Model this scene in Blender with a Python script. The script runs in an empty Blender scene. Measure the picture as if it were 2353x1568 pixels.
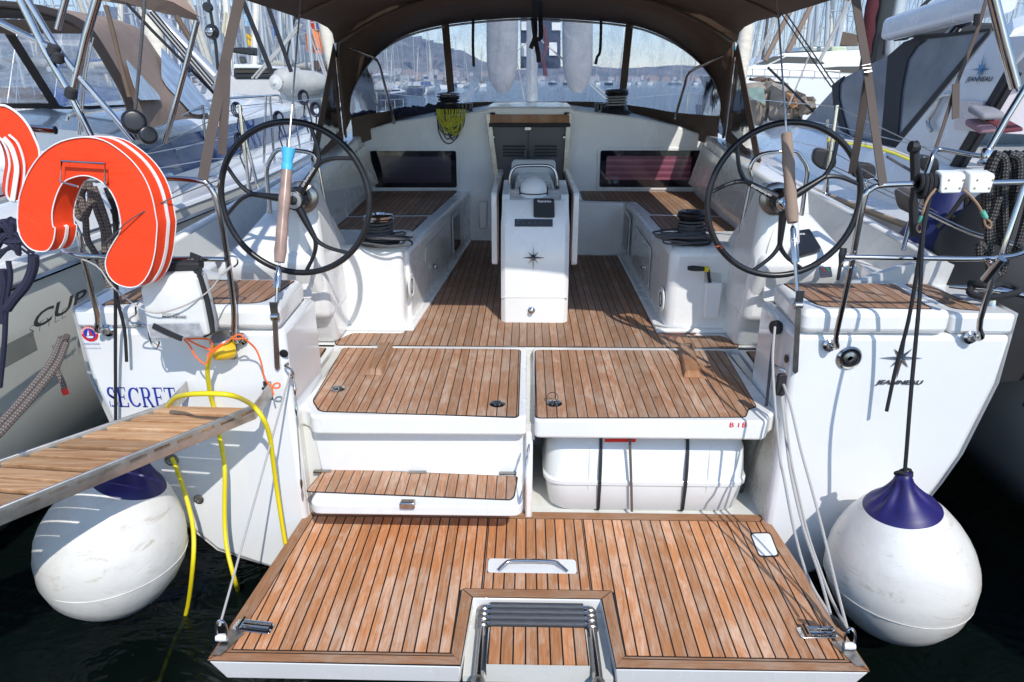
import bpy, bmesh, math, random
from math import sin, cos, pi, radians, sqrt, atan2, tan, floor
from mathutils import Vector, Matrix
random.seed(7)
V = Vector
SC = bpy.context.scene
COL = SC.collection
# ---------------------------------------------------------------- camera
CAM = V((-0.06, 0.0, 2.6)); PIT = radians(20.9); YAW = radians(1.2); FP = 1569.0
cd = bpy.data.cameras.new("camera"); cam = bpy.data.objects.new("camera", cd); COL.objects.link(cam)
cam.location = CAM; cam.rotation_euler = (radians(90) - PIT, 0, YAW)
cd.sensor_width = 36.0; cd.lens = FP / 2353.0 * 36.0; cd.clip_start = 0.05; cd.clip_end = 20000
SC.camera = cam
# ---------------------------------------------------------------- sky, sun, exposure
SUN = V((0.26, -0.66, 0.705)).normalized()          # towards the sun
world = bpy.data.worlds.new("World"); SC.world = world; world.use_nodes = True
nt = world.node_tree; nt.nodes.clear()
bg = nt.nodes.new("ShaderNodeBackground"); ow = nt.nodes.new("ShaderNodeOutputWorld")
sky = nt.nodes.new("ShaderNodeTexSky"); sky.sky_type = 'NISHITA'; sky.sun_disc = False
sky.sun_elevation = math.asin(SUN.z); sky.sun_rotation = atan2(SUN.x, SUN.y)
sky.air_density = 1.0; sky.dust_density = 0.1; sky.ozone_density = 3.0
bg.inputs[1].default_value = 0.15
tint = nt.nodes.new("ShaderNodeMix"); tint.data_type = 'RGBA'; tint.blend_type = 'MULTIPLY'; tint.inputs[0].default_value = 1.0; tint.inputs[7].default_value = (.975, .955, .95, 1)
nt.links.new(sky.outputs[0], tint.inputs[6]); nt.links.new(tint.outputs[2], bg.inputs[0]); nt.links.new(bg.outputs[0], ow.inputs[0])
sl = bpy.data.lights.new("sun", 'SUN'); sl.energy = 2.2; sl.angle = radians(0.53); sl.color = (1.0, 0.965, 0.91)
so = bpy.data.objects.new("sun", sl); COL.objects.link(so); so.rotation_euler = SUN.to_track_quat('Z', 'Y').to_euler()
so.location = (3, -3, 8)
SC.view_settings.view_transform = 'Standard'; SC.view_settings.look = 'None'
SC.view_settings.exposure = 0.78; SC.view_settings.gamma = 1.0
SC.cycles.max_bounces = 10; SC.cycles.transparent_max_bounces = 24; SC.cycles.caustics_reflective = False
SC.cycles.caustics_refractive = False; SC.cycles.sample_clamp_indirect = 6.0

# ---------------------------------------------------------------- measuring: a point of the photo on a plane of the place
CF = V((-sin(YAW) * cos(PIT), cos(YAW) * cos(PIT), -sin(PIT))); CR = V((cos(YAW), sin(YAW), 0)); CU = CR.cross(CF)
OR = {1: (0, 0), 2: (857, 0), 3: (1714, 0), 4: (0, 571), 5: (857, 571), 6: (1714, 571), 7: (0, 1142), 8: (857, 1142), 9: (1714, 1142)}
def K(n, a, b):
    if n == 0: return a, b
    if n == 10: return (1900 + a / 3.294) * .9002, (330 + b / 3.294) * .9002
    if n == 11: return (1740 + a / 4.706) * .9002, (b / 4.706) * .9002
    if n == 12: return (500 + a / 5.873) * .9002, (b / 5.873) * .9002
    if n == 13: return (540 + a / 3.92) * .9002, (280 + b / 3.92) * .9002
    if n == 14: return (a / 4.3556) * .9002, (380 + b / 4.3556) * .9002
    if n == 15: return (1700 + a / 5.227) * .9002, (440 + b / 5.227) * .9002
    if n == 16: return (a / 4.3556) * .9002, (b / 4.3556) * .9002
    if n == 17: return (2150 + a / 5.071) * .9002, (b / 5.071) * .9002
    if n == 18: return (a / 2.8) * .9002, (560 + b / 2.8) * .9002
    if n == 19: return (2350 + a / 2.958) * .9002, (640 + b / 2.958) * .9002
    o = OR[n]; return (o[0] + a / 2.6133) * .9002, (o[1] + b / 2.6133) * .9002
def P(n, a, b, x=None, y=None, z=None):
    px, py = K(n, a, b)
    d = CF + CR * ((px - 1176.5) / FP) - CU * ((py - 784) / FP)
    if x is not None: t = (x - CAM.x) / d.x
    elif y is not None: t = (y - CAM.y) / d.y
    else: t = (z - CAM.z) / d.z
    return CAM + d * t
def PS(n, pts, **k): return [P(n, a, b, **k) for a, b in pts]

def PP(n, a, b, o, nrm):
    px, py = K(n, a, b); d = CF + CR * ((px - 1176.5) / FP) - CU * ((py - 784) / FP); return CAM + d * ((V(o) - CAM).dot(V(nrm)) / d.dot(V(nrm)))
def pyat(A, Bq, py):       # where along the line A-B the photo row py lies
    lo, hi = 0.0, 1.0
    for _ in range(30):
        m_ = (lo + hi) / 2; q = V(A).lerp(V(Bq), m_) - CAM; y_ = 784 - FP * q.dot(CU) / q.dot(CF)
        if y_ > py: lo = m_
        else: hi = m_
    return lo
# ---------------------------------------------------------------- mesh helpers
def crv(pts, n=6, closed=False):
    pts = [V(p) for p in pts]; L = len(pts); out = []
    rng = range(L) if closed else range(L - 1)
    for i in rng:
        p1 = pts[i]; p2 = pts[(i + 1) % L]
        p0 = pts[i - 1] if (i > 0 or closed) else p1 * 2 - p2
        p3 = pts[(i + 2) % L] if (i + 2 < L or closed) else p2 * 2 - p1
        for k in range(n):
            t = k / n
            out.append(0.5 * ((2 * p1) + (p2 - p0) * t + (2 * p0 - 5 * p1 + 4 * p2 - p3) * t * t + (3 * p1 - p0 - 3 * p2 + p3) * t ** 3))
    if not closed: out.append(pts[-1])
    return out
def rnd(pts, r, n=4):
    pts = [V(p) for p in pts]; L = len(pts); out = []
    for i in range(L):
        p = pts[i]; a = pts[i - 1] - p; b = pts[(i + 1) % L] - p
        ri = r[i] if isinstance(r, (list, tuple)) else r
        d = min(ri, a.length * .45, b.length * .45)
        if d < 1e-4: out.append(p); continue
        s = p + a.normalized() * d; e = p + b.normalized() * d
        for k in range(n + 1):
            t = k / n; out.append(s * (1 - t) ** 2 + p * 2 * t * (1 - t) + e * t * t)
    return out
class MB:
    def __init__(s): s.bm = bmesh.new(); s.uv = s.bm.loops.layers.uv.new("UVMap"); s.mi = 0
    def _f(s, vs, uvs=None):
        try: f = s.bm.faces.new(vs)
        except ValueError: return None
        f.material_index = s.mi
        if uvs:
            for l, u in zip(f.loops, uvs): l[s.uv].uv = u
        return f
    def poly(s, pts): return s._f([s.bm.verts.new(p) for p in pts])
    def prism(s, pts, vec):
        vec = V(vec); a = [s.bm.verts.new(p) for p in pts]; b = [s.bm.verts.new(V(p) + vec) for p in pts]
        s._f(a); s._f(b[::-1]); n = len(a)
        for i in range(n): s._f([a[i - 1], a[i], b[i], b[i - 1]])
        return s
    def box(s, lo, hi):
        (x0, y0, z0), (x1, y1, z1) = lo, hi
        return s.prism([(x0, y0, z0), (x1, y0, z0), (x1, y1, z0), (x0, y1, z0)], (0, 0, z1 - z0))
    def obox(s, c, ax, ay, az):          # centre and three half vectors
        c = V(c); ax = V(ax); ay = V(ay); az = V(az)
        return s.prism([c - ax - ay - az, c + ax - ay - az, c + ax + ay - az, c - ax + ay - az], az * 2)
    def grid(s, rows, closeu=False, closev=False, flip=False):
        vv = [[s.bm.verts.new(p) for p in r] for r in rows]; R = len(vv); C = len(vv[0])
        for i in range(R if closev else R - 1):
            for j in range(C if closeu else C - 1):
                a, b, c, d = vv[i][j], vv[i][(j + 1) % C], vv[(i + 1) % R][(j + 1) % C], vv[(i + 1) % R][j]
                uv = [(j / (C - 1), i / max(1, R - 1)), ((j + 1) / (C - 1), i / max(1, R - 1)), ((j + 1) / (C - 1), (i + 1) / max(1, R - 1)), (j / (C - 1), (i + 1) / max(1, R - 1))]
                if flip: s._f([d, c, b, a], uv[::-1])
                else: s._f([a, b, c, d], uv)
        return vv
    def loft(s, rings, caps=True):
        vv = s.grid(rings, closeu=True)
        if caps: s._f(vv[0][::-1]); s._f(vv[-1])
        return s
    def tube(s, pts, r, seg=8, sm=0, closed=False, caps=True, flat=None):
        pts = [V(p) for p in pts]
        q = []
        for p in pts:
            if not q or (p - q[-1]).length > 1e-5: q.append(p)
        pts = q
        rr = r if isinstance(r, (list, tuple)) else None
        if sm:
            if rr:
                cp = [V((p.x, p.y, p.z, )) for p in pts]; n0 = len(rr)
                pts = crv(pts, sm, closed); rr = [rr[min(int(i / sm), n0 - 1)] * (1 - (i % sm) / sm) + rr[min(int(i / sm) + 1, n0 - 1)] * ((i % sm) / sm) for i in range(len(pts))]
            else: pts = crv(pts, sm, closed)
        L = len(pts); 
        if L < 2: return s
        up = None; rings = []; acc = 0; us = []
        for i in range(L):
            if closed: t = pts[(i + 1) % L] - pts[i - 1]
            else: t = pts[min(i + 1, L - 1)] - pts[max(i - 1, 0)]
            if t.length < 1e-9: t = V((0, 0, 1))
            t.normalize()
            if up is None:
                up = V((0, 0, 1)) if abs(t.z) < .9 else V((0, 1, 0))
            x = t.cross(up)
            if x.length < 1e-6: x = t.cross(V((1, .2, 0)))
            x.normalize(); up = x.cross(t).normalized()
            ri = rr[i] if rr else r
            a, b = (ri, ri) if flat is None else (ri, ri * flat)
            rings.append([pts[i] + x * cos(2 * pi * k / seg) * a + up * sin(2 * pi * k / seg) * b for k in range(seg)])
            if i: acc += (pts[i] - pts[i - 1]).length
            us.append(acc)
        vv = [[s.bm.verts.new(p) for p in g] for g in rings]
        for i in range(L if closed else L - 1):
            i2 = (i + 1) % L; u0 = us[i]; u1 = us[i2] if i2 else us[i] + (pts[0] - pts[-1]).length
            for k in range(seg):
                k2 = (k + 1) % seg
                s._f([vv[i][k], vv[i][k2], vv[i2][k2], vv[i2][k]], [(u0, k / seg), (u0, (k + 1) / seg), (u1, (k + 1) / seg), (u1, k / seg)])
        if caps and not closed: s._f(vv[0][::-1]); s._f(vv[-1])
        return s
    def lathe(s, prof, o, ax=(0, 0, 1), seg=24, caps=True):
        o = V(o); ax = V(ax).normalized(); x = ax.orthogonal().normalized(); y = ax.cross(x)
        vv = [[s.bm.verts.new(o + ax * h + (x * cos(2 * pi * k / seg) + y * sin(2 * pi * k / seg)) * max(r, 1e-4)) for k in range(seg)] for r, h in prof]
        for i in range(len(vv) - 1):
            for k in range(seg):
                k2 = (k + 1) % seg; s._f([vv[i][k], vv[i][k2], vv[i + 1][k2], vv[i + 1][k]])
        if caps: s._f(vv[0][::-1]); s._f(vv[-1])
        return s
    def ribbon(s, pts, w, side, th=0.002):
        side = V(side).normalized(); pts = [V(p) for p in pts]
        ring = []
        for i, p in enumerate(pts):
            t = (pts[min(i + 1, len(pts) - 1)] - pts[max(i - 1, 0)]).normalized()
            sd = (side - t * side.dot(t)).normalized(); n = t.cross(sd).normalized()
            ring.append([p - sd * w / 2 - n * th, p + sd * w / 2 - n * th, p + sd * w / 2 + n * th, p - sd * w / 2 + n * th])
        return s.loft(ring)
def link(name, me, parent=None):
    o = bpy.data.objects.new(name, me); COL.objects.link(o)
    if parent is not None:
        o.parent = parent; w = V((0, 0, 0)); p = parent
        while p is not None: w += p.location; p = p.parent
        o.location = -w
    return o
def B(name, mb, mats, parent=None, smooth=40, bevel=0, seg=2, base=False):
    bmesh.ops.recalc_face_normals(mb.bm, faces=mb.bm.faces[:])
    me = bpy.data.meshes.new(name); mb.bm.to_mesh(me); mb.bm.free()
    for m in (mats if isinstance(mats, (list, tuple)) else [mats]): me.materials.append(m)
    o = link(name, me, parent)
    if smooth:
        for p in me.polygons: p.use_smooth = True
        try: me.set_sharp_from_angle(angle=radians(smooth))
        except Exception: pass
    if bevel:
        b = o.modifiers.new("bevel", 'BEVEL'); b.width = bevel; b.segments = seg; b.limit_method = 'ANGLE'; b.angle_limit = radians(35)
        b.harden_normals = False
        for p in me.polygons: p.use_smooth = True
        try: me.set_sharp_from_angle(angle=radians(80))
        except Exception: pass
    if parent is None and base:
        vs = [v.co.copy() for v in me.vertices]
        c = V(((min(v.x for v in vs) + max(v.x for v in vs)) / 2, (min(v.y for v in vs) + max(v.y for v in vs)) / 2, min(v.z for v in vs)))
        me.transform(Matrix.Translation(-c)); o.location = c
    return o
def tag(o, label=None, cat=None, group=None, kind=None):
    if label: o['label'] = label
    if cat: o['category'] = cat
    if group: o['group'] = group
    if kind: o['kind'] = kind
    return o
def thing(name, label, cat, loc=(0, 0, 0), group=None):
    o = bpy.data.objects.new(name, None); COL.objects.link(o); o.location = loc; o.empty_display_size = .1
    return tag(o, label, cat, group)
def single(name, mb, mats, label, cat, group=None, **k):
    return tag(B(name, mb, mats, None, base=True, **k), label, cat, group)
def struct(name, mb, mats, **k): return tag(B(name, mb, mats, None, **k), kind='structure')
def textmesh(mb, body, origin, right, up, size, shear=0, bold=0, align='LEFT', depth=0.0015, sx=1.0):
    c = bpy.data.curves.new("t", 'FONT'); c.body = body; c.size = size; c.shear = shear; c.offset = bold; c.extrude = 0; c.align_x = align; c.resolution_u = 3
    o = bpy.data.objects.new("t", c); COL.objects.link(o)
    bpy.context.view_layer.update()
    dg = bpy.context.evaluated_depsgraph_get(); ev = o.evaluated_get(dg); me = ev.to_mesh()
    right = V(right).normalized(); up = V(up); up = (up - right * up.dot(right)).normalized(); n = right.cross(up); origin = V(origin)
    vs = [mb.bm.verts.new(origin + right * v.co.x * sx + up * v.co.y + n * depth) for v in me.vertices]
    for p in me.polygons: mb._f([vs[i] for i in p.vertices])
    ev.to_mesh_clear(); COL.objects.unlink(o); bpy.data.objects.remove(o); bpy.data.curves.remove(c)
    return mb

# ---------------------------------------------------------------- materials
class NM:
    def __init__(s, name):
        s.m = bpy.data.materials.new(name); s.m.use_nodes = True; s.t = s.m.node_tree; s.n = s.t.nodes; s.l = s.t.links
        s.p = s.n["Principled BSDF"]; s.out = s.n["Material Output"]
    def node(s, t, **k):
        n = s.n.new(t)
        for a, b in k.items(): setattr(n, a, b)
        return n
    def set(s, **k):
        for a, b in k.items(): s.p.inputs[a.replace('_', ' ')].default_value = b
        return s
    def link(s, a, b): s.l.new(a, b)
    def coord(s, scale=(1, 1, 1), kind='Object', rot=(0, 0, 0)):
        tc = s.node("ShaderNodeTexCoord"); mp = s.node("ShaderNodeMapping"); mp.inputs['Scale'].default_value = scale; mp.inputs['Rotation'].default_value = rot
        s.link(tc.outputs[kind], mp.inputs[0]); return mp.outputs[0]
    def noise(s, vec, scale=5, detail=4, rough=.5, dist=0):
        n = s.node("ShaderNodeTexNoise"); n.inputs['Scale'].default_value = scale; n.inputs['Detail'].default_value = detail
        n.inputs['Roughness'].default_value = rough; n.inputs['Distortion'].default_value = dist
        if vec is not None: s.link(vec, n.inputs['Vector'])
        return n.outputs['Fac']
    def math(s, op, a, b=None, c=None, clamp=False):
        n = s.node("ShaderNodeMath", operation=op); n.use_clamp = clamp
        for i, v in enumerate((a, b, c)):
            if v is None: continue
            if isinstance(v, (int, float)): n.inputs[i].default_value = v
            else: s.link(v, n.inputs[i])
        return n.outputs[0]
    def ramp(s, fac, stops):
        n = s.node("ShaderNodeValToRGB"); cr = n.color_ramp
        while len(cr.elements) < len(stops): cr.elements.new(.5)
        for e, (p, c) in zip(cr.elements, stops):
            e.position = p; e.color = (*c, 1) if not isinstance(c, (int, float)) else (c, c, c, 1)
        s.link(fac, n.inputs[0]); return n.outputs[0]
    def mix(s, f, a, b, mode='MIX'):
        n = s.node("ShaderNodeMix", data_type='RGBA', blend_type=mode)
        for sock, v in ((n.inputs[0], f), (n.inputs[6], a), (n.inputs[7], b)):
            if isinstance(v, (int, float)): sock.default_value = v
            elif isinstance(v, tuple): sock.default_value = (*v, 1)
            else: s.link(v, sock)
        return n.outputs[2]
    def bump(s, h, strength=.3, dist=.01):
        n = s.node("ShaderNodeBump"); n.inputs['Strength'].default_value = strength; n.inputs['Distance'].default_value = dist
        s.link(h, n.inputs['Height']); s.link(n.outputs[0], s.p.inputs['Normal']); return n
def simple(name, col, rough=.5, metal=0, var=.12, nscale=6, bump=0, bscale=40, coat=0, spec=.5, sc=(1, 1, 1)):
    m = NM(name); m.set(Roughness=rough, Metallic=metal, Coat_Weight=coat); m.p.inputs['Specular IOR Level'].default_value = spec
    co = m.coord(sc)
    if var:
        n = m.noise(co, nscale, 5, .6)
        a = tuple(c * (1 - var) for c in col); b = tuple(min(1, c * (1 + var)) for c in col)
        m.link(m.ramp(n, [(.3, a), (.7, b)]), m.p.inputs['Base Color'])
        m.link(m.math('MULTIPLY_ADD', n, .25 * rough, rough * .87), m.p.inputs['Roughness'])
    else: m.p.inputs['Base Color'].default_value = (*col, 1)
    if bump: m.bump(m.noise(co, bscale, 4, .6), bump, .01)
    return m.m
def gel(name, col, dirt=.06, rough=.22):
    m = NM(name); m.set(Roughness=rough, Coat_Weight=.55, Coat_Roughness=.05)
    co = m.coord(); n = m.noise(co, 2.2, 6, .65); n2 = m.noise(m.coord((6, 6, 1.2)), 3, 5, .7)
    d = tuple(c * (1 - dirt * 2.5) * k for c, k in zip(col, (1, .97, .88)))
    c1 = m.mix(m.ramp(n, [(.35, 1.0), (.62, 0.0)]), col, tuple(c * (1 - dirt) for c in col))
    c2 = m.mix(m.ramp(n2, [(.56, 0.0), (.8, .5)]), c1, d)
    m.link(c2, m.p.inputs['Base Color']); m.link(m.math('MULTIPLY_ADD', n, .25, rough - .08), m.p.inputs['Roughness'])
    m.bump(m.noise(co, 14, 2, .5), .04, .01)
    return m.m
def teak(name, w=.05, axis=0, caulk=.0048, off=0., c1=(.30, .135, .062), c2=(.43, .235, .13), grey=(.46, .36, .27), wear=.5, red=(.27, .10, .042)):
    m = NM(name); m.p.inputs['Specular IOR Level'].default_value = .25
    tc = m.node("ShaderNodeTexCoord"); sp = m.node("ShaderNodeSeparateXYZ"); m.link(tc.outputs['Object'], sp.inputs[0])
    x = sp.outputs[axis]; a = m.math('MULTIPLY_ADD', x, 1 / w, off + 100); fr = m.math('FRACT', a); fl = m.math('FLOOR', a)
    d = m.math('ABSOLUTE', m.math('SUBTRACT', fr, .5)); ck = m.math('GREATER_THAN', d, .5 - caulk / w / 2)
    wn = m.node("ShaderNodeTexWhiteNoise", noise_dimensions='1D'); m.link(fl, wn.inputs['W']); pl = wn.outputs['Value']
    cmb = m.node("ShaderNodeCombineXYZ"); m.link(sp.outputs[0], cmb.inputs[0]); m.link(sp.outputs[1], cmb.inputs[1]); m.link(m.math('MULTIPLY', fl, 3.7), cmb.inputs[2])
    mp = m.node("ShaderNodeMapping"); mp.inputs['Scale'].default_value = (45, 2.2, 1) if axis == 0 else (2.2, 45, 1); m.link(cmb.outputs[0], mp.inputs[0])
    g = m.noise(mp.outputs[0], 2.0, 8, .72, .4)
    mp2 = m.node("ShaderNodeMapping"); mp2.inputs['Scale'].default_value = (260, 9, 1) if axis == 0 else (9, 260, 1); m.link(cmb.outputs[0], mp2.inputs[0])
    fine = m.noise(mp2.outputs[0], 1.0, 3, .6)
    big = m.noise(m.coord((1, 1, 1)), 2.6, 5, .62, .8)
    mp3 = m.node("ShaderNodeMapping"); mp3.inputs['Scale'].default_value = (5, 1.5, 1) if axis == 0 else (1.5, 5, 1); m.link(cmb.outputs[0], mp3.inputs[0])
    mid = m.noise(mp3.outputs[0], 3.0, 7, .7, 1.0)
    base = m.mix(m.ramp(g, [(.3, 0.), (.7, 1.)]), c1, c2)
    base = m.mix(m.math('MULTIPLY', pl, .9), base, m.mix(m.ramp(g, [(.2, 0.), (.8, 1.)]), red, c2))
    base = m.mix(m.math('MULTIPLY', m.ramp(m.math('ADD', m.math('MULTIPLY', mid, .6), m.math('MULTIPLY', big, .4)), [(.46, 0.), (.60, 1.)]), wear), base, grey)
    base = m.mix(m.ramp(fine, [(.35, .35), (.6, 0.)]), base, tuple(c * .45 for c in c1))
    spot = m.noise(m.coord((1, 1, 1)), 11, 3, .5); base = m.mix(m.ramp(spot, [(.68, 0.), (.76, .35)]), base, (.09, .06, .05))
    vv = m.node("ShaderNodeHueSaturation"); m.link(m.math('MULTIPLY_ADD', pl, .42, .76), vv.inputs['Value']); m.link(base, vv.inputs['Color']); base = vv.outputs[0]
    base = m.mix(ck, base, (.012, .011, .012))
    m.link(base, m.p.inputs['Base Color'])
    m.link(m.math('MULTIPLY_ADD', mid, .35, .42), m.p.inputs['Roughness'])
    h = m.math('SUBTRACT', m.math('MULTIPLY', fine, .25), m.math('MULTIPLY', ck, 1.0)); m.bump(h, .35, .004)
    return m.m
def glassy(name, haze=.12, hcol=(.75, .8, .85), tint=(.93, .95, .97), wav=.5, streak=(3, 3, 1)):
    m = NM(name); m.n.remove(m.p)
    tr = m.node("ShaderNodeBsdfTransparent"); tr.inputs[0].default_value = (*tint, 1)
    gl = m.node("ShaderNodeBsdfGlossy"); gl.inputs['Roughness'].default_value = .06; gl.inputs[0].default_value = (.9, .9, .9, 1)
    df = m.node("ShaderNodeBsdfDiffuse"); df.inputs[0].default_value = (*hcol, 1)
    tl = m.node("ShaderNodeBsdfTranslucent"); tl.inputs[0].default_value = (*hcol, 1)
    n = m.noise(m.coord(streak), 2.0, 6, .65, 1.2); n2 = m.noise(m.coord((14, 14, 1.5)), 3, 4, .7, .5)
    bp = m.node("ShaderNodeBump"); bp.inputs['Strength'].default_value = wav; bp.inputs['Distance'].default_value = .05
    m.link(m.noise(m.coord((2.5, 2.5, 1.2)), 2.2, 2, .5, .6), bp.inputs['Height'])
    m.link(bp.outputs[0], gl.inputs['Normal'])
    fr = m.node("ShaderNodeFresnel"); fr.inputs[0].default_value = 1.22; m.link(bp.outputs[0], fr.inputs['Normal'])
    dd = m.node("ShaderNodeMixShader"); dd.inputs[0].default_value = .5; m.link(df.outputs[0], dd.inputs[1]); m.link(tl.outputs[0], dd.inputs[2])
    hz = m.math('ADD', m.math('MULTIPLY', m.ramp(n, [(.4, .25), (.75, 1.)]), haze), m.math('MULTIPLY', m.ramp(n2, [(.6, 0.), (.72, 1.)]), haze * .9), clamp=True)
    a = m.node("ShaderNodeMixShader"); m.link(hz, a.inputs[0]); m.link(tr.outputs[0], a.inputs[1]); m.link(dd.outputs[0], a.inputs[2])
    b = m.node("ShaderNodeMixShader"); m.link(fr.outputs[0], b.inputs[0]); m.link(a.outputs[0], b.inputs[1]); m.link(gl.outputs[0], b.inputs[2])
    m.link(b.outputs[0], m.out.inputs['Surface']); return m.m
def rope(name, c1, c2, lay=90, rough=.75):
    m = NM(name); m.set(Roughness=rough); tc = m.node("ShaderNodeTexCoord"); sp = m.node("ShaderNodeSeparateXYZ"); m.link(tc.outputs['UV'], sp.inputs[0])
    u = m.math('MULTIPLY', sp.outputs[0], lay); v = m.math('MULTIPLY', sp.outputs[1], 4)
    a = m.math('SINE', m.math('MULTIPLY', m.math('ADD', u, v), 2 * pi)); b = m.math('SINE', m.math('MULTIPLY', m.math('SUBTRACT', u, v), 2 * pi))
    k = m.math('MULTIPLY', a, b); m.link(m.mix(m.ramp(k, [(.45, 0.), (.6, 1.)]), c1, c2), m.p.inputs['Base Color'])
    m.bump(k, .5, .004); return m.m
def cloth(name, col, var=.1, rough=.85, wr=.35):
    m = NM(name); m.set(Roughness=rough); m.p.inputs['Specular IOR Level'].default_value = .2
    co = m.coord(); n = m.noise(co, 3, 5, .6); w = m.noise(m.coord((3, 3, 3)), 1.6, 3, .5, 1.5)
    m.link(m.ramp(n, [(.3, tuple(c * (1 - var) for c in col)), (.7, tuple(c * (1 + var) for c in col))]), m.p.inputs['Base Color'])
    h = m.math('ADD', m.math('MULTIPLY', w, 1.0), m.math('MULTIPLY', m.noise(co, 300, 2, .5), .03)); m.bump(h, wr, .03); return m.m
M = {}
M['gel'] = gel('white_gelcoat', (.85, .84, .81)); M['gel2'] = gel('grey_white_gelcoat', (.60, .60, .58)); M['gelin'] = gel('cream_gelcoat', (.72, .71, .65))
M['hull'] = gel('hull_paint', (.82, .82, .81), .02, .12)
M['teak'] = teak('weathered_teak', c1=(.41, .19, .09), c2=(.56, .32, .19), grey=(.62, .49, .38), wear=.6); M['teakp'] = teak('platform_teak', c1=(.50, .19, .068), c2=(.66, .33, .155), grey=(.78, .62, .48), wear=.5, red=(.48, .155, .048), caulk=.0066)
M['teakd'] = teak('brown_teak', c1=(.34, .17, .085), c2=(.48, .29, .18), grey=(.52, .42, .34), wear=.5)
M['teakm'] = teak('teak_margin', w=3.0, c1=(.36, .155, .068), c2=(.50, .27, .14), grey=(.56, .44, .33), off=.3)
M['teakx'] = teak('teak_crosswise', w=3.0, axis=1, c1=(.36, .155, .068), c2=(.50, .27, .14), grey=(.56, .44, .33), off=.3)
M['caulk'] = simple('black_caulk', (.012, .011, .012), .6, var=0)
M['steel'] = simple('polished_steel', (.50, .485, .47), .13, 1, var=.08, nscale=9)
M['steeld'] = simple('worn_steel', (.36, .34, .31), .34, 1, var=.25, nscale=14)
M['black'] = simple('black_plastic', (.012, .012, .014), .32); M['blackm'] = simple('matt_black', (.02, .02, .022), .7)
M['rubber'] = simple('grey_rubber', (.055, .06, .07), .55, var=.3, nscale=20, bump=.2, bscale=60, sc=(1, 8, 8))
M['grey'] = simple('dark_grey_panel', (.055, .06, .075), .3); M['white'] = simple('white_plastic', (.78, .78, .76), .35, var=.04)
M['canvas'] = cloth('brown_canvas', (.15, .108, .082))
def translucent(m, col, f):
    t = m.node_tree; p = t.nodes["Principled BSDF"]; tl = t.nodes.new("ShaderNodeBsdfTranslucent"); tl.inputs[0].default_value = (*col, 1); mx = t.nodes.new("ShaderNodeMixShader"); mx.inputs[0].default_value = f
    t.links.new(p.outputs[0], mx.inputs[1]); t.links.new(tl.outputs[0], mx.inputs[2]); t.links.new(mx.outputs[0], t.nodes["Material Output"].inputs['Surface']); return m
M['roofc'] = translucent(cloth('brown_roof_canvas', (.15, .108, .082)), (.26, .185, .14), .35); M['canvasl'] = cloth('taupe_canvas', (.30, .215, .165)); M['strap'] = cloth('brown_webbing', (.115, .09, .078), wr=.1)
M['vinyl'] = glassy('clear_vinyl', .46, (.80, .82, .86), wav=.08); M['glassdk'] = simple('dark_glass', (.006, .006, .010), .04, var=0, spec=.8)
M['orange'] = cloth('orange_fabric', (.86, .062, .016), .06, .55, .25); M['piping'] = simple('white_piping', (.82, .80, .76), .6)
M['yel'] = simple('yellow_hose', (.82, .66, .012), .35, var=.06); M['org'] = simple('orange_line', (.9, .16, .03), .6)
M['ropeg'] = rope('grey_rope', (.07, .07, .075), (.26, .26, .27), 60); M['ropek'] = rope('black_rope', (.012, .012, .014), (.03, .03, .032), 120)
M['ropew'] = rope('white_rope', (.45, .43, .40), (.62, .60, .56)); M['ropeb'] = rope('brown_braid', (.12, .095, .08), (.30, .255, .23), 34)
M['ropey'] = rope('yellow_rope', (.62, .58, .04), (.80, .78, .16)); M['ropen'] = rope('navy_rope', (.015, .016, .04), (.03, .03, .07))
M['wire'] = simple('steel_wire', (.55, .54, .52), .3, .9); M['fender'] = gel('fender_vinyl', (.78, .74, .66), .20, .38)
def stained():
    m = NM('stained_fender_vinyl'); m.set(Roughness=.36, Coat_Weight=.25, Coat_Roughness=.2); n = m.noise(m.coord(), 3, 6, .7, .6); n2 = m.noise(m.coord((1, 1, 3)), 4.5, 8, .75, 1.2); n3 = m.noise(m.coord((8, 8, 30)), 3, 4, .6, 2)
    c = m.mix(m.ramp(n, [(.4, 0.), (.7, 1.)]), (.80, .77, .70), (.66, .63, .57)); c = m.mix(m.ramp(n2, [(.56, 0.), (.72, .75)]), c, (.44, .35, .24)); c = m.mix(m.ramp(n3, [(.69, 0.), (.73, .6)]), c, (.30, .28, .25))
    m.link(c, m.p.inputs['Base Color']); m.bump(n, .08, .01); return m.m
M['fender'] = stained()
M['blue'] = simple('fender_blue', (.015, .010, .10), .45, var=.35, nscale=9); M['navy'] = simple('navy_blue_ink', (.02, .045, .36), .3, var=0)
M['tape'] = simple('blue_tape', (.07, .45, .75), .5); M['red'] = simple('red_ink', (.65, .02, .02), .4, var=0)
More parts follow.
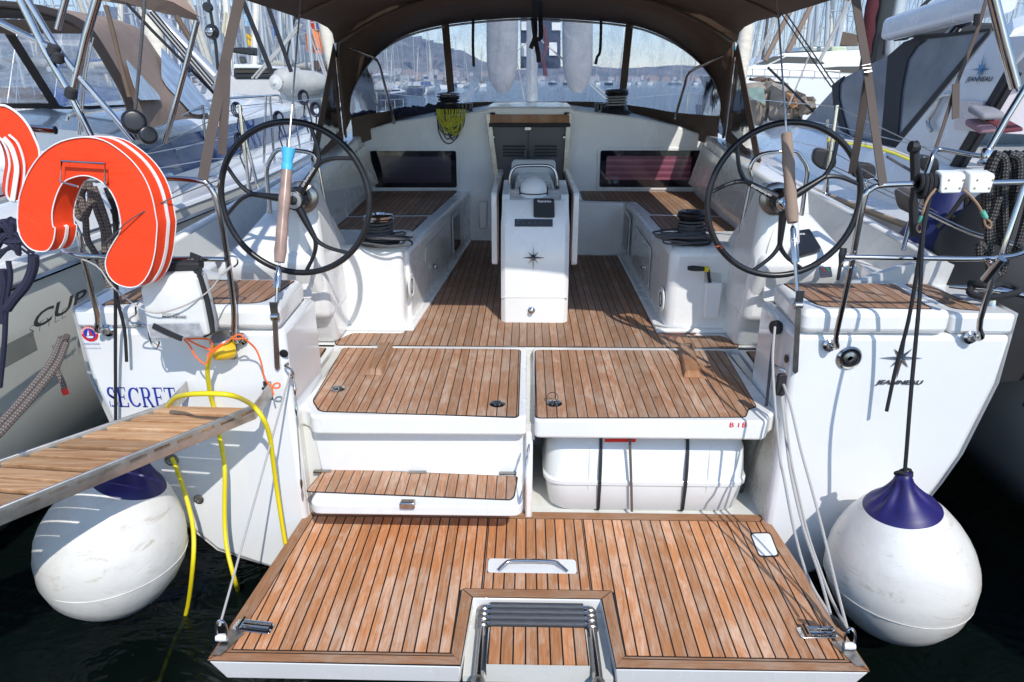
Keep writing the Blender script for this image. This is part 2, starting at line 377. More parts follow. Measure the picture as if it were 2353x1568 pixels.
# ================================================================ water and hills
def water():
    m = NM('harbour_water'); m.n.remove(m.p)
    co = m.coord((1, 1, 1)); h = m.math('ADD', m.noise(m.coord((1.0, 1.6, 1)), 2.0, 4, .55, .6), m.math('MULTIPLY', m.noise(m.coord((.25, .4, 1)), 1.0, 2, .5), 2.0))
    bp = m.node("ShaderNodeBump"); bp.inputs['Strength'].default_value = .34; bp.inputs['Distance'].default_value = .22; m.link(h, bp.inputs['Height'])
    tr = m.node("ShaderNodeBsdfTransparent"); tr.inputs[0].default_value = (.16, .20, .17, 1)
    gl = m.node("ShaderNodeBsdfGlossy"); gl.inputs['Roughness'].default_value = .02; gl.inputs[0].default_value = (.85, .92, 1, 1)
    fr = m.node("ShaderNodeFresnel"); fr.inputs[0].default_value = 1.33
    for q in (gl, fr): m.link(bp.outputs[0], q.inputs['Normal'])
    mx = m.node("ShaderNodeMixShader"); m.link(fr.outputs[0], mx.inputs[0]); m.link(tr.outputs[0], mx.inputs[1]); m.link(gl.outputs[0], mx.inputs[2])
    df = m.node("ShaderNodeBsdfDiffuse"); df.inputs[0].default_value = (.007, .016, .013, 1); m2 = m.node("ShaderNodeMixShader"); m2.inputs[0].default_value = .3
    m.link(tr.outputs[0], m2.inputs[1]); m.link(df.outputs[0], m2.inputs[2]); m.link(m2.outputs[0], mx.inputs[1]); tr.inputs[0].default_value = (.22, .27, .23, 1)
    m.link(mx.outputs[0], m.out.inputs['Surface']); return m.m
def big_sheet(z):
    mb = MB(); xs = [-9000, -1500, -300, -60, -20, -8, -3, 0, 3, 8, 20, 60, 300, 1500, 9000]; ys = [-9000, -300, -40, -10, 0, 4, 10, 20, 60, 200, 800, 3000, 9000]
    mb.grid([[(x, y, z) for x in xs] for y in ys]); return mb
struct('water', big_sheet(0.0), water(), smooth=0)
struct('seabed', big_sheet(-2.6), simple('dark_seabed', (.010, .014, .010), .9, var=.3, nscale=.5), smooth=0)
mt = NM('hazy_mountain_rock'); mt.set(Roughness=.95)
nn = mt.noise(mt.coord((.002, .002, .004)), 3, 9, .68, .5)
mt.link(mt.ramp(nn, [(.35, (.10, .115, .06)), (.5, (.19, .165, .11)), (.62, (.34, .26, .20)), (.75, (.45, .36, .30))]), mt.p.inputs['Base Color'])
def hill(name, pts, Y, depth, seed, label=None):
    rg = random.Random(seed); mb = MB()
    prof = []
    for i in range(len(pts) - 1):
        for k in range(7):
            t = k / 7; prof.append((pts[i][0] * (1 - t) + pts[i + 1][0] * t, pts[i][1] * (1 - t) + pts[i + 1][1] * t))
    prof.append(pts[-1]); rows = []
    for j in range(15):
        f = j / 14; row = []
        for (px, py) in prof:
            w = P(0, px, py, y=Y); hh = max(1, w.z) * (sin(f * pi / 2) ** .8 if f <= 1 else 1)
            yy = Y - depth * (1 - f)
            row.append((w.x * (yy / Y) + rg.uniform(-30, 30) * (0 < j), yy + rg.uniform(-40, 40), hh * (1 + rg.uniform(-.07, .07) * (j > 0)) - 3))
        rows.append(row)
    rows.append([(r[0], r[1] + 600, -3) for r in rows[-1]])
    mb.grid(rows); return struct(name, mb, mt.m, smooth=30)
hill('hill', [(-500, 60), (-100, 45), (110, 40), (220, 36), (300, 18), (360, 14), (420, 30), (520, 22), (600, 28), (680, 26), (760, 50), (840, 62), (930, 82), (1000, 100), (1060, 122), (1130, 150), (1200, 168)], 5200, 1700, 3)
hill('hill', [(1000, 176), (1200, 160), (1330, 150), (1430, 158), (1560, 150), (1700, 158), (1900, 150), (2200, 140), (2500, 150), (2900, 140)], 4800, 700, 5)
# far town along the shore: counted houses too small to single out stand as separate little buildings
rg = random.Random(11)
wallm = [simple('pale_house_wall', c, .8, var=.05) for c in ((.72, .68, .62), (.60, .50, .42), (.66, .64, .62), (.52, .36, .27))]
housem = {}
for i in range(230):
    px = rg.uniform(430, 2380) if i % 3 else rg.uniform(430, 1050); Yh = rg.uniform(2300, 3600)
    w = P(0, px, 184, y=Yh); sx = rg.uniform(6, 19); sz = rg.uniform(6, 15) * (1.4 if px < 1000 else .8); mb = MB()
    base = (Yh - 2300) / 1300 * (38 if px < 1150 else 14)
    mb.box((w.x - sx, Yh, base - 8), (w.x + sx, Yh + 16, base + sz))
    mb.mi = 1; mb.prism([(w.x - sx - 1, Yh - 1, base + sz), (w.x + sx + 1, Yh - 1, base + sz), (w.x, Yh - 1, base + sz + 5)], (0, 18, 0))
    single('town_house', mb, [wallm[i % 4], wallm[3]], 'small pale house in the hazy town along the far shore', 'house', 'houses of the far town', smooth=0)
hz = MB(); hz.box((-6500, -30, -3.6), (6500, 6600, 900)); ho = B('haze', hz, [], None, smooth=0); tag(ho, kind='stuff', label='thin blue summer haze over the bay', cat='haze')
hm = bpy.data.materials.new('haze_air'); hm.use_nodes = True; hn = hm.node_tree; hn.nodes.remove(hn.nodes["Principled BSDF"])
pv = hn.nodes.new("ShaderNodeVolumePrincipled"); pv.inputs['Color'].default_value = (.50, .66, 1, 1); pv.inputs['Density'].default_value = .00016; pv.inputs['Anisotropy'].default_value = .2
hn.links.new(pv.outputs[0], hn.nodes["Material Output"].inputs['Volume']); ho.data.materials.append(hm)
# ================================================================ the moored yacht
Y0 = 3.0
yacht = thing('sailing_yacht', 'white sailing yacht seen from astern, teak cockpit with twin black wheels and lowered swim platform', 'sailing yacht', (0, 3, 0))
def part(name, mb, mats, parent=None, **k): return B(name, mb, mats, parent or yacht, **k)
# --- hull shell
HS = [(2.20, 1.60), (2.20, 1.25), (2.12, .86), (2.06, .70), (1.97, .50), (1.72, .22), (1.35, .08), (.8, .0), (0, -.25)]
def section(Y):
    t = (Y - 3.0) / 12.0; k = 1 + .06 * sin(min(1, t * 2) * pi / 2) if t < .35 else 1.06 * (1 - ((t - .35) / .65) ** 2.0)
    k = max(k, .01); rise = .12 * t + .1 * t * t; keel = -.35 * sin(min(1, max(0, t)) * pi) * 1.2
    out = []
    for i, (x, z) in enumerate(HS):
        f = 1 - i / (len(HS) - 1)
        out.append(V((x * k * (1 if i < 3 else 1), Y, z + rise * f * 1.5 + (keel * (1 - f)))))
    return out
mb = MB(); rows = []
for Y in [3.02, 3.5, 4, 5, 6, 7, 8, 9, 10, 11, 12, 13, 14, 14.6, 15]:
    s_ = section(Y); rows.append([V((-p.x, p.y, p.z)) for p in s_] + [p for p in s_[::-1][1:]])
mb.grid(rows)
# lower closed stern face between the wings (behind the platform hinge)
mb.poly([(-1.2, 3.13, -.2), (1.2, 3.13, -.2), (1.2, 3.13, .40), (-1.2, 3.13, .40)])
hull = part('hull', mb, M['hull'], smooth=50)
# --- stern quarters
for sd in (-1, 1):
    out = [(1.20, .10), (1.20, 1.50), (2.19, 1.50), (2.18, 1.25), (2.10, .86), (2.04, .70), (1.96, .51), (1.72, .23), (1.38, .09)]
    mb = MB(); mb.prism([(sd * x, 3.0, z) for x, z in out], (0, .52, 0)); part('stern_quarter', mb, M['hull'], bevel=.03, seg=3)
    # quarter deck and locker lid
    mb = MB(); mb.prism(rnd([(sd * 1.90, 3.002, 1.50), (sd * 2.19, 3.002, 1.50), (sd * 2.21, 3.9, 1.50), (sd * 1.88, 3.9, 1.50)], .03), (0, 0, .10)); part('quarter_deck', mb, M['hull'], bevel=.02)
    mb = MB(); mb.prism(rnd([(sd * 1.205, 2.98, 1.505), (sd * 1.885, 2.98, 1.505), (sd * 1.875, 3.47, 1.505), (sd * 1.235, 3.47, 1.505)], .05), (0, 0, .115)); lid = part('locker_lid', mb, M['gel'], bevel=.03, seg=3)
    def flat_(pts, z, m, nm, par, up=.004, r=.03):
        q = rnd([(p[0], p[1], z) for p in pts], r); mb = MB(); c = sum((V(p) for p in q), V((0, 0, 0))) / len(q)
        mb.mi = 1; mb.prism([V(p) + (V(p) - c).normalized() * .007 for p in q], (0, 0, up * .6)); mb.mi = 0
        mb.prism(q, (0, 0, up)); return part(nm, mb, [m, M['caulk']], par, smooth=0)
    flat_([(sd * 1.30, 3.04), (sd * 1.80, 3.015), (sd * 1.83, 3.42), (sd * 1.27, 3.42)], 1.62, M['teakd'], 'teak_panel', lid, r=[.07, .02, .02, .02])
    flat_([(sd * 1.94, 3.09), (sd * 2.08, 3.05), (sd * 2.03, 3.62), (sd * 1.93, 3.50)], 1.60, M['teakd'], 'teak_panel', yacht)
# inner side walls of the stern opening
for sd in (-1, 1):
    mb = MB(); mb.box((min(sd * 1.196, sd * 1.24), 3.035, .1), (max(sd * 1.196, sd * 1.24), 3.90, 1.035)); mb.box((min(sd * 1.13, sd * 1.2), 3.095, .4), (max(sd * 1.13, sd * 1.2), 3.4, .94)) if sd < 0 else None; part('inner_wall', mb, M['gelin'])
# --- cockpit sole with teak, side pockets
mb = MB(); mb.prism([(-1.75, 3.96, .9), (1.75, 3.96, .9), (1.75, 7.1, .9), (-1.75, 7.1, .9)], (0, 0, .14)); mb.prism([(-1.9, 3.40, .9), (-1.26, 3.40, .9), (-1.26, 3.99, .9), (-1.9, 3.99, .9)], (0, 0, .14)); mb.prism([(1.9, 3.40, .9), (1.26, 3.40, .9), (1.26, 3.99, .9), (1.9, 3.99, .9)], (0, 0, .14)); part('cockpit_sole', mb, M['gel'])
def teakpanel(q, z, m, nm='teak_sole', par=None, up=.005, edge=.006):
    q = [V((p[0], p[1], z)) for p in q]; mb = MB(); L = len(q)
    o = []
    for i in range(L):
        t = (V(q[(i + 1) % L]) - V(q[i - 1])); t.z = 0; n = V((t.y, -t.x, 0)); n = n.normalized() if n.length > 1e-9 else V((0, 0, 0)); o.append(V((q[i][0], q[i][1], z)) + n * edge)
    a = sum(q[i][0] * q[(i + 1) % L][1] - q[(i + 1) % L][0] * q[i][1] for i in range(L))
    if a < 0: o = [V((q[i][0], q[i][1], z)) * 2 - o[i] for i in range(L)]; o = [V((p.x, p.y, z)) for p in o]
    mb.mi = 1; mb.prism(o, (0, 0, up * .55)); mb.mi = 0; mb.prism([V((p[0], p[1], z)) for p in q], (0, 0, up)); return part(nm, mb, [m, M['caulk']], par, smooth=0)
sole = [(-1.25, 3.985), (1.25, 3.985), (1.28, 4.03), (1.22, 4.20), (.90, 4.20), (.83, 4.30), (.845, 6.36), (.36, 6.39), (.36, 7.06), (-.62, 7.06), (-.82, 4.42), (-.86, 4.20), (-1.20, 4.20), (-1.27, 4.04)]
teakpanel(rnd(sole, .035), 1.04, M['teakd'])
stain = rnd([V((p.x, p.y, 1.0452)) for p in PS(5, [(2085, 610), (2110, 680), (2150, 712), (2352, 716), (2420, 722), (2390, 745), (2340, 735), (2310, 770), (2290, 745), (2262, 782), (2240, 750), (2205, 775), (2180, 735), (2130, 700), (2070, 650)], z=1.045)], .01, 2)
mb = MB(); mb.prism(stain, (0, 0, .0006)); part('stain', mb, simple('rust_brown_stain', (.13, .035, .02), .5, var=.4, nscale=14), smooth=0)
for sd in (-1, 1): teakpanel(rnd([(sd * 1.285, 3.44), (sd * 1.62, 3.44), (sd * 1.60, 3.93), (sd * 1.30, 3.93)], .02), 1.04, M['teakd'])
for sd in (-1, 1):
    c_ = (sd * 1.42, 3.72, 1.047); mb = MB(); mb.lathe([(.045, 0), (.05, .004), (.042, .006)], c_, seg=20); part('floor_ring', mb, M['steel'])
    mb = MB(); mb.lathe([(.035, .002), (.03, .0075)], c_, seg=16); part('floor_ring', mb, M['blackm'])
# --- transom lids flush with the sole
def lidbox(nm, outl, tk, face):
    mb = MB(); mb.prism(rnd([(x, y, .945) for x, y in outl], .03), (0, 0, .105)); l = part(nm, mb, M['gel'], bevel=.014, seg=3)
    teakpanel(rnd([(p.x, p.y, 1.05) for p in tk], [.03, .02, .02, .02, .03, .03][:len(tk)]), 1.05, M['teak'], 'teak_panel', l); return l
tkL = PS(0, [(720, 920), (733, 941), (744, 944), (1190, 957), (1195, 803), (790, 799)], z=1.055)
tkR = PS(0, [(1231, 959), (1712, 957), (1719, 938), (1737, 934), (1663, 806), (1231, 804)], z=1.055)
lidL = lidbox('transom_lid', [(-1.165, 3.96), (-1.21, 3.10), (-1.15, 3.07), (-1.12, 3.0), (-.05, 3.01), (-.05, 3.96)], tkL, 0)
lidR = lidbox('transom_lid', [(-.012, 3.96), (-.012, 2.985), (1.12, 2.985), (1.15, 3.05), (1.205, 3.10), (1.17, 3.96)], tkR, 0)
tag(lidL, 'left transom lid with closed front'); tag(lidR, 'right transom lid over the open life raft locker')
mb = MB(); mb.box((-1.22, 3.955, .93), (1.22, 4.0, 1.036)); mb.box((-.052, 3.05, .9), (-.010, 3.96, .99)); part('lid_gutter', mb, M['gelin'])
def latch(n, a, b, par, ring=False):
    c = P(n, a, b, z=1.056); mb = MB(); mb.lathe([(.036, 0), (.040, .003), (.030, .005)], c, seg=20); l = part('lid_latch', mb, M['steel'], par)
    mb = MB(); mb.lathe([(.028, .0045), (.02, .007)], c, seg=12); part('lid_latch', mb, M['blackm'], par)
    mb = MB()
    if ring: mb.tube([c + V((-.01 + .028 * cos(t), 0.012, .03 + .028 * sin(t))) for t in [i * pi / 8 for i in range(16)]], .003, 6, closed=True)
    for k in range(3): mb.obox(c + V((0, 0, .008)), (.024 * cos(k * 1.05), .024 * sin(k * 1.05), 0), (-.003 * sin(k * 1.05), .003 * cos(k * 1.05), 0), (0, 0, .003))
    part('lid_latch', mb, M['steel'], par)
latch(0, 776, 894, lidL); latch(0, 1143, 929, lidL); latch(0, 1274, 928, lidR, True)
def block(a, b, par):      # trapezoid teak foot brace running fore and aft
    p0 = P(0, *a, z=1.056); p1 = P(0, *b, z=1.056); mb = MB(); mb.prism([(p0.x - .052, p0.y, 1.055), (p0.x + .052, p0.y, 1.055), (p0.x + .036, p0.y + .03, 1.088), (p0.x - .036, p0.y + .03, 1.088)], (p1.x - p0.x, p1.y - p0.y, 0))
    part('foot_brace', mb, M['teakm'], par, bevel=.006)
block((858, 864), (885, 801), lidL); block((1592, 869), (1577, 803), lidR)
for x in (-.98, -.16, .28, 1.1):
    mb = MB(); mb.box((x - .05, 3.972, 1.036), (x + .05, 3.988, 1.045)); part('hinge', mb, M['steeld'])
for i, g in enumerate('BIB'):
    mb = MB(); c = P(0, [1682, 1697, 1711][i], 977, y=2.98)
    textmesh(mb, g, (c.x - .012 * (g != 'I') - .003 * (g == 'I'), 2.984, c.z - .014), (1, 0, 0), (0, 0, 1), .040, bold=.0006)
    part('lettering', mb, M['red'], lidR, smooth=0)
# riser under the left lid, folding step, raft locker
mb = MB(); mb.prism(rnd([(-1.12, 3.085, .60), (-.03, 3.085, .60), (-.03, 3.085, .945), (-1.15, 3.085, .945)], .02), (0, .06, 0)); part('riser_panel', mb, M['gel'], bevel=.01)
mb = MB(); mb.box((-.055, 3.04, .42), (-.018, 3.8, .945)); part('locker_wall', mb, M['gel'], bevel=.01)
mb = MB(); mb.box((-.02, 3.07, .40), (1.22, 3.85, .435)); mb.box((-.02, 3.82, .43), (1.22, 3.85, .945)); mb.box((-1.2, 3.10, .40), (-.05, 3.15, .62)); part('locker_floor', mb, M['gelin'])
stp = [(-1.105, 2.78), (-.065, 2.78), (-.075, 3.085), (-1.085, 3.085)]
mb = MB(); mb.prism(rnd([(x, y, .628) for x, y in stp], [.06, .06, .01, .01]), (0, 0, .057)); step = part('folding_step', mb, M['gel'], bevel=.014, seg=3)
tq = PS(0, [(705, 1128), (1172, 1147), (1180, 1140), (1188, 1095), (748, 1077)], z=.69); teakpanel(rnd(tq, .012), .685, M['teak'], 'teak_panel', step)
for a in ((745, 1075), (961, 1081), (1167, 1089)):
    c = P(0, *a, z=.69); mb = MB(); mb.box((c.x - .045, 3.06, .684), (c.x + .045, 3.082, .694)); part('hinge', mb, M['steeld'], step)
c = P(0, 938, 1158, y=2.78); mb = MB(); mb.box((c.x - .036, 2.752, c.z - .012), (c.x + .036, 2.79, c.z + .022)); part('latch', mb, M['steel'], step, bevel=.006)
# --- bench seats, bulkhead and coamings
def ring_prism(nm, pts, h, m, bev=.03, par=None): mb = MB(); mb.prism(pts, h); return part(nm, mb, m, par, bevel=bev, seg=4)
Zb = 1.55
ring_prism('bench_seat', [(-.84, 4.42, 1.03), (-.63, 7.1, 1.03), (-1.75, 7.1, 1.03), (-1.75, 4.42, 1.03)], (0, 0, Zb - 1.03), M['gel'], .03)
ring_prism('bench_seat', [(.86, 4.42, 1.03), (.86, 6.42, 1.03), (.40, 6.42, 1.03), (.40, 7.1, 1.03), (1.75, 7.1, 1.03), (1.75, 4.42, 1.03)], (0, 0, Zb - 1.03), M['gel'], .03)
for sd in (-1, 1): ring_prism('winch_console', [(sd * .865, 4.28, 1.03), (sd * 1.75, 4.28, 1.03), (sd * 1.75, 4.86, 1.03), (sd * .85, 4.86, 1.03)], (0, 0, .575), M['gel'], .055)
for sd in (-1, 1): ring_prism('kick_flange', [(sd * .80, 4.24, 1.041), (sd * 1.3, 4.24, 1.041), (sd * 1.3, 5, 1.041), (sd * (.62 if sd < 0 else .80), 7.0 if sd < 0 else 6.4, 1.041)], (0, 0, .03), M['gel'], .012)
teakpanel(rnd([(p.x, p.y) for p in PS(0, [(851, 441), (1049, 440), (989, 494), (800, 496)], z=Zb)], .02), Zb, M['teakd'], 'teak_seat')
teakpanel(rnd([(p.x, p.y) for p in PS(0, [(797, 501), (982, 499), (930, 548), (770, 560), (745, 548)], z=Zb)], .02), Zb, M['teakd'], 'teak_seat')
teakpanel(rnd([(p.x, p.y) for p in PS(0, [(1333, 440), (1342, 461), (1462, 463), (1497, 492), (1660, 496), (1608, 441)], z=Zb)], .02), Zb, M['teakd'], 'teak_seat')
teakpanel(rnd([(p.x, p.y) for p in PS(0, [(1494, 497), (1664, 500), (1712, 556), (1690, 560), (1620, 545), (1545, 552)], z=Zb)], .02), Zb, M['teakd'], 'teak_seat')
# bench front panels and portlights
for sd, x0, x1 in ((-1, -.835, -.70), (1, .862, .862)):
    def fx(y): return (-.84 + (y - 4.42) * (.21 / 2.68)) if sd < 0 else .858
    mb = MB(); e = -.006 * sd
    mb.prism(rnd([(fx(4.55) + e, 4.9, 1.12), (fx(5.6) + e, 5.75, 1.12), (fx(5.75) + e, 5.75, 1.46), (fx(4.9) + e, 4.9, 1.46)], .04), (sd * -.004, 0, 0)); lk = part('locker_door', mb, M['gel'], bevel=.003)
    mb = MB(); mb.lathe([(.02, 0), (.02, .012), (.012, .02)], (fx(5.2) + e * 2, 5.15, 1.25), (-sd, 0, 0), 14); part('door_catch', mb, M['steel'], lk)
    mb = MB(); mb.prism(rnd([(fx(5.95) + e, 5.95, 1.13), (fx(6.3) + e, 6.32, 1.13), (fx(6.3) + e, 6.32, 1.50), (fx(5.95) + e, 5.95, 1.50)], .06), (sd * -.012, 0, 0)); pf = part('port_light', mb, M['gel2'], bevel=.004)
    mb = MB(); mb.prism(rnd([(fx(5.99) + e * 3, 5.99, 1.17), (fx(6.28) + e * 3, 6.28, 1.17), (fx(6.28) + e * 3, 6.28, 1.46), (fx(5.99) + e * 3, 5.99, 1.46)], .04), (sd * -.003, 0, 0)); part('pane', mb, M['glassdk'], pf)
    # round speaker near the aft corner
    c = P(0, 935, 671, x=-.835) if sd < 0 else P(0, 1517, 681, x=.855)
    mb = MB(); mb.lathe([(.085, 0), (.088, .008), (.07, .014), (.062, .008), (.02, .012)], (c.x, 4.40, c.z), (-sd, 0, 0), 28); sp = part('speaker', mb, M['white'])
    mb = MB()
    for k in range(8):
        t = k * pi / 4; mb.obox((c.x - sd * .0115, 4.40 + .045 * cos(t), c.z + .045 * sin(t)), (.002, 0, 0), (0, .016 * -sin(t), .016 * cos(t)), (0, .003 * cos(t), .003 * sin(t)))
    part('grille_slot', mb, M['blackm'], sp)
# bulkhead with rounded roof edge, extruded forward as the coachroof
top = [(771, 346), (800, 318), (850, 296), (905, 280), (1000, 266), (1060, 262), (1115, 252), (1125, 246), (1312, 246), (1320, 252), (1400, 262), (1470, 270), (1560, 290), (1622, 313), (1650, 335)]
tp = PS(0, top, y=7.0)
mb = MB(); mb.prism([V((-1.85, 7.0, 1.0))] + [V((-1.85, 7, 1.9))] + tp + [V((1.80, 7, 1.9)), V((1.80, 7, 1.0))], (0, .12, 0)); part('bulkhead', mb, M['gel'], bevel=.02, seg=3)
rows = []
for j, (Y, s1, dz) in enumerate([(7.0, 1, 0), (7.6, 1, .02), (8.4, .97, .02), (9.6, .86, -.03), (11, .65, -.12), (12.5, .4, -.3)]):
    rows.append([V((-1.85 * s1, Y, 1.7))] + [V((p.x * s1, Y, p.z + dz - .004)) for p in tp] + [V((1.85 * s1, Y, 1.7))])
mb = MB(); mb.grid(rows); part('coachroof', mb, M['gel'], smooth=35)
# foredeck and side decks, gunwale
rows = []
for Y in [3.5, 4, 5, 6, 7, 8, 9, 10, 11, 12, 13, 14, 15]:
    s_ = section(Y)[0]; rows.append([V((-s_.x + .01, Y, s_.z)), V((-s_.x + .1, Y, s_.z + .012)), V((-s_.x + .12, Y, s_.z - .01)), V((-min(1.9, s_.x * .85), Y, s_.z - .02))])
mb = MB(); mb.grid(rows); mb.grid([[V((-p.x, p.y, p.z)) for p in r[::-1]] for r in rows])
rows = [[V((x * section(Y)[0].x * .86, Y, section(Y)[0].z - .02)) for x in (-1, 0, 1)] for Y in (7.1, 8, 10, 12, 13.5, 15)]; mb.grid(rows); part('side_deck', mb, M['gel'], smooth=35)
# gunwale and inner side panel abreast of the helm
for sd in (-1, 1):
    g0 = P(10, 1445, 1095, y=3.52); g1 = P(10, 500, 585, x=1.95); 
    a0 = V((2.07, 3.52, 1.74)); a1 = V((1.93, 6.4, 2.02))
    mb = MB(); mb.loft([[V((sd * (a0.x - .02), a0.y, 1.58)), V((sd * 2.20, a0.y, 1.56)), V((sd * 2.20, a0.y, a0.z - .04)), V((sd * a0.x, a0.y, a0.z))], [V((sd * 1.70, a1.y, 1.58)), V((sd * 2.30, a1.y, 1.6)), V((sd * 2.32, a1.y, 1.78)), V((sd * 1.86, a1.y, a1.z))]])
    part('gunwale', mb, M['gel'], bevel=.02)
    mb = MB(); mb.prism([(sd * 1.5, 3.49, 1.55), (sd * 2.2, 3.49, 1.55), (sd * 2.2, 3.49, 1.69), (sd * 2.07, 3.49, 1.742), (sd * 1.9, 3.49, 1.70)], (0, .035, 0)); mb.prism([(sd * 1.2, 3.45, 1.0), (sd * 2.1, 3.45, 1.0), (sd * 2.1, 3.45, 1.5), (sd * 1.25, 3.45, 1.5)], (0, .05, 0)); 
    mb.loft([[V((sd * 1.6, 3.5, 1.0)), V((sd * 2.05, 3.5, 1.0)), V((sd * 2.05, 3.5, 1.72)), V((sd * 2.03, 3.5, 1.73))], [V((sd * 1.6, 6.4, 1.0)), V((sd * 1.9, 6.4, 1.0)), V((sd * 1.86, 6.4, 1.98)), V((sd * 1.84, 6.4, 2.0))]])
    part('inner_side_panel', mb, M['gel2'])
# cockpit coaming with cap
for sd in (-1, 1):
    mb = MB()
    st = [(4.35, 1.56, 1.95), (5.5, 1.58, 2.02), (6.6, 1.64, 2.10), (7.05, 1.68, 2.12)]
    mb.loft([[V((sd * (x - .06), y, 1.5)), V((sd * x, y, z)), V((sd * (x + .14), y, z + .01)), V((sd * (x + .24), y, 1.5))] for y, x, z in st]); co_ = part('coaming', mb, M['gel'], bevel=.025, seg=3)
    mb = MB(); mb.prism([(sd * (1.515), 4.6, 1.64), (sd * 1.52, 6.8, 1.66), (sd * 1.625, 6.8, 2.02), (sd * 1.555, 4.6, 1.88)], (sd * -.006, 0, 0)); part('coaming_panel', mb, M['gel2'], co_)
# bulkhead windows
for pts, gl, gls in (([(850, 347), (1048, 347), (1050, 431), (862, 431)], [(872, 360), (1036, 360), (1038, 420), (880, 420)], 0), ([(1380, 346), (1610, 346), (1600, 430), (1377, 430)], [(1394, 359), (1590, 359), (1584, 414), (1391, 414)], 1)):
    q = PS(0, pts, y=6.985)
    mb = MB(); mb.prism(rnd([V((p.x, 6.985, p.z)) + V((sx * .03, 0, sz * .03)) for p, sx, sz in zip(q, (-1, 1, 1, -1), (1, 1, -1, -1))], .03), (0, .012, 0)); w = part('cabin_window', mb, M['gel'], bevel=.008)
    mb = MB(); mb.prism(rnd(q, .02), (0, -.012, 0)); part('frame', mb, M['glassdk'], w, bevel=.003)
    cm = NM('plum_blind'); sp_ = cm.node("ShaderNodeSeparateXYZ"); cm.link(cm.coord(), sp_.inputs[0]); st_ = cm.math('FRACT', cm.math('MULTIPLY', sp_.outputs[2], 17.0))
    cm.link(cm.ramp(st_, [(0., (.13, .03, .05)), (.45, (.22, .06, .10)), (.6, (.32, .12, .17)), (1., (.14, .035, .06))]) if gls else cm.ramp(st_, [(0., (.025, .016, .035)), (1., (.035, .022, .045))]), cm.p.inputs['Base Color']); cm.set(Roughness=.25, Coat_Weight=.6)  # right blind gets a brighter colour as if lit, left one stays dark
    mb = MB(); mb.prism(rnd([V((p.x, 6.9715, p.z)) for p in PS(0, gl, y=6.97)], .02), (0, -.003, 0)); part('pane', mb, cm.m, w)
# companionway: recess frame, doors, louvres, sliding hatch
mb = MB(); q = PS(0, [(1122, 283), (1308, 283), (1296, 470), (1147, 470)], y=6.97); mb.prism([V((p.x, 6.975, p.z)) for p in q], (0, .02, 0)); dr = part('companionway_door', mb, M['grey'])
mb = MB(); a, b = PS(0, [(1214, 288), (1214, 470)], y=6.97); mb.box((a.x - .003, 6.969, b.z), (a.x + .003, 6.973, a.z)); part('door_gap', mb, M['blackm'], dr)
for cx in (1181, 1254):
    mb = MB()
    for k in range(4):
        c = P(0, cx, 336 + k * 7.2, y=6.97); mb.box((c.x - .11, 6.966, c.z - .011), (c.x + .11, 6.974, c.z + .007))
    part('louvre', mb, M['blackm'], dr)
for cx in (1207, 1221): mb = MB(); c = P(0, cx, 353, y=6.97); mb.box((c.x - .010, 6.960, c.z - .03), (c.x + .010, 6.972, c.z + .03)); part('door_pull', mb, M['steel'], dr)
for cx in (1130, 1300): mb = MB(); c = P(0, cx, 316, y=6.96); mb.box((c.x - .032, 6.955, c.z - .016), (c.x + .032, 6.972, c.z + .016)); part('door_hinge', mb, M['steel'], dr, bevel=.008)
mb = MB(); c = P(0, 1213, 296, y=6.96); mb.box((c.x - .035, 6.95, c.z - .02), (c.x + .035, 6.972, c.z + .018)); part('door_lock', mb, M['steel'], dr, bevel=.006)
for k in (-1, 1):
    mb = MB(); a, b = PS(0, [(1122 if k < 0 else 1308, 262), (1150 if k < 0 else 1294, 475)], y=6.95); mb.obox((a + b) / 2, (.022, 0, 0), (0, .03, 0), (b - a) / 2); part('door_frame', mb, M['steeld'] if k < 0 else M['steeld'])
mb = MB(); a = P(0, 1126, 264, y=6.93); b = P(0, 1308, 278, y=6.93); mb.box((a.x, 6.90, b.z - .02), (b.x, 6.99, a.z)); part('hatch_board', mb, M['teakx'], bevel=.006)
mb = MB(); mb.prism([(a.x - .01, 6.88, b.z - .055), (b.x + .01, 6.88, b.z - .055), (b.x + .01, 6.88, b.z - .02), (a.x - .01, 6.88, b.z - .02)], (0, .1, 0)); mb.prism([(a.x - .02, 6.93, b.z - .05), (a.x + .02, 6.93, b.z - .05), (a.x + .05, 6.97, a.z + .02), (a.x, 6.97, a.z + .02)], (0, .02, 0)); mb.prism([(b.x - .02, 6.93, b.z - .05), (b.x + .02, 6.93, b.z - .05), (b.x, 6.97, a.z + .02), (b.x - .05, 6.97, a.z + .02)], (0, .02, 0)); part('hatch_rail', mb, M['blackm'], bevel=.004)
# --- swim platform
pl = [(-1.225, 3.085), (1.225, 3.085), (1.295, 2.075), (.305, 2.06), (.275, 2.43), (-.275, 2.43), (-.305, 2.06), (-1.315, 2.075)]
mb = MB(); out = [(-1.225, 3.085), (1.225, 3.085), (1.30, 2.07), (-1.32, 2.07)]
mb.prism([(-1.225, 3.085, .35), (1.225, 3.085, .35), (1.26, 2.12, .30), (.30, 2.10, .30), (.30, 2.45, .34), (-.30, 2.45, .34), (-.30, 2.10, .30), (-1.28, 2.12, .30)], (0, 0, .05))
mb2 = MB(); lo = [(-1.215, 3.08), (1.215, 3.08), (1.235, 2.11), (-1.255, 2.11)]
mb.bm.free(); mb = MB()
rec = [(.305, 2.055), (.285, 2.44), (-.285, 2.44), (-.305, 2.055)]
top_ = [(-1.22, 3.085), (1.22, 3.085), (1.295, 2.06)] + rec + [(-1.315, 2.06)]; bot_ = [(-1.20, 3.06), (1.20, 3.06), (1.24, 2.072), (.31, 2.072), (.29, 2.44), (-.29, 2.44), (-.31, 2.072), (-1.26, 2.072)]
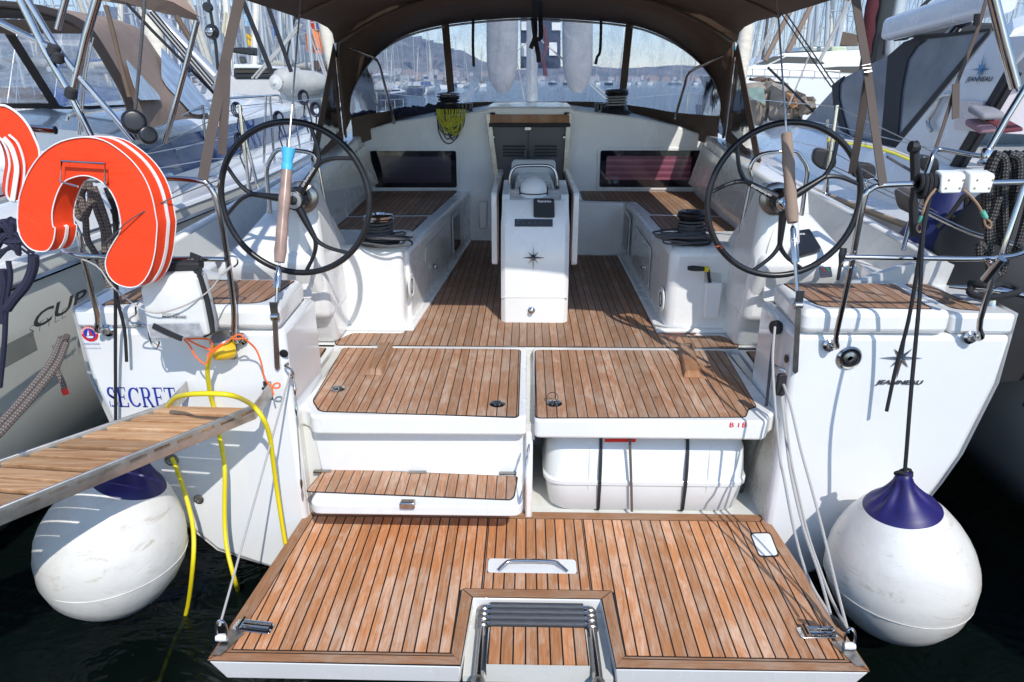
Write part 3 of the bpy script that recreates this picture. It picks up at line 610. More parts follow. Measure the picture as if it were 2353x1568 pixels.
mb.loft([[V((x, y, .335)) for x, y in bot_], [V((x, y, .438)) for x, y in top_]]); plat = part('swim_platform', mb, M['gel'], bevel=.008)
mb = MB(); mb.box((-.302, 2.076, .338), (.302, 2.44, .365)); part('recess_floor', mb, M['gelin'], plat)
# the margin planks, then the field of planks inside the black seam
def strip(pts, z, m, nm, up=.007): mb = MB(); mb.prism([V((x, y, z)) for x, y in pts], (0, 0, up)); return part(nm, mb, m, plat, smooth=0)
mb = MB(); mb.prism([V((x, y, .438)) for x, y in top_], (0, 0, .004)); part('seam_base', mb, M['caulk'], plat, smooth=0)
g = .004
strip([(-1.22, 3.085), (1.22, 3.085), (1.17, 3.025 + g), (-1.17, 3.025 + g)], .438, M['teakx'], 'teak_margin')
strip([(-1.315, 2.06), (-.305, 2.06), (-.345, 2.115 - g), (-1.245, 2.115 - g)], .438, M['teakx'], 'teak_margin')
strip([(.305, 2.06), (1.295, 2.06), (1.225, 2.115 - g), (.345, 2.115 - g)], .438, M['teakx'], 'teak_margin')
strip([(-.287, 2.44), (.287, 2.44), (.335, 2.492 - g), (-.335, 2.492 - g)], .438, M['teakx'], 'teak_margin')
for sd in (-1, 1):
    strip([(sd * .307, 2.064), (sd * .291, 2.436), (sd * (.338), 2.484), (sd * (.352 - g), 2.118)], .438, M['teakm'], 'teak_margin')
    xo = -1.315 if sd < 0 else 1.295
    strip([(xo, 2.068), (xo - sd * .073 , 2.118), (sd * 1.178, 3.022), (sd * 1.22, 3.083)], .438, M['teakm'], 'teak_margin')
fld = [(-1.172, 3.024), (1.172, 3.024), (1.218, 2.12), (.352, 2.12), (.340, 2.488)] 
mb = MB(); mb.prism([V((x, y, .438)) for x, y in [(-1.172, 3.022), (-.245, 3.022), (-.245, 2.494), (-.33, 2.494), (-.3525, 2.475), (-.356, 2.12), (-1.237, 2.12)]], (0, 0, .0068))
mb.prism([V((x, y, .438)) for x, y in [(1.172, 3.022), (.245, 3.022), (.245, 2.494), (.33, 2.494), (.3525, 2.475), (.356, 2.12), (1.217, 2.12)]], (0, 0, .0068))
hr = [P(8, a, b, z=.445) for a, b in ((1012, 778), (1637, 788), (1645, 872), (1012, 872))]; hx0, hx1, hy0, hy1 = -.232, .192, 2.60, 2.70
mb.prism([V((x, y, .438)) for x, y in [(-.240, 3.022), (.240, 3.022), (.240, hy1), (-.240, hy1)]], (0, 0, .0068)); mb.prism([V((x, y, .438)) for x, y in [(-.240, hy0), (.240, hy0), (.240, 2.494), (-.240, 2.494)]], (0, 0, .0068))
mb.prism([V((x, y, .438)) for x, y in [(-.240, hy0 + .0005), (hx0, hy0 + .0005), (hx0, hy1 - .0005), (-.240, hy1 - .0005)]], (0, 0, .0068)); mb.prism([V((x, y, .438)) for x, y in [(hx1, hy0 + .0005), (.240, hy0 + .0005), (.240, hy1 - .0005), (hx1, hy1 - .0005)]], (0, 0, .0068))
part('teak_planks', mb, M['teakp'], plat, smooth=0)
mb = MB(); mb.prism(rnd([(hx0 + .002, hy0, .4425), (hx1 - .002, hy0, .4425), (hx1 - .002, hy1, .4425), (hx0 + .002, hy1, .4425)], .02), (0, 0, .003)); hp = part('handle_recess', mb, M['white'], plat)
mb = MB(); mb.tube([(-.18, 2.612, .444), (-.15, 2.64, .458), (-.11, 2.655, .468), (.07, 2.655, .468), (.11, 2.64, .458), (.145, 2.612, .444)], .010, 10, sm=5); part('handle', mb, M['steel'], hp)
q = [P(9, a, b, z=.446) for a, b in ((530, 578), (655, 575), (712, 720), (588, 724))]; mb = MB(); mb.prism(rnd([V((p.x, p.y, .4445)) for p in q], .022), (0, 0, .003)); part('socket_cover', mb, M['white'], plat, bevel=.001)
mb = MB(); c_ = sum(q, V((0, 0, 0))) / 4; mb.prism(rnd([V((p.x, p.y, .4445)) + (p - c_) * .14 for p in q], .026), (0, 0, .0012)); part('cover_seal', mb, M['caulk'], plat, smooth=0)
def fcleat(n, a, b):
    p, q = P(n, *a, z=.45), P(n, *b, z=.45); d = (q - p); mb = MB(); u = d.normalized(); s = V((-u.y, u.x, 0)); z = V((0, 0, 1)); c = (p + q) / 2; c.z = .4455
    mb.prism(rnd([c - d * .5 - s * .030, c + d * .5 - s * .030, c + d * .5 + s * .030, c - d * .5 + s * .030], .012), (0, 0, .005)); f = part('folding_cleat', mb, M['steel'], plat, bevel=.002)
    mb = MB(); mb.tube([c - d * .28 + z * .014 + s * .014, c + d * .44 + z * .014 + s * .014], .008, 8); mb.tube([c - d * .28 + z * .014 - s * .014, c + d * .44 + z * .014 - s * .014], .008, 8); mb.tube([c - d * .3 - s * .03 + z * .015, c - d * .3 + s * .03 + z * .015], .010, 8); part('cleat_horn', mb, M['steel'], f)
fcleat(7, (1560, 1180), (1820, 1210)); fcleat(9, (845, 1235), (1100, 1235))
# boarding ladder folded into the recess
lad = bpy.data.objects.new('boarding_ladder', None); COL.objects.link(lad); lad.parent = yacht; lad.location = (0, -.9, .4)
for sd in (-1, 1): part('ladder_rail', MB().tube([(sd * .235, 2.425, .395), (sd * .235, 2.01, .40)], .021, 14), M['steel'], lad)
for sd in (-1, 1):
    mb = MB()
    for Yc in (2.415, 2.385, 2.355, 2.32): mb.lathe([(.022, 0), (.026, .004), (.026, .02), (.022, .024)], (sd * .235, Yc, .397), (0, -1, 0), 14)
    mb.lathe([(.025, 0), (.028, .01), (.028, .05), (.02, .06)], (sd * .235, 2.03, .40), (0, -1, 0), 14); part('ladder_collar', mb, M['steeld'], lad)
for k in range(4):
    Yc = 2.412 - k * .031; mb = MB(); mb.tube([(-.205, Yc, .42 - .003 * k), (.205, Yc, .42 - .003 * k)], .0165, 12, flat=.9); t_ = part('ladder_tread', mb, M['rubber'], lad, bevel=.002)
    mb = MB(); mb.tube([(-.232, Yc, .415 - .003 * k), (.232, Yc, .415 - .003 * k)], .010, 8); part('tread_bar', mb, M['steel'], lad)
mb = MB(); mb.box((-.206, 2.075, .345), (.206, 2.262, .437)); hb = part('recess_hatch', mb, M['gelin'], plat)
mb = MB(); mb.prism([(-.204, 2.07, .4372), (.204, 2.07, .4372), (.200, 2.262, .4372), (-.200, 2.262, .4372)], (0, 0, .007)); part('teak_planks', mb, M['teakp'], hb, smooth=0)
# ================================================================ fittings of the yacht
# --- cockpit table / binnacle
mb = MB(); pf = [(4.43, 1.045), (4.43, 1.20), (4.45, 1.50), (4.49, 1.69), (4.53, 1.80), (4.575, 1.855), (5.0, 1.865)]
rows = []
for y, z in pf[:7]:
    w = .228 if z < 1.8 else .222; rows.append([V((-w, 5.0, z)), V((-w, y + .03, z)), V((-w + .03, y, z)), V((w - .03, y, z)), V((w, y + .03, z)), V((w, 5.0, z))])
mb.grid(rows); mb.poly([(-.228, 5.0, 1.045), (.228, 5.0, 1.045), (.222, 5.0, 1.865), (-.222, 5.0, 1.865)])
for sd in (-1, 1): mb.prism([(sd * .222, 4.56, 1.80), (sd * .222, 4.62, 1.885), (sd * .222, 5.0, 1.93), (sd * .222, 5.0, 1.80)], (-sd * .05, 0, 0))
table = part('cockpit_table', mb, M['gel'], smooth=50, bevel=.012)
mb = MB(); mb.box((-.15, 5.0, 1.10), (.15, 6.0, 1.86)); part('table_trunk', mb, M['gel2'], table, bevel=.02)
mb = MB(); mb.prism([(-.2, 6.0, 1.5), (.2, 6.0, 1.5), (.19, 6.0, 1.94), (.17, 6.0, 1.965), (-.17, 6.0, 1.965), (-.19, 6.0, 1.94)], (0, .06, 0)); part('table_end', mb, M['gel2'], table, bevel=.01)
for sd in (-1, 1):
    mb = MB(); x = sd * .262; mb.prism(rnd([(x, 4.72, 1.37), (x, 6.0, 1.37), (x, 6.0, 1.89), (x, 4.72, 1.885)], .04), (sd * .040, 0, 0)); part('table_leaf', mb, M['gel'], table, bevel=.006)
    mb = MB(); x = sd * .250; mb.prism([(x, 4.76, 1.40), (x, 5.95, 1.40), (x, 5.95, 1.87), (x, 4.76, 1.87)], (sd * .012, 0, 0)); part('leaf_edge', mb, M['teakd'], table, smooth=0)
nrm_lo = V((0, -1, .067)); 
mb = MB(); mb.box((-.226, 4.4285, 1.222), (.226, 4.44, 1.227)); part('drawer_gap', mb, M['gelin'], table)
c = P(5, 1305, 577, y=4.43); mb = MB(); mb.lathe([(.022, 0), (.024, .006), (.016, .010), (.018, .03), (.012, .034)], c, (0, -1, 0), 16); part('knob', mb, M['steel'], table)
def star(nm, c, right, up, R, par, mat, R2=.62, dep=.012, sq=.88):
    right = V(right).normalized(); up = V(up).normalized(); n = right.cross(up); mb = MB(); pk = mb.bm.verts.new(V(c) + n * dep); ring = []
    for k in range(16):
        a = k * pi / 8 + pi / 2; r = (R if k % 4 == 0 else R * R2 if k % 2 == 0 else R * .19)
        ring.append(mb.bm.verts.new(V(c) + right * cos(a) * r * (sq if abs(cos(a)) > .5 or 1 else 1) + up * sin(a) * r + n * .001))
    for k in range(16): mb._f([pk, ring[k], ring[(k + 1) % 16]])
    mb._f(ring[::-1]); return part(nm, mb, mat, par, smooth=0)
star('star_emblem', P(5, 1318, 228, y=4.44) + V((0, -.004, 0)), (1, 0, 0), (0, .05, 1), .090, table, M['steel'])
po = V((0, 4.494, 1.71)); pn = V((0, -.93, .36)).normalized(); pu = V((0, .36, .93))
q = [PP(2, a, b, po, pn) + pn * .002 for a, b in ((1318, 1326), (1457, 1328), (1460, 1455), (1320, 1453))]
mb = MB(); mb.prism(rnd(q, .012), pn * .014); ins = part('instrument', mb, M['blackm'], table, bevel=.003)
mb = MB(); textmesh(mb, 'Raymarine', PP(2, 1346, 1354, po, pn) + pn * .0172, (1, 0, 0), pu, .021, bold=.0004); part('lettering', mb, M['white'], ins, smooth=0)
q = [PP(2, a, b, po, pn) + pn * .002 for a, b in ((1194, 1463), (1447, 1464), (1447, 1514), (1194, 1513))]
mb = MB(); mb.prism(q, pn * .004); sw = part('switch_panel', mb, M['black'], table)
for k in range(5):
    mb = MB(); mb.lathe([(.008, 0), (.009, .003), (.006, .006)], PP(2, 1215 + k * 38, 1490, po, pn) + pn * .006, pn, 10); part('switch', mb, M['grey'], sw)
mb = MB(); textmesh(mb, '- ---- -- --', PP(2, 1206, 1476, po, pn) + pn * .0072, (1, 0, 0), pu, .009); part('lettering', mb, M['white'], sw, smooth=0)
c = V((-.012, 4.70, 1.90)); mb = MB(); mb.lathe([(.090, -.03), (.092, .0), (.091, .02), (.078, .052), (.055, .078), (.025, .092), (0, .095)], c, (0, -.12, 1), 32); dm = part('compass_dome', mb, M['white'], table)
mb = MB(); mb.tube([c + V((.093 * cos(t), .093 * sin(t), -.012)) for t in [i * pi / 16 for i in range(32)]], .004, 6, closed=True); part('dome_rim', mb, M['blackm'], dm)
for sd in (-1, 1): mb = MB(); mb.obox(c + V((sd * .092, 0, .0)), (.006, 0, 0), (0, .02, 0), (0, 0, .025)); part('dome_clip', mb, M['blackm'], dm, bevel=.002)
mb = MB(); mb.tube([P(2, a, b, y=4.85) for a, b in ((1160, 1230), (1165, 1180), (1185, 1130), (1235, 1108), (1405, 1106), (1455, 1135), (1474, 1190), (1478, 1240))], .011, 12, sm=5); part('grab_rail', mb, M['steel'], table)
mb = MB(); q = PS(2, [(950, 1345), (1015, 1345), (1010, 1530), (955, 1530)], y=6.2); mb.prism([V((p.x, 6.2, p.z)) for p in q], (0, .08, 0)); tp_ = part('bin_pocket', mb, M['gel2'], bevel=.015)
# --- helm pods
for sd in (-1, 1):
    mb = MB(); mb.loft([[V((sd * x, y, z)) for x, y, z in r] for r in (
        [(1.24, 4.02, 1.04), (1.92, 4.02, 1.04), (1.92, 4.5, 1.04), (1.24, 4.5, 1.04)],
        [(1.235, 3.88, 1.35), (1.90, 3.88, 1.35), (1.90, 4.5, 1.35), (1.235, 4.5, 1.35)],
        [(1.25, 3.77, 1.56), (1.84, 3.74, 1.56), (1.80, 4.45, 1.62), (1.25, 4.45, 1.62)],
        [(1.27, 3.76, 1.655), (1.78, 3.73, 1.645), (1.66, 4.20, 1.86), (1.27, 4.20, 1.86)])]); pod = part('helm_pod', mb, M['gel'], bevel=.04, seg=4)
    mb = MB(); mb.loft([[V((sd * x, y, z)) for x, y, z in r] for r in (
        [(1.225, 3.86, 1.25), (1.52, 3.84, 1.25), (1.56, 4.3, 1.25), (1.225, 4.3, 1.25)],
        [(1.228, 3.82, 1.62), (1.51, 3.80, 1.62), (1.53, 4.25, 1.62), (1.228, 4.25, 1.62)],
        [(1.255, 3.86, 1.90), (1.475, 3.84, 1.90), (1.47, 4.14, 1.90), (1.255, 4.14, 1.90)],
        [(1.285, 3.90, 2.055), (1.445, 3.90, 2.055), (1.44, 4.08, 2.055), (1.285, 4.08, 2.055)])]); part('helm_column', mb, M['gel'], pod, bevel=.05, seg=4)
    mb = MB(); mb.prism(rnd([V((sd * x, 0, z)) + V((0, 3.80 + (z - 1.6) * .2 if z > 1.6 else 3.80, 0)) for x, z in ((1.31, 1.40), (1.44, 1.42), (1.43, 1.86), (1.34, 1.86), (1.30, 1.70))], .03), (0, -.006, 0)); part('column_panel', mb, M['gel'], pod, bevel=.003)
    # wheel
    hc = V((sd * 1.297, 3.66, 2.003)); lean = V((0, -1, .05)).normalized(); rt = V((1, 0, 0)); upw = V((0, .05, 1)).normalized(); R = .398
    wh = bpy.data.objects.new('steering_wheel', None); COL.objects.link(wh); wh.parent = yacht; wh.location = hc - V((0, 3, 0))
    def wp(a, r, d=0): return hc + rt * cos(radians(a)) * r + upw * sin(radians(a)) * r + lean * d
    mb = MB(); mb.tube([wp(a, R) for a in range(0, 360, 5)], .0168, 12, closed=True); part('rim', mb, M['black'], wh)
    for b_ in ((53, 173, 293) if sd < 0 else (33, 154, 272)):
        mb = MB(); mb.tube([wp(b_, .03, .01), wp(b_, .10, .008), wp(b_, .245)], [.024, .021, .013], 10)
        for e in (-20.5, 20.5): mb.tube([wp(b_, .225), wp(b_ + e * .16, .262), wp(b_ + e * .5, .315), wp(b_ + e, R)], [.013, .0125, .011, .0105], 8, sm=3)
        part('spoke', mb, M['black'], wh)
    mb = MB(); mb.lathe([(.062, -.05), (.066, -.03), (.055, -.012), (.052, .03), (.044, .036)], hc, lean, 28); part('hub', mb, M['black'], wh)
    mb = MB(); mb.lathe([(.088, -.13), (.090, -.105), (.080, -.095), (.062, -.09), (.062, -.05)], hc + V((sd * 0, 0, 0)), lean, 28); part('hub_collar', mb, M['steeld'], wh)
    if sd > 0:
        mb = MB(); mb.lathe([(.050, .02), (.052, .04), (.040, .058), (.030, .062), (.028, .058)], hc, lean, 28); part('hub_cap', mb, M['steel'], wh)
        mb = MB(); mb.lathe([(.026, .05), (.024, .0625), (0, .0635)], hc, lean, 24); part('hub_badge', mb, simple('badge_blue', (.02, .16, .5), .3), wh)
        mb = MB(); mb.obox(hc + lean * .0645, V((.017, 0, .009)), (0, .0005, 0), (-.0015, 0, .003)); part('badge_mark', mb, M['white'], wh)
    else:
        mb = MB(); mb.lathe([(.044, .02), (.044, .038), (.026, .040)], hc, lean, 28); part('hub_cap', mb, simple('brushed_aluminium', (.42, .42, .42), .45, .8), wh)
        mb = MB(); mb.lathe([(.024, .03), (.024, .046), (.02, .048), (0, .0485)], hc, lean, 24); part('hub_nut', mb, M['blackm'], wh)
    mb = MB()
    if sd < 0: a = radians(53); textmesh(mb, 'carbonautica', wp(53, .09, .0335) + V((0.004, 0, -.004)), (cos(a), 0, sin(a)), (-sin(a), 0, cos(a)), .024)
    else: a = radians(154 + 180); textmesh(mb, 'carbonautica', wp(154, .085, .0335), (-cos(a), 0, -sin(a)), (sin(a), 0, -cos(a)), .024)
    part('lettering', mb, M['white'], wh, smooth=0)
mb = MB(); mb.tube([wp(218, R - .0162), wp(219, R - .005, .016), wp(220, R + .0165)], .005, 6); mb.tube([wp(215 + i, R + (.016 * cos(i)), .016 * sin(i)) for i in range(7)], .0035, 6); part('wheel_lashing', mb, M['org'], wh)
arR = PS(15, [(1105, 1000), (1040, 960), (1000, 820), (1030, 620), (1130, 130)], y=4.16) + PS(10, [(48, 330), (90, 250), (170, 207), (320, 192), (430, 192), (480, 240), (530, 340), (510, 500), (470, 815)], y=4.16)
arL = PS(13, [(600, 1150), (575, 900), (552, 620), (600, 480), (655, 412), (720, 402), (980, 432), (1050, 520), (1110, 800), (1185, 1200), (1165, 1310), (1110, 1355)], y=4.16)
for ar in (arR, arL): mb = MB(); mb.tube(ar, .0125, 12, sm=4); part('helm_guard', mb, M['steel'])
co_, cn_ = V((1.5, 3.66, 1.64)), V((0, -.378, .926)).normalized()
q = [PP(15, a, b, co_, cn_) for a, b in ((1612, 845), (1900, 800), (2058, 1060), (1695, 1155))]
mb = MB(); mb.prism(rnd([p + cn_ * .001 for p in q], .012), cn_ * .025); plo = part('chart_plotter', mb, M['black'], bevel=.004)
mb = MB(); textmesh(mb, 'RAYMARINE', PP(15, 1618, 890, co_, cn_) + cn_ * .0275, V((1, .08, 0)), (0, .9, .4), .018, bold=.0006); part('lettering', mb, M['white'], plo, smooth=0)
q = [PP(15, a, b, co_, cn_) for a, b in ((2035, 1278), (2195, 1275), (2220, 1400), (2060, 1415))]
mb = MB(); mb.prism(rnd(q, .008), cn_ * .008); ep = part('engine_panel', mb, M['grey'], bevel=.002)
for (a, b), m_ in (((2075, 1310), 'red'), ((2105, 1340), 'red'), ((2145, 1305), 'yel'), ((2165, 1330), 'yel')):
    mb = MB(); mb.lathe([(.006, .008), (.006, .011)], PP(15, a, b, co_, cn_), cn_, 10); part('button', mb, simple('button', (.3, .02, .02) if m_ == 'red' else (.02, .25, .06), .5), ep)
a_, b_ = P(10, 785, 1270, y=3.6), P(10, 835, 1000, y=3.62); mb = MB(); mb.tube([a_, a_.lerp(b_, .5), a_.lerp(b_, .8), b_], [.009, .011, .022, .018], 12, sm=4, flat=.6); part('throttle_lever', mb, M['black'])
# --- winches
def winch(c, s, dark=False, rope_=None):
    c = V(c); w = bpy.data.objects.new('winch', None); COL.objects.link(w); w.parent = yacht; w.location = c - V((0, 3, 0))
    mb = MB(); mb.lathe([(.12, 0), (.125, .012), (.11, .02), (.11, .04), (.08, .05)], c, seg=28) if 0 else mb.lathe([(x * s, z * s) for x, z in ((.13, 0), (.135, .015), (.12, .03), (.095, .035))], c, seg=28); part('base', mb, M['blackm'], w)
    mb = MB(); mb.lathe([(x * s, z * s) for x, z in ((.105, .03), (.10, .05), (.075, .09), (.072, .13), (.085, .155))], c, seg=28); part('drum', mb, M['black'], w)
    mb = MB(); mb.lathe([(x * s, z * s) for x, z in ((.085, .15), (.10, .16), (.105, .17), (.098, .178), (.10, .192), (.09, .20), (.05, .203), (.045, .19), (.02, .19))], c, seg=28); part('cap', mb, M['steel'] if not dark else M['black'], w)
    if rope_:
        mb = MB(); mb.tube([c + V((.088 * s * cos(t), .088 * s * sin(t), (.06 + t * .0035) * s)) for t in [i * .35 for i in range(80)]], .007 * s ** .5, 6); part('turns', mb, rope_, w)
wl = P(13, 1690, 1340, z=1.608); wr = P(15, 330, 930, z=1.608)
winch(wl, .95, False, M['ropeg']); winch(wr, 1.0, True, M['ropeg'])
w1 = V((-.82, 7.25, 2.28)); w2 = V((.92, 7.25, 2.28)); winch(P(0, 1032, 268, y=7.25), 1.15, False, M['ropek']); winch(P(0, 1415, 262, y=7.25), 1.15, True, M['ropew'])
def coil(nm, c, n, rx, ry, rz, r, m, lab, cat, seed=1, par=None):
    g_ = random.Random(seed); mb = MB(); c = V(c); pts = []
    for i in range(n * 10):
        t = i * 2 * pi / 10; k = 1 + .22 * sin(t * .31 + seed); pts.append(c + V((rx * k * cos(t) + g_.uniform(-.008, .008), ry * k * sin(t) + g_.uniform(-.008, .008), rz * (.5 + .5 * sin(t * .23)) + g_.uniform(-.004, .012))))
    mb.tube(pts, r, 7, sm=3); return single(nm, mb, m, lab, cat, smooth=60)
coil('sheet_tail', wl + V((.06, -.06, .01)), 5, .14, .10, .06, .0065, M['ropeg'], 'grey rope tail heaped round the left cockpit winch', 'rope', 3)
coil('sheet_tail', wr + V((-.06, -.05, .01)), 6, .16, .10, .06, .0065, M['ropeg'], 'grey rope tail heaped round the right cockpit winch', 'rope', 5)
def hank(nm, c, top, w, h, n, r, m, lab, seed):
    g_ = random.Random(seed); mb = MB(); c = V(c)
    for i in range(n):
        t0 = g_.uniform(-3.2, 3.2); ww = w * g_.uniform(.3, .95); hh = h * g_.uniform(.6, 1.25); pts = []
        for k in range(9):
            a = pi * k / 8; pts.append(c + V((-ww * cos(a) + t0 * .015, -.02 - .05 * sin(a) - g_.uniform(0, .02), -hh * sin(a) ** .8 + .02)))
        mb.tube(pts, r, 6, sm=3)
    return single(nm, mb, m, lab, 'rope')
hc_ = P(0, 1037, 256, y=7.0); hank('rope_hank', hc_, 0, .13, .20, 16, .0055, M['ropey'], 'yellow rope hanging in loops from the left cabin roof winch', 4)
hank('rope_hank', hc_ + V((0, .03, -.06)), 0, .12, .21, 12, .0055, M['ropeg'], 'dark grey rope loops hanging below the yellow ones on the bulkhead', 9)
hl = [P(0, a, b, y=7.2) for a, b in ((905, 262), (950, 255), (1010, 246))]
mb = MB()
for k in range(7): mb.tube([V(p) + V((0, random.uniform(-.03, .03), random.uniform(-.03, .04))) for p in crv(hl, 5)], .018, 7, sm=2)
single('halyard_tails', mb, M['ropen'], 'dark rope tails piled on the cabin roof left of the yellow rope', 'rope')
for px in (1068, 1385):
    for k in range(4): mb = MB(); c = P(0, px + (k - 1.5) * 9, 246, y=7.3); mb.obox(c, (.018, 0, 0), (0, .06, 0), (0, 0, .035)); part('rope_clutch', mb, M['black'], bevel=.008)
# --- sprayhood and bimini
def arch(px): return [P(0, a, b, y=y) for a, b, y in px]
Aw = arch([(806, 272, 6.62), (803, 240, 6.65), (810, 205, 6.75), (833, 160, 7.0), (875, 112, 7.3), (940, 76, 7.5), (1025, 55, 7.62), (1130, 43, 7.66), (1217, 39, 7.68), (1300, 42, 7.66), (1445, 55, 7.62), (1530, 84, 7.5), (1590, 122, 7.3), (1634, 170, 7.0), (1652, 212, 6.75), (1657, 240, 6.65), (1655, 268, 6.62)])
A2 = crv(Aw, 3)
NA = len(A2)
def hoop(Y, ze, zc, xw, drop, yo=0, z0=2.1):
    out = []
    for i in range(NA):
        t = i / (NA - 1); u = (t * 2 - 1)          # -1..1
        if abs(u) > .80: f = (abs(u) - .80) / .20; out.append(V((xw * (1 if u > 0 else -1), Y + yo * f, ze - (ze - z0) * f)))
        else:
            s = u / .80; out.append(V((xw * s, Y, ze + (zc - ze) * (1 - abs(s) ** 2.6))))
    return out
H1 = hoop(6.42, 2.90, 3.34, 1.735, 1, .05, 2.13)
mb = MB(); mid = [a.lerp(b, .5) + V((0, 0, .04)) * (1 if abs(i / (NA - 1) - .5) < .35 else 0) for i, (a, b) in enumerate(zip(A2, H1))]
mb.grid([A2, mid, H1])
cs = [i for i in range(NA) if abs(i / (NA - 1) * 2 - 1) <= .81]
def crossrow(Y, ze, zc, xw): return [V((xw * (k / 12 - 1), Y, ze + (zc - ze) * (1 - abs(k / 12 - 1) ** 2.6))) for k in range(25)]
H1c = crossrow(6.42, 2.90, 3.34, 1.735)
rows = [H1c, crossrow(6.38, 2.98, 3.35, 1.735), crossrow(6.22, 3.015, 3.35, 1.73), crossrow(5.9, 3.035, 3.34, 1.725), crossrow(5.3, 3.03, 3.33, 1.72), crossrow(4.46, 3.045, 3.32, 1.72), crossrow(3.6, 3.03, 3.31, 1.72), crossrow(2.72, 3.0, 3.28, 1.70)]
mb.grid(rows); hood = part('sprayhood_canvas', mb, M['roofc'], smooth=60)
sm_ = hood.modifiers.new('thick', 'SOLIDIFY'); sm_.thickness = .006
mb = MB(); mb.tube([p + V((0, -.0, -.02)) for p in hoop(6.40, 2.90, 3.34, 1.71, 1, .05, 2.13)], .011, 10); mb2 = mb; part('hood_hoop', mb, M['canvas'], hood)
for Y in (5.3, 4.2, 3.0): mb = MB(); mb.tube([p + V((0, 0, -.018)) for p in crossrow(Y, 3.03, 3.33, 1.70)], .013, 10); part('bimini_hoop', mb, M['steel'] if Y < 5 else M['canvas'], hood)
mb = MB(); mb.tube([p + V((0, -.02, -.025)) for p in A2[2:-2]], .010, 8); part('window_hoop', mb, M['steeld'], hood)
mb = MB(); mb.ribbon([p + V((0, -.01, 0)) for p in A2], .05, (0, -1, .2), .003); part('window_binding', mb, M['canvas'], hood)
base_ = arch([(806, 272, 6.62), (850, 262, 7.0), (902, 254, 7.35), (965, 246, 7.7), (1030, 241, 7.92), (1091, 235, 8.03), (1217, 234, 8.06), (1357, 234, 8.03), (1436, 241, 7.92), (1490, 248, 7.7), (1546, 258, 7.35), (1610, 264, 7.0), (1655, 268, 6.62)])
B2 = crv(base_, 4); NB = len(B2)
def res(c, n):
    L = [0]; 
    for i in range(1, len(c)): L.append(L[-1] + (c[i] - c[i - 1]).length)
    out = []; j = 0
    for k in range(n):
        d = L[-1] * k / (n - 1)
        while j < len(L) - 2 and L[j + 1] < d: j += 1
        out.append(c[j].lerp(c[j + 1], min(1, max(0, (d - L[j]) / max(1e-6, L[j + 1] - L[j])))))
    return out
def cut(c, x0, x1, n=10): return [p for p in res(c, 200) if x0 <= p.x <= x1][::max(1, 200 // (n * 12))]
for x0, x1 in ((-3, -.90), (-.90, .93), (.93, 3)):
    a = [p for p in res(A2, 300) if x0 <= p.x <= x1]; b = [p for p in res(B2, 300) if x0 - .04 <= p.x <= x1 + .04]; a = res(a, 16); b = res(b, 16)
    mb = MB(); mb.grid([[p.lerp(q, t) for p, q in zip(a, b)] for t in (0, .25, .5, .75, 1)]); part('clear_window', mb, M['vinyl'], hood, smooth=60)
mb = MB(); mb.grid([B2, [p + V((0, .02, -.035 - .05 * abs(p.x / 1.7) ** 2)) for p in B2], [p + V((0, .0, -.09 - .17 * abs(p.x / 1.7) ** 2)) for p in B2]]); part('hood_skirt', mb, M['canvas'], hood, smooth=60)
for x0 in (1029, 1441):
    a = P(0, x0 - (6 if x0 < 1200 else -6), 54, y=7.58); b = P(0, x0 + (10 if x0 < 1200 else -13), 243, y=7.88); mb = MB(); mb.ribbon([a, b], .075, (1, 0, 0), .004); part('window_post', mb, M['canvas'], hood)
for pts in ([(917, 130), (915, 300), (921, 445)], [(1770, 130), (1768, 250), (1762, 350), (1745, 380), (1732, 430)], [(1325, 0), (1330, 150), (1328, 250), (1300, 325)], [(1365, 0), (1365, 120), (1368, 250), (1335, 270), (1350, 360), (1355, 418)], [(1310, 120), (1322, 240), (1345, 330)]):
    mb = MB(); mb.ribbon(crv([P(2, a, b, y=7.45 if b > 60 else 7.0) for a, b in pts], 3), .045 if pts[0][1] == 0 else .028, (1, 0, 0), .003); part('hood_strap', mb, M['blackm'], hood)
for pts in ([(0, 802, 110), (0, 830, 122), (0, 866, 139), (0, 880, 180), (0, 899, 255), (0, 906, 284)], [(0, 1664, 128), (0, 1630, 143), (0, 1584, 167), (0, 1574, 195), (0, 1559, 245), (0, 1551, 272)]):
    mb = MB(); mb.tube([P(n, a, b, y=6.5 + .1 * i) for i, (n, a, b) in enumerate(pts)], .013, 10, sm=3); part('hood_handrail', mb, M['steel'], hood)
for sd in (-1, 1):
    tpt = V((sd * 1.735, 6.42, 2.86)); bt = V((sd * 1.70, 5.35, 2.0)); lg = V((sd * 1.735, 6.44, 2.14))
    mb = MB(); mb.ribbon([tpt, bt], .10, (0, 1, 0), .003); mb.ribbon([lg, bt + V((0, .3, .0))], .12, (0, 0, 1), .003); part('side_flap', mb, M['canvas'], hood)
    mb = MB(); mb.grid([[tpt, lg], [tpt.lerp(bt, .5), lg.lerp(bt, .5)], [bt, bt + V((0, .02, 0))]]); part('clear_window', mb, M['vinyl'], hood)
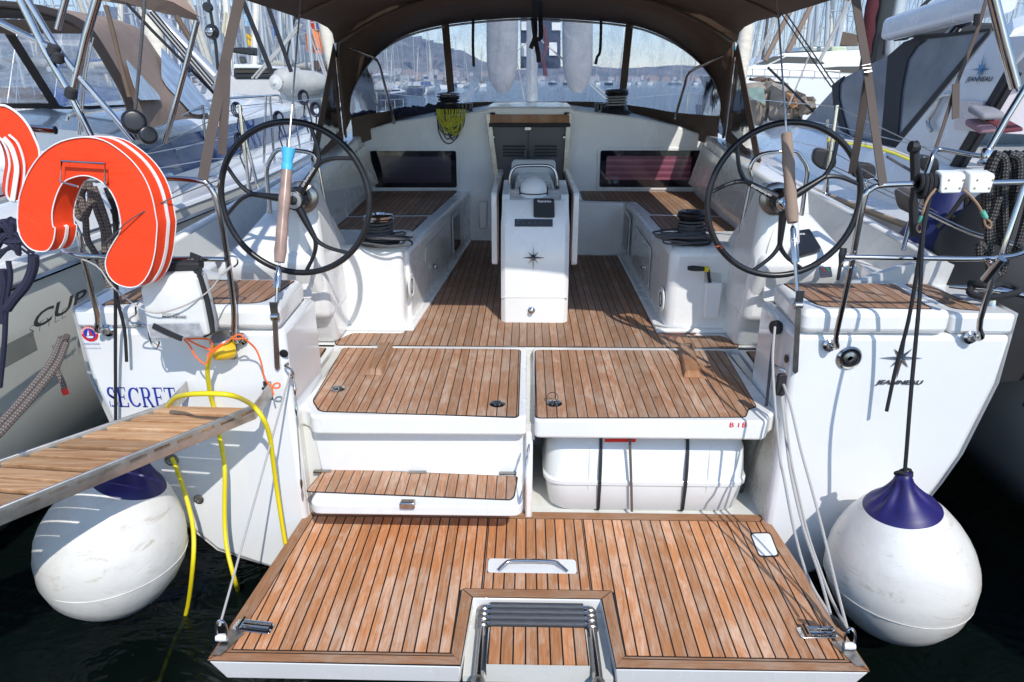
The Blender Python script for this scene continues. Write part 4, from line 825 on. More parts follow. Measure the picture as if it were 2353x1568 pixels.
# --- pushpits
def rail(pts, r=.0125, nm='pushpit_rail', m='steel', sm=4): mb = MB(); mb.tube(pts, r, 12, sm=sm); return part(nm, mb, M[m])
def foot(p): mb = MB(); mb.lathe([(.030, 0), (.030, .006), (.018, .012), (.016, .03)], V(p), (0, -1, .1), 18); part('rail_foot', mb, M['steel'])
f1 = P(6, 1052, 812, y=2.99); f2 = P(6, 1988, 760, y=2.99); foot(f1); foot(f2)
top0 = V((1.389, 2.87, 2.2)); top1 = V((2.02, 2.95, 2.205)); 
rail([f1, f1 + V((.012, -.05, .012)), P(6, 1100, 740, y=2.93), P(10, 880, 1250, y=2.90), P(10, 1000, 620, y=2.87), P(10, 1060, 510, y=2.87), top0 + V((.03, 0, 0)), V((1.70, 2.88, 2.205)), V((2.05, 2.93, 2.207)), V((2.20, 3.06, 2.208)), V((2.25, 3.3, 2.21)), V((2.20, 3.55, 2.215)), P(10, 2140, 250, y=3.60), P(10, 1900, 215, y=3.70), P(10, 1660, 172, y=3.80), P(10, 1600, 190, y=3.79), P(10, 1560, 290, y=3.76), P(10, 1440, 640, y=3.70), P(10, 1330, 1020, y=3.62)])
rail([f2, f2 + V((.02, -.05, .02)), P(6, 2060, 640, y=2.92), P(10, 2180, 1000, y=2.90), P(10, 2352, 470, y=2.93)])
rail([V((1.29, 2.86, 1.9)), V((1.60, 2.845, 1.9)), V((1.86, 2.845, 1.9)), V((2.05, 2.91, 1.9)), V((2.15, 3.04, 1.9)), V((2.165, 3.2, 1.9)), V((2.125, 3.38, 1.9)), P(10, 1440, 655, y=3.70)], .0115)
mb = MB(); mb.tube([P(10, a, b, y=2.86) for a, b in ((900, 1165), (850, 1168), (825, 1140), (845, 1108), (905, 1103))], .004, 8, sm=4); part('rail_loop', mb, M['steel']); mb = MB(); mb.tube([P(10, a, b, y=2.87) for a, b in ((1045, 515), (1015, 470), (1035, 430), (1090, 420), (1140, 450))], .004, 8, sm=4); part('rail_loop', mb, M['steel'])
a, b = P(10, 2020, 1270, y=2.85), P(10, 2170, 1090, y=2.80); mb = MB(); mb.tube([a, b], .018, 14); mb.tube([a.lerp(b, .55), P(10, 2050, 1110, y=2.86)], .012, 8); part('rod_holder', mb, M['steel'])
g1 = P(4, 722, 712, y=2.99); g2 = P(4, 1612, 768, y=2.99); foot(g1); foot(g2)
rail([g2, g2 + V((-.012, -.05, .015)), P(4, 1560, 560, y=2.92), P(4, 1520, 250, y=2.90), P(1, 1480, 1500, y=2.88), P(1, 1430, 1300, y=2.87), P(1, 1380, 1225, y=2.87), P(1, 1320, 1205, y=2.87), P(1, 1090, 1190, y=2.88), V((-1.80, 2.88, 2.21)), V((-2.05, 2.93, 2.21)), V((-2.20, 3.06, 2.21)), V((-2.25, 3.3, 2.21)), V((-2.2, 3.7, 2.2)), V((-2.15, 3.75, 1.9)), V((-2.08, 3.7, 1.76))])
rail([g1, g1 + V((-.02, -.05, .02)), P(4, 650, 610, y=2.93), P(4, 560, 250, y=2.90), P(4, 490, 0, y=2.90), V((-2.18, 2.93, 2.2))])
rail([P(4, 1500, 240, y=2.87), P(4, 1300, 236, y=2.86), P(4, 1100, 236, y=2.85), P(4, 600, 218, y=2.86), P(4, 430, 180, y=2.95), V((-2.2, 3.15, 1.9)), V((-2.19, 3.5, 1.9)), V((-2.1, 3.72, 1.9))], .0115)
mb = MB(); mb.tube([P(4, a, b, y=2.88) for a, b in ((1530, 215), (1575, 225), (1585, 265), (1560, 290))], .004, 8, sm=4); part('rail_loop', mb, M['steel']); mb = MB(); mb.tube([P(1, a, b, y=2.87) for a, b in ((1380, 1180), (1430, 1175), (1460, 1205), (1450, 1245), (1400, 1240))], .004, 8, sm=4); part('rail_loop', mb, M['steel'])
# lifelines and stanchions on the starboard and port gunwale
for sd in (-1, 1):
    st = [V((sd * 2.08, 5.0, 1.84)), V((sd * 2.12, 7.2, 1.84)), V((sd * 2.0, 9.3, 1.86))]
    for p in st:
        mb = MB(); mb.tube([p, p + V((0, .03, .60))], .0125, 10); s_ = part('stanchion', mb, M['steel']); mb = MB(); mb.lathe([(.04, -.01), (.04, .004), (.02, .01), (.018, .05)], p, seg=16); part('stanchion_foot', mb, M['steel'], s_)
    for dz, z0 in ((.59, 2.2), (.30, 1.92)): mb = MB(); mb.tube([V((sd * 2.2, 3.8, z0))] + [p + V((0, .03, dz)) for p in st] + [V((sd * 1.3, 12, 2.3))], .003, 6); part('lifeline', mb, M['wire'])
# --- backstays
def backstay(A, Bt, sd, cov, capm, c0, c1):
    c0 = pyat(A, Bt, c0); c1 = pyat(A, Bt, c1)
    mb = MB(); mb.tube([A, Bt.lerp(A, -.6) if 0 else A + (Bt - A) * 6.5], .0045, 8); bs = part('backstay', mb, M['wire'])
    mb = MB(); p0, p1 = A.lerp(Bt, c0), A.lerp(Bt, c1); n = 9; mb.tube([p0.lerp(p1, i / n) for i in range(n + 1)], [.023, .029] + [.026 + .002 * sin(i * 2) for i in range(n - 3)] + [.025, .023], 14); part('stay_cover', mb, cov, bs)
    mb = MB(); t0, t1 = A.lerp(Bt, .02), A.lerp(Bt, c0 - .01); mb.tube([t0, t0.lerp(t1, .45), t0.lerp(t1, .5), t0.lerp(t1, .95), t1], [.008, .008, .013, .013, .006], 10); part('turnbuckle', mb, M['steel'], bs)
    for e in (-1, 1): mb = MB(); d = (t1 - t0).normalized(); mb.tube([t0.lerp(t1, .5) + V((e * .014, -.006, 0)), t0.lerp(t1, .85) + V((e * .014, -.006, 0))], .004, 6); part('turnbuckle', mb, M['steel'], bs)
    mb = MB(); mb.lathe([(.012, -.02), (.018, -.016), (.018, .016), (.012, .02)], A, (1, 0, 0), 12); mb.obox(A + V((0, -.002, .03)), (.017, 0, 0), (0, .004, 0), (0, 0, .04)); part('toggle', mb, M['steel'], bs)
    return bs
AL = P(4, 1835, 620, y=2.985); BL = P(1, 2005, 0, y=3.62)
tape_cover = simple('clear_tube_cover', (.36, .24, .19), .3, 0, var=.25, nscale=12); bsl = backstay(AL, BL, -1, tape_cover, 0, 603, 385)
mb = MB(); p0, p1 = AL.lerp(BL, pyat(AL, BL, 392)), AL.lerp(BL, pyat(AL, BL, 343)); mb.tube([p0, p0.lerp(p1, .25), p0.lerp(p1, .35), p0.lerp(p1, .6), p1], [.025, .027, .021, .026, .033], 14); part('tape_wrap', mb, M['tape'], bsl)
AR = P(6, 845, 545, y=2.985); BR = P(3, 706, 0, y=3.62); backstay(AR, BR, 1, M['canvasl'], 0, 512, 308)
for p, q in ((AL, P(4, 1852, 960, y=2.99)), (AR, P(6, 824, 985, y=2.99))):
    d = (q - p); mb = MB(); mb.prism([p + V((-.011, 0, .0)), p + V((.011, 0, .0)), q + V((.012, 0, 0)), q + V((0, 0, -.012)), q + V((-.012, 0, 0))], (0, -.008, 0)); part('chainplate', mb, M['steeld'])
# --- bimini webbing
def web(pts, w=.04, nm='bimini_strap'): mb = MB(); mb.ribbon(crv(pts, 3), w, (1, .3, 0), .0018); return part(nm, mb, M['strap'])
web([P(1, 1650, -250, y=3.0), P(1, 1595, 0, y=2.98), P(1, 1510, 380, y=2.94), P(1, 1430, 780, y=2.90), P(1, 1352, 1200, y=2.86)], .040)
web([P(1, 1510, 400, y=2.92), P(1, 1500, 700, y=2.92), P(1, 1480, 1030, y=2.92)], .035)
web([P(3, 1195, -250, y=3.0), P(3, 1230, 0, y=2.98), P(3, 1270, 250, y=2.94), P(3, 1305, 460, y=2.92), P(3, 1350, 800, y=2.89), P(3, 1412, 1235, y=2.86)], .040)
web([P(3, 1310, 520, y=2.93), P(3, 1290, 650, y=2.97), P(3, 1250, 900, y=3.05), P(3, 1205, 1150, y=3.2)], .036)
mb = MB(); mb.tube([P(3, a, b, y=2.90) for a, b in ((1270, 440), (1325, 430), (1335, 470), (1280, 485))], .0045, 8, closed=True); mb.tube([P(3, a, b, y=2.90) for a, b in ((1275, 460), (1330, 455), (1335, 478), (1282, 485))], .0045, 8, closed=True); part('strap_buckle', mb, M['steel'])
# --- stern details: emblem, name, sockets, cleats, tow eyes
star('star_emblem', P(6, 1530, 895, y=3.0) + V((0, -.004, 0)), (1, 0, 0), (0, 0, 1), .115, yacht, simple('dark_chrome', (.30, .30, .31), .16, 1, var=0), .6)
mb = MB(); c = P(6, 1365, 1068, y=3.0); textmesh(mb, 'JEANNEAU', (c.x, 2.996, c.z), (1, 0, 0), (0, 0, 1), .030, .25, .0012, sx=1.45); o_ = part('lettering', mb, simple('chrome_lettering', (.12, .12, .13), .3, .6), smooth=0); o_.scale = (1.17, 1, 1) if 0 else (1, 1, 1)
c = P(6, 1183, 893, y=3.0); mb = MB(); mb.lathe([(.054, 0), (.058, .006), (.050, .014), (.036, .010), (.03, .012)], (c.x, 2.998, c.z), (0, -1, 0), 32); fl_ = part('shower_cap', mb, M['steel'])
mb = MB(); mb.lathe([(.030, .0), (.03, .013), (.014, .018), (.01, .012)], (c.x, 2.998, c.z), (0, -1, 0), 24); part('cap_lock', mb, M['steeld'], fl_)
for n, a, b, sd in ((4, 1896, 865, -1), (6, 768, 902, 1)):
    c = P(n, a, b, x=sd * 1.195) if sd > 0 else P(n, a, b, y=3.0); mb = MB(); mb.lathe([(.020, 0), (.021, .004), (.012, .006)], (c.x, c.y if sd > 0 else 2.999, c.z), (-1, 0, 0) if sd > 0 else (0, -1, 0), 18); part('drain_plug', mb, M['black'])
for n, a, b, r in ((7, 1328, 345, .026), (7, 1147, 82, .036)):
    c = P(n, a, b, y=3.0); mb = MB(); mb.lathe([(r, 0), (r, .006), (r * .7, .009), (r * .6, .003)], (c.x, 2.999, c.z), (0, -1, 0), 20); part('skin_fitting', mb, M['steeld'])
for p in (P(4, 1950, 990, y=3.0), P(6, 715, 1000, x=1.19)):
    mb = MB(); c = V(p); mb.tube([c + V((-.02, .01, .04)), c + V((-.02, -.03, .045)), c + V((.015, -.05, .03)), c + V((.02, -.045, 0)), c + V((0, -.03, -.02)), c + V((-.01, .01, -.02))], .006, 8, sm=4); part('eye_bolt', mb, M['steel'])
# cleat on the starboard quarter
c = P(6, 2160, 460, z=1.66); mb = MB(); mb.tube([c + V((-.16, .10, .0)), c + V((0, 0, .012)), c + V((.14, -.09, .0))], [.008, .02, .010], 10, sm=3); mb.lathe([(.03, -.07), (.02, -.03), (.02, 0)], c, seg=12); part('mooring_cleat', mb, M['steel'])
mb = MB(); p0 = c; mb.tube([p0 + V((-.10, .05, .03)), p0 + V((-.06, -.02, .04)), p0 + V((.05, .03, .03)), p0 + V((.07, -.05, .02)), p0 + V((-.05, -.05, -.01)), p0 + V((-.12, .0, .0)), p0 + V((-.03, .06, .04)), p0 + V((.09, -.02, .01)), p0 + V((.17, -.10, -.06)), p0 + V((.25, -.1, -.3)), p0 + V((.22, -.1, -.55))], .016, 9, sm=5)
single('mooring_line', mb, M['ropek'], 'black mooring line turned round the right stern cleat, its end hanging outboard', 'rope')
mb = MB(); q = p0 + V((.22, -.1, -.56)); mb.tube([q, q + V((0, 0, -.05))], .017, 8); single('line_end', mb, M['red'], 'red whipping on the end of the hanging black mooring line', 'rope end') if 0 else mb.bm.free()
# drawn name SECRET with serifs
def glyphs(word, o, h, par):
    o = V(o); x = 0.0; W_ = .74; mb = MB(); t = .13; th = .05
    def R_(x0, z0, x1, z1): mb.poly([o + V((x + x0, 0, z0)) * h, o + V((x + x1, 0, z0)) * h, o + V((x + x1, 0, z1)) * h, o + V((x + x0, 0, z1)) * h]) if 0 else mb.poly([o + V(((x + x0) * h * W_, 0, z0 * h)), o + V(((x + x1) * h * W_, 0, z0 * h)), o + V(((x + x1) * h * W_, 0, z1 * h)), o + V(((x + x0) * h * W_, 0, z1 * h))])
    def arc(cx, cz, rx, rz, a0, a1, w0, w1, n=14):
        for i in range(n):
            qs = []
            for k, s in ((i, 1), (i + 1, 1), (i + 1, -1), (i, -1)):
                a = radians(a0 + (a1 - a0) * k / n); f = abs(cos(a)); w = (w0 * (1 - f) + w1 * f) / 2
                qs.append(o + V(((x + cx + (rx + s * w) * cos(a)) * h * W_, 0, (cz + (rz + s * w) * sin(a)) * h)))
            mb.poly(qs)
    for g in word:
        if g == 'E':
            R_(.09, 0, .09 + t, 1); R_(0, 0, .62, th); R_(0, 1 - th, .60, 1); R_(.2, .48, .44, .48 + th); R_(.43, .38, .47, .63); R_(.58, 0, .64, .22); R_(.56, .80, .60, 1); x += .72
        elif g == 'C':
            arc(.40, .5, .33, .46, 40, 320, .05, .15, 24); R_(.62, .70, .67, 1.0); x += .78
        elif g == 'R':
            R_(.09, 0, .09 + t, 1); R_(0, 0, .32, th); R_(0, 1 - th, .40, 1); R_(.2, .47, .40, .47 + th); arc(.38, .735, .17, .24, -90, 90, .05, .14)
            mb.poly([o + V(((x + a_) * h * W_, 0, b_ * h)) for a_, b_ in ((.32, .5), (.46, .5), (.74, 0), (.58, 0))]); R_(.55, 0, .80, th); x += .80
        elif g == 'S':
            arc(.29, .74, .19, .235, 45, 230, .05, .13, 12); arc(.29, .255, .20, .235, -130, 60, .05, .13, 12)
            mb.poly([o + V(((x + a_) * h * W_, 0, b_ * h)) for a_, b_ in ((.11, .60), (.20, .50), (.46, .34), (.44, .48))]); mb.poly([o + V(((x + a_) * h * W_, 0, b_ * h)) for a_, b_ in ((.09, .62), (.19, .49), (.36, .42), (.42, .52), (.2, .64))])
            R_(.43, .72, .47, 1.0); R_(.05, 0, .09, .30); x += .60
        elif g == 'T':
            R_(.27, 0, .27 + t, 1); R_(.0, 1 - th, .68, 1); R_(0, .78, .04, 1); R_(.64, .78, .68, 1); R_(.17, 0, .50, th); x += .74
    return part('lettering', mb, M['navy'], par, smooth=0)
c = P(4, 735, 1220, y=3.0); glyphs('SECRET', (c.x, 2.996, c.z), .107, yacht)
# club sticker
c = P(4, 600, 735, y=3.0); mb = MB(); c.y = 2.997
mb.poly([c + V((.040 * cos(t), 0, .0385 * sin(t))) for t in [i * pi / 16 for i in range(32)]]); st_ = part('club_sticker', mb, M['red'], smooth=0)
mb = MB(); mb.poly([c + V((.028 * cos(t), -.0006, .0265 * sin(t))) for t in [i * pi / 16 for i in range(32)]]); part('sticker_disc', mb, M['navy'], st_, smooth=0)
mb = MB(); mb.poly([c + V((0.002, -.0012, .026)), c + V((.003, -.0012, -.008)), c + V((.018, -.0012, -.008))]); part('sticker_sail', mb, M['red'], st_, smooth=0)
mb = MB(); mb.poly([c + V((-.002, -.0012, .022)), c + V((-.002, -.0012, -.008)), c + V((-.014, -.0012, -.008))]); mb.poly([c + V((-.020, -.0012, -.011)), c + V((.018, -.0012, -.011)), c + V((.010, -.0012, -.021)), c + V((-.012, -.0012, -.021))])
for i in range(14): a = pi * (i + .5) / 14; mb.obox(c + V((.034 * cos(a), -.001, .0325 * sin(a))), V((-.0018 * sin(a), 0, .0018 * cos(a))), (0, .0002, 0), V((.004 * cos(a), 0, .004 * sin(a))))
part('sticker_boat', mb, M['white'], st_, smooth=0)
mb = MB()
for i, (s_, sz, dz) in enumerate((('a', .012, -.054), ('b', .0115, -.074))): textmesh(mb, ['KIRIACOULIS', 'www.kiriacoulis.com'][i], c + V((0, -.0005, dz)), (1, 0, 0), (0, 0, 1), [.013, .0095][i], align='CENTER')
part('lettering', mb, M['navy'], st_, smooth=0)
# winch handle pocket on the right console
q = [P(6, a, b, y=4.25) for a, b in ((222, 388), (338, 388), (305, 625), (215, 630))]
mb = MB(); mb.prism(rnd([V((p.x, 4.275, p.z)) for p in q], .02), (0, -.055, 0)); part('handle_pocket', mb, M['white'], bevel=.008)
mb = MB(); mb.prism([V((p.x, 4.277, p.z)) for p in PS(6, [(225, 330), (335, 340), (338, 400), (222, 400)], y=4.25)], (0, -.008, 0)); part('pocket_back', mb, M['gel2'])
hd = thing('winch_handle', 'black and yellow winch handle standing in the white pocket on the right winch console', 'winch handle', P(6, 240, 390, y=4.24))
a, b, c2 = P(6, 110, 297, y=4.18), P(6, 215, 303, y=4.18), P(6, 245, 310, y=4.2)
B('grip', MB().tube([a, a.lerp(b, .3), a.lerp(b, .7), b], [.013, .018, .017, .014], 12), M['blackm'], hd); B('collar', MB().tube([b, P(6, 240, 305, y=4.19)], .018, 12), M['yel'], hd); B('arm', MB().tube([c2, P(6, 250, 360, y=4.23), P(6, 262, 420, y=4.24)], .011, 8), M['blackm'], hd)
# fairlead with the grey control line on the inner stern wall
c = P(6, 712, 690, x=1.19); mb = MB(); mb.lathe([(.030, 0), (.036, .01), (.034, .035), (.02, .04)], (1.195, c.y, c.z), (-1, -.4, 0), 18); part('rope_fairlead', mb, M['blackm'])
# ================================================================ loose gear around the stern
def fend(c, R, lab, name='ball_fender', ax=(0, 0, 1)):
    t = thing(name, lab, 'fender', (c.x, c.y, c.z - 1.1 * R)); c = V(c)
    pr_ = [(0, -1.1), (.25, -1.065), (.5, -.955), (.72, -.77), (.87, -.55), (.965, -.27), (1, 0), (.985, .17), (.93, .38), (.86, .55), (.76, .73), (.66, .87), (.60, .95), (.50, 1.055)]
    B('ball', MB().lathe([(r * R, h * R) for r, h in pr_], c, ax, seg=48, caps=False), M['fender'], t, smooth=80)
    a_ = V(ax).normalized(); x_ = V((1, 0, 0)); x_ = (x_ - a_ * x_.dot(a_)).normalized(); y_ = a_.cross(x_); rows = []
    for r, h, w in ((.50, 1.055, 0), (.465, 1.10, .01), (.42, 1.145, .03), (.34, 1.20, .06), (.27, 1.265, .10), (.205, 1.335, .14), (.155, 1.405, .16), (.12, 1.48, .12), (.105, 1.55, .05), (.09, 1.61, 0), (.02, 1.64, 0)):
        rows.append([c + a_ * h * R + (x_ * cos(t_) + y_ * sin(t_)) * r * R * (1 + w * sin(7 * t_ + 2.5 * sin(2 * t_))) for t_ in [i * pi / 36 for i in range(72)]])
    mb = MB(); mb.grid(rows, closeu=True); B('blue_top', mb, M['blue'], t, smooth=80)
    B('seam', MB().tube([c + V((R * .985 * cos(a), R * .985 * sin(a), -R * .2)) for a in [i * pi / 24 for i in range(48)]], .0016, 5, closed=True), M['fender'], t)
    return t
fR = P(0, 2066, 1305, y=2.66); fL = P(0, 260, 1252, y=2.66); RB = .322
fend(fR, RB, 'large white ball fender with blue top hanging by a black line at the right stern', ax=(-.16, 0, 1))
fend(fL, RB, 'large white ball fender with blue top floating under the gangway at the left', ax=(.34, .16, .95))
tp0 = fR + V((-.16, 0, 1)).normalized() * (RB * 1.62)
mb = MB(); mb.tube([tp0 + V((0, 0, -.02)), tp0 + V((0, 0, .03)), P(6, 1600, 1100, y=2.66), P(6, 1655, 500, y=2.72), P(10, 1500, 900, y=2.78), P(10, 1560, 560, y=2.84), P(10, 1570, 470, y=2.84)], .0085, 8, sm=4)
mb.tube([P(10, 1520, 470, y=2.84), P(10, 1530, 600, y=2.84), P(10, 1470, 1080, y=2.82), P(6, 1580, 650, y=2.86), P(6, 1500, 950, y=2.90), P(6, 1435, 1250, y=2.92)], .0085, 8, sm=4)
mb.tube([tp0 + V((.035 * cos(t), .02 * sin(t), .012 * sin(2 * t))) for t in [i * pi / 6 for i in range(12)]], .008, 7, closed=True)
kc = P(10, 1545, 450, y=2.86)
for k in range(5): mb.tube([kc + V((-.035 + k * .017, .026 * sin(t), -.03 * cos(t) - (.03 if k in (1, 2) else 0) * (cos(t) > 0))) for t in [i * pi / 7 for i in range(14)]], .009, 7, closed=True)
single('fender_line', mb, M['ropek'], 'black line tied to the right rail and holding the right ball fender', 'rope', smooth=60)
mb = MB(); e = P(6, 1433, 1262, y=2.92); mb.tube([P(6, 1436, 1240, y=2.92), e], .0095, 8); mb.bm.free()
# horseshoe lifebuoy
def K14(l, y): return [P(14, a, b, y=y) for a, b in l]
ho_ = [(340, 220), (430, 110), (540, 20)]
outer = [P(1, a, b, y=2.66) for a, b in ((120, 1440), (132, 1320), (160, 1230), (205, 1130), (290, 1020), (410, 945), (560, 915), (690, 935), (800, 1000), (900, 1090), (975, 1200), (1020, 1320), (1045, 1450))] + \
        [P(4, a, b, y=2.66) for a, b in ((1052, 10), (1045, 110), (1035, 200), (1005, 310), (950, 395), (880, 425), (790, 405), (730, 350), (706, 270), (725, 190), (770, 110))] + \
        [P(1, a, b, y=2.66) for a, b in ((808, 1530), (800, 1430), (770, 1330), (720, 1250), (650, 1195), (570, 1172), (490, 1185), (420, 1225), (375, 1320), (352, 1420), (358, 1510))] + \
        [P(4, a, b, y=2.66) for a, b in ((372, 30), (362, 110), (330, 170), (285, 186), (215, 172), (160, 120), (128, 50))]
outer = crv(outer, 3, True); dv = V((.034, .075, -.005))
hb_ = thing('horseshoe_buoy', 'orange horseshoe lifebuoy with white piping hanging on the left stern rail', 'lifebuoy', (-2.1, 2.66, 1.6))
cen = sum(outer, V((0, 0, 0))) / len(outer)
mb = MB(); mb.prism(outer, dv); B('float_cover', mb, M['orange'], hb_, bevel=.022, seg=5)
for f in (0, 1.0): mb = MB(); mb.tube([p + dv * f + V((0, -.004 if not f else .004, 0)) for p in outer], .0024, 7, closed=True); B('piping', mb, M['piping'], hb_)
ip = outer[len(outer) // 2 + 4: len(outer) - 6]; mb = MB(); L_ = outer
seg_ = L_[15:66]; mb.ribbon([p + dv * .55 + (p - cen).normalized() * .003 for p in seg_], .013, dv, .002); B('webbing_band', mb, M['piping'], hb_)
seg_ = [p for p in L_[102:124]]; mb = MB(); mb.ribbon([p + dv * .5 + V((.004, 0, 0)) for p in seg_], .012, dv, .002); B('webbing_band', mb, M['piping'], hb_)
w_ = [P(1, a, b, y=2.63) for a, b in ((520, 1245), (400, 1212), (412, 1075), (700, 1092), (700, 1225))] + [P(1, 740, 1240, y=2.80)]
mb = MB(); mb.tube(rnd(w_, .006, 2)[3:-3] if 0 else w_, .005, 8); single('buoy_holder', mb, M['steel'], 'bent steel wire holder over the top of the orange horseshoe buoy', 'holder')
mb = MB(); mb.tube([P(1, 700, 1620, y=2.66), P(1, 770, 1560, y=2.645), P(1, 880, 1460, y=2.645), P(1, 1120, 1335, y=2.7), P(1, 1460, 1200, y=2.84)], .0025, 5, sm=3); single('thin_line', mb, M['ropeg'], 'thin grey line crossing the front of the orange buoy', 'line')
# black line at the left, down the transom
mb = MB(); mb.tube([P(1, 745, 1400, y=2.84), P(4, 765, 0, y=2.86), P(4, 770, 420, y=2.90), P(4, 770, 900, y=2.94), P(4, 772, 1330, y=2.95), V(P(4, 772, 1500, y=2.95))], .0075, 8, sm=3)
mb.tube([P(4, 770, 380, y=2.88), P(4, 785, 520, y=2.9), P(4, 830, 700, y=2.93), P(4, 845, 920, y=2.94)], .0075, 8, sm=3); single('fender_line', mb, M['ropek'], 'black fender line running straight down the left side of the transom', 'rope', smooth=60)
# braided mooring rope hung inside the horseshoe
mb = MB()
for pts in ([(930, 370), (880, 450), (840, 540), (880, 570), (920, 470), (960, 380)], [(990, 380), (1010, 560), (960, 740), (920, 780), (870, 740), (840, 620), (820, 560)], [(1010, 420), (1080, 700), (1150, 900), (1170, 1150)], [(1040, 420), (1130, 650), (1200, 880), (1230, 1120)], [(900, 480), (950, 780), (970, 1000), (1050, 1150), (1150, 1350), (1220, 1540)]):
    mb.tube([P(14, a, b, y=2.98) for a, b in pts], .014, 9, sm=5)
single('mooring_line', mb, M['ropeb'], 'brown braided mooring rope hanging in loops behind the orange horseshoe buoy', 'rope', smooth=60)
mb = MB(); mb.tube([P(14, a, b, y=3.0) for a, b in ((1180, 430), (1230, 560), (1280, 700), (1290, 1000), (1280, 1400), (1290, 1568))], .012, 9, sm=3); single('black_line', mb, M['ropek'], 'thick black line hanging behind the right lobe of the orange buoy', 'rope')
# man overboard bag
bagc = simple('white_sailcloth', (.74, .73, .69), .6, var=.08, nscale=8, bump=.35, bscale=6)
bag = thing('rescue_bag', 'white cloth rescue ladder bag with black edging hanging on the left stern rail', 'bag', (-1.6, 2.8, 1.3))
ol = [P(4, a, b, y=2.80) for a, b in ((948, 420), (1062, 322), (1290, 314), (1335, 350), (1380, 520), (1420, 735), (1365, 752), (1012, 766), (990, 690), (985, 620))]
mb = MB(); n_ = len(ol); cc = sum(ol, V((0, 0, 0))) / n_
mb.loft([[cc + (p - cc) * .93 + V((0, -.03, 0)) for p in ol], [p + V((0, 0, 0)) for p in ol], [p + V((0, .05, 0)) for p in ol], [cc + (p - cc) * .93 + V((0, .08, 0)) for p in ol]]); B('bag_body', mb, bagc, bag, bevel=.006)
B('edging', MB().ribbon([P(4, a, b, y=2.79) for a, b in ((1330, 345), (1378, 500), (1408, 640), (1418, 720), (1360, 745))], .022, (1, -.3, .1), .006), M['blackm'], bag)
B('top_flap', MB().prism(PS(4, [(1085, 265), (1325, 262), (1325, 320), (1290, 316), (1075, 322)], y=2.79), (0, .06, 0)), M['blackm'], bag, bevel=.008)
B('hanging_loop', MB().ribbon(PS(4, [(1270, 215), (1320, 225), (1290, 270), (1325, 300), (1310, 350)], y=2.80), .03, (1, 0, .5), .006), M['blackm'], bag)
B('reflective_flap', MB().prism(PS(4, [(990, 670), (1330, 662), (1362, 750), (1015, 768)], y=2.755), (0, -.006, 0)), simple('silver_cloth', (.45, .45, .47), .35, .3, var=.3, nscale=25, bump=.3), bag, bevel=.002)
B('strap', MB().ribbon(PS(4, [(1020, 680), (1100, 720), (1170, 752), (1215, 770)], y=2.745), .025, (0, 0, 1), .003), M['blackm'], bag)
mb = MB(); b0 = P(4, 1084, 628, y=2.766); textmesh(mb, 'MAGIC-REBOARD', b0, (1, 0, -.02), (0, 0, 1), .0165, bold=.0003, sx=.8); textmesh(mb, 'EMERGENCY LADDER', b0 + V((0, 0, .016)), (1, 0, -.02), (0, 0, 1), .008); B('lettering', mb, M['blackm'], bag, smooth=0)
mb = MB(); mb.tube([P(4, a, b, y=2.82) for a, b in ((960, 505), (925, 525), (905, 560), (905, 605), (870, 630), (872, 660), (985, 675), (995, 740), (1010, 800), (1040, 835), (1062, 800), (1050, 770))], .004, 6, sm=4); single('bent_wire', mb, M['steel'], 'bent wire hook hanging beside and below the white rescue bag', 'wire')
mb = MB(); mb.tube([P(4, 400, 190, y=2.85), P(4, 640, 280, y=2.80), P(4, 760, 430, y=2.76), P(4, 990, 590, y=2.74), P(4, 1200, 560, y=2.74), P(4, 1380, 460, y=2.78), P(4, 1480, 340, y=2.84)], .0035, 6, sm=4); mb.tube([P(4, 1480, 340, y=2.84), P(4, 1545, 285, y=2.86)], .006, 6); single('thin_line', mb, M['ropew'], 'thin pale line drooping across the front of the white rescue bag', 'line')
# shore power plug, hoses and gangway
c = P(4, 1500, 800, y=2.99); spc = bpy.data.objects.new('power_socket', None); COL.objects.link(spc); spc.parent = yacht; spc.location = c - V((0, 3, 0))
part('socket_plate', MB().prism(rnd(PS(4, [(1420, 722), (1580, 735), (1585, 900), (1450, 890)], y=3.0), .012), (0, -.02, 0)), M['steeld'], spc, bevel=.003)
part('socket_cap', MB().lathe([(.05, 0), (.055, .008), (.045, .02), (.03, .02)], P(4, 1480, 775, y=2.95), (-.1, -.4, 1), 24), M['steeld'], spc)
part('warning_label', MB().prism(PS(4, [(1420, 722), (1475, 725), (1475, 752), (1418, 750)], y=2.975), (0, -.002, 0)), M['yel'], spc)
plug = thing('shore_power_plug', 'yellow shore power plug in the transom socket, tied with orange line', 'plug', c)
ax0, ax1 = P(4, 1420, 860, y=2.90), P(4, 1555, 835, y=2.965)
B('plug_body', MB().tube([ax0, ax0.lerp(ax1, .08), ax0.lerp(ax1, .5), ax0.lerp(ax1, .9), ax1], [.026, .040, .046, .044, .038], 20, sm=2), simple('worn_yellow_plastic', (.80, .50, .02), .35, var=.15, nscale=14), plug)
hose = [P(4, 1410, 870, y=2.88), P(4, 1392, 920, y=2.87), P(4, 1385, 1000, y=2.90), P(4, 1405, 1150, y=2.96), P(4, 1430, 1240, y=2.97), P(4, 1465, 1420, y=2.95), P(4, 1490, 1560, y=2.93), P(7, 1500, 180, y=2.90), P(7, 1498, 480, y=2.86), P(7, 1515, 680, y=2.80), P(7, 1570, 900, y=2.74), P(7, 1585, 950, z=0.0), P(7, 1600, 1060, z=-.15), P(7, 1620, 1150, z=-.5)]
B('cable', MB().tube(hose, .0108, 10, sm=4), M['yel'], plug)
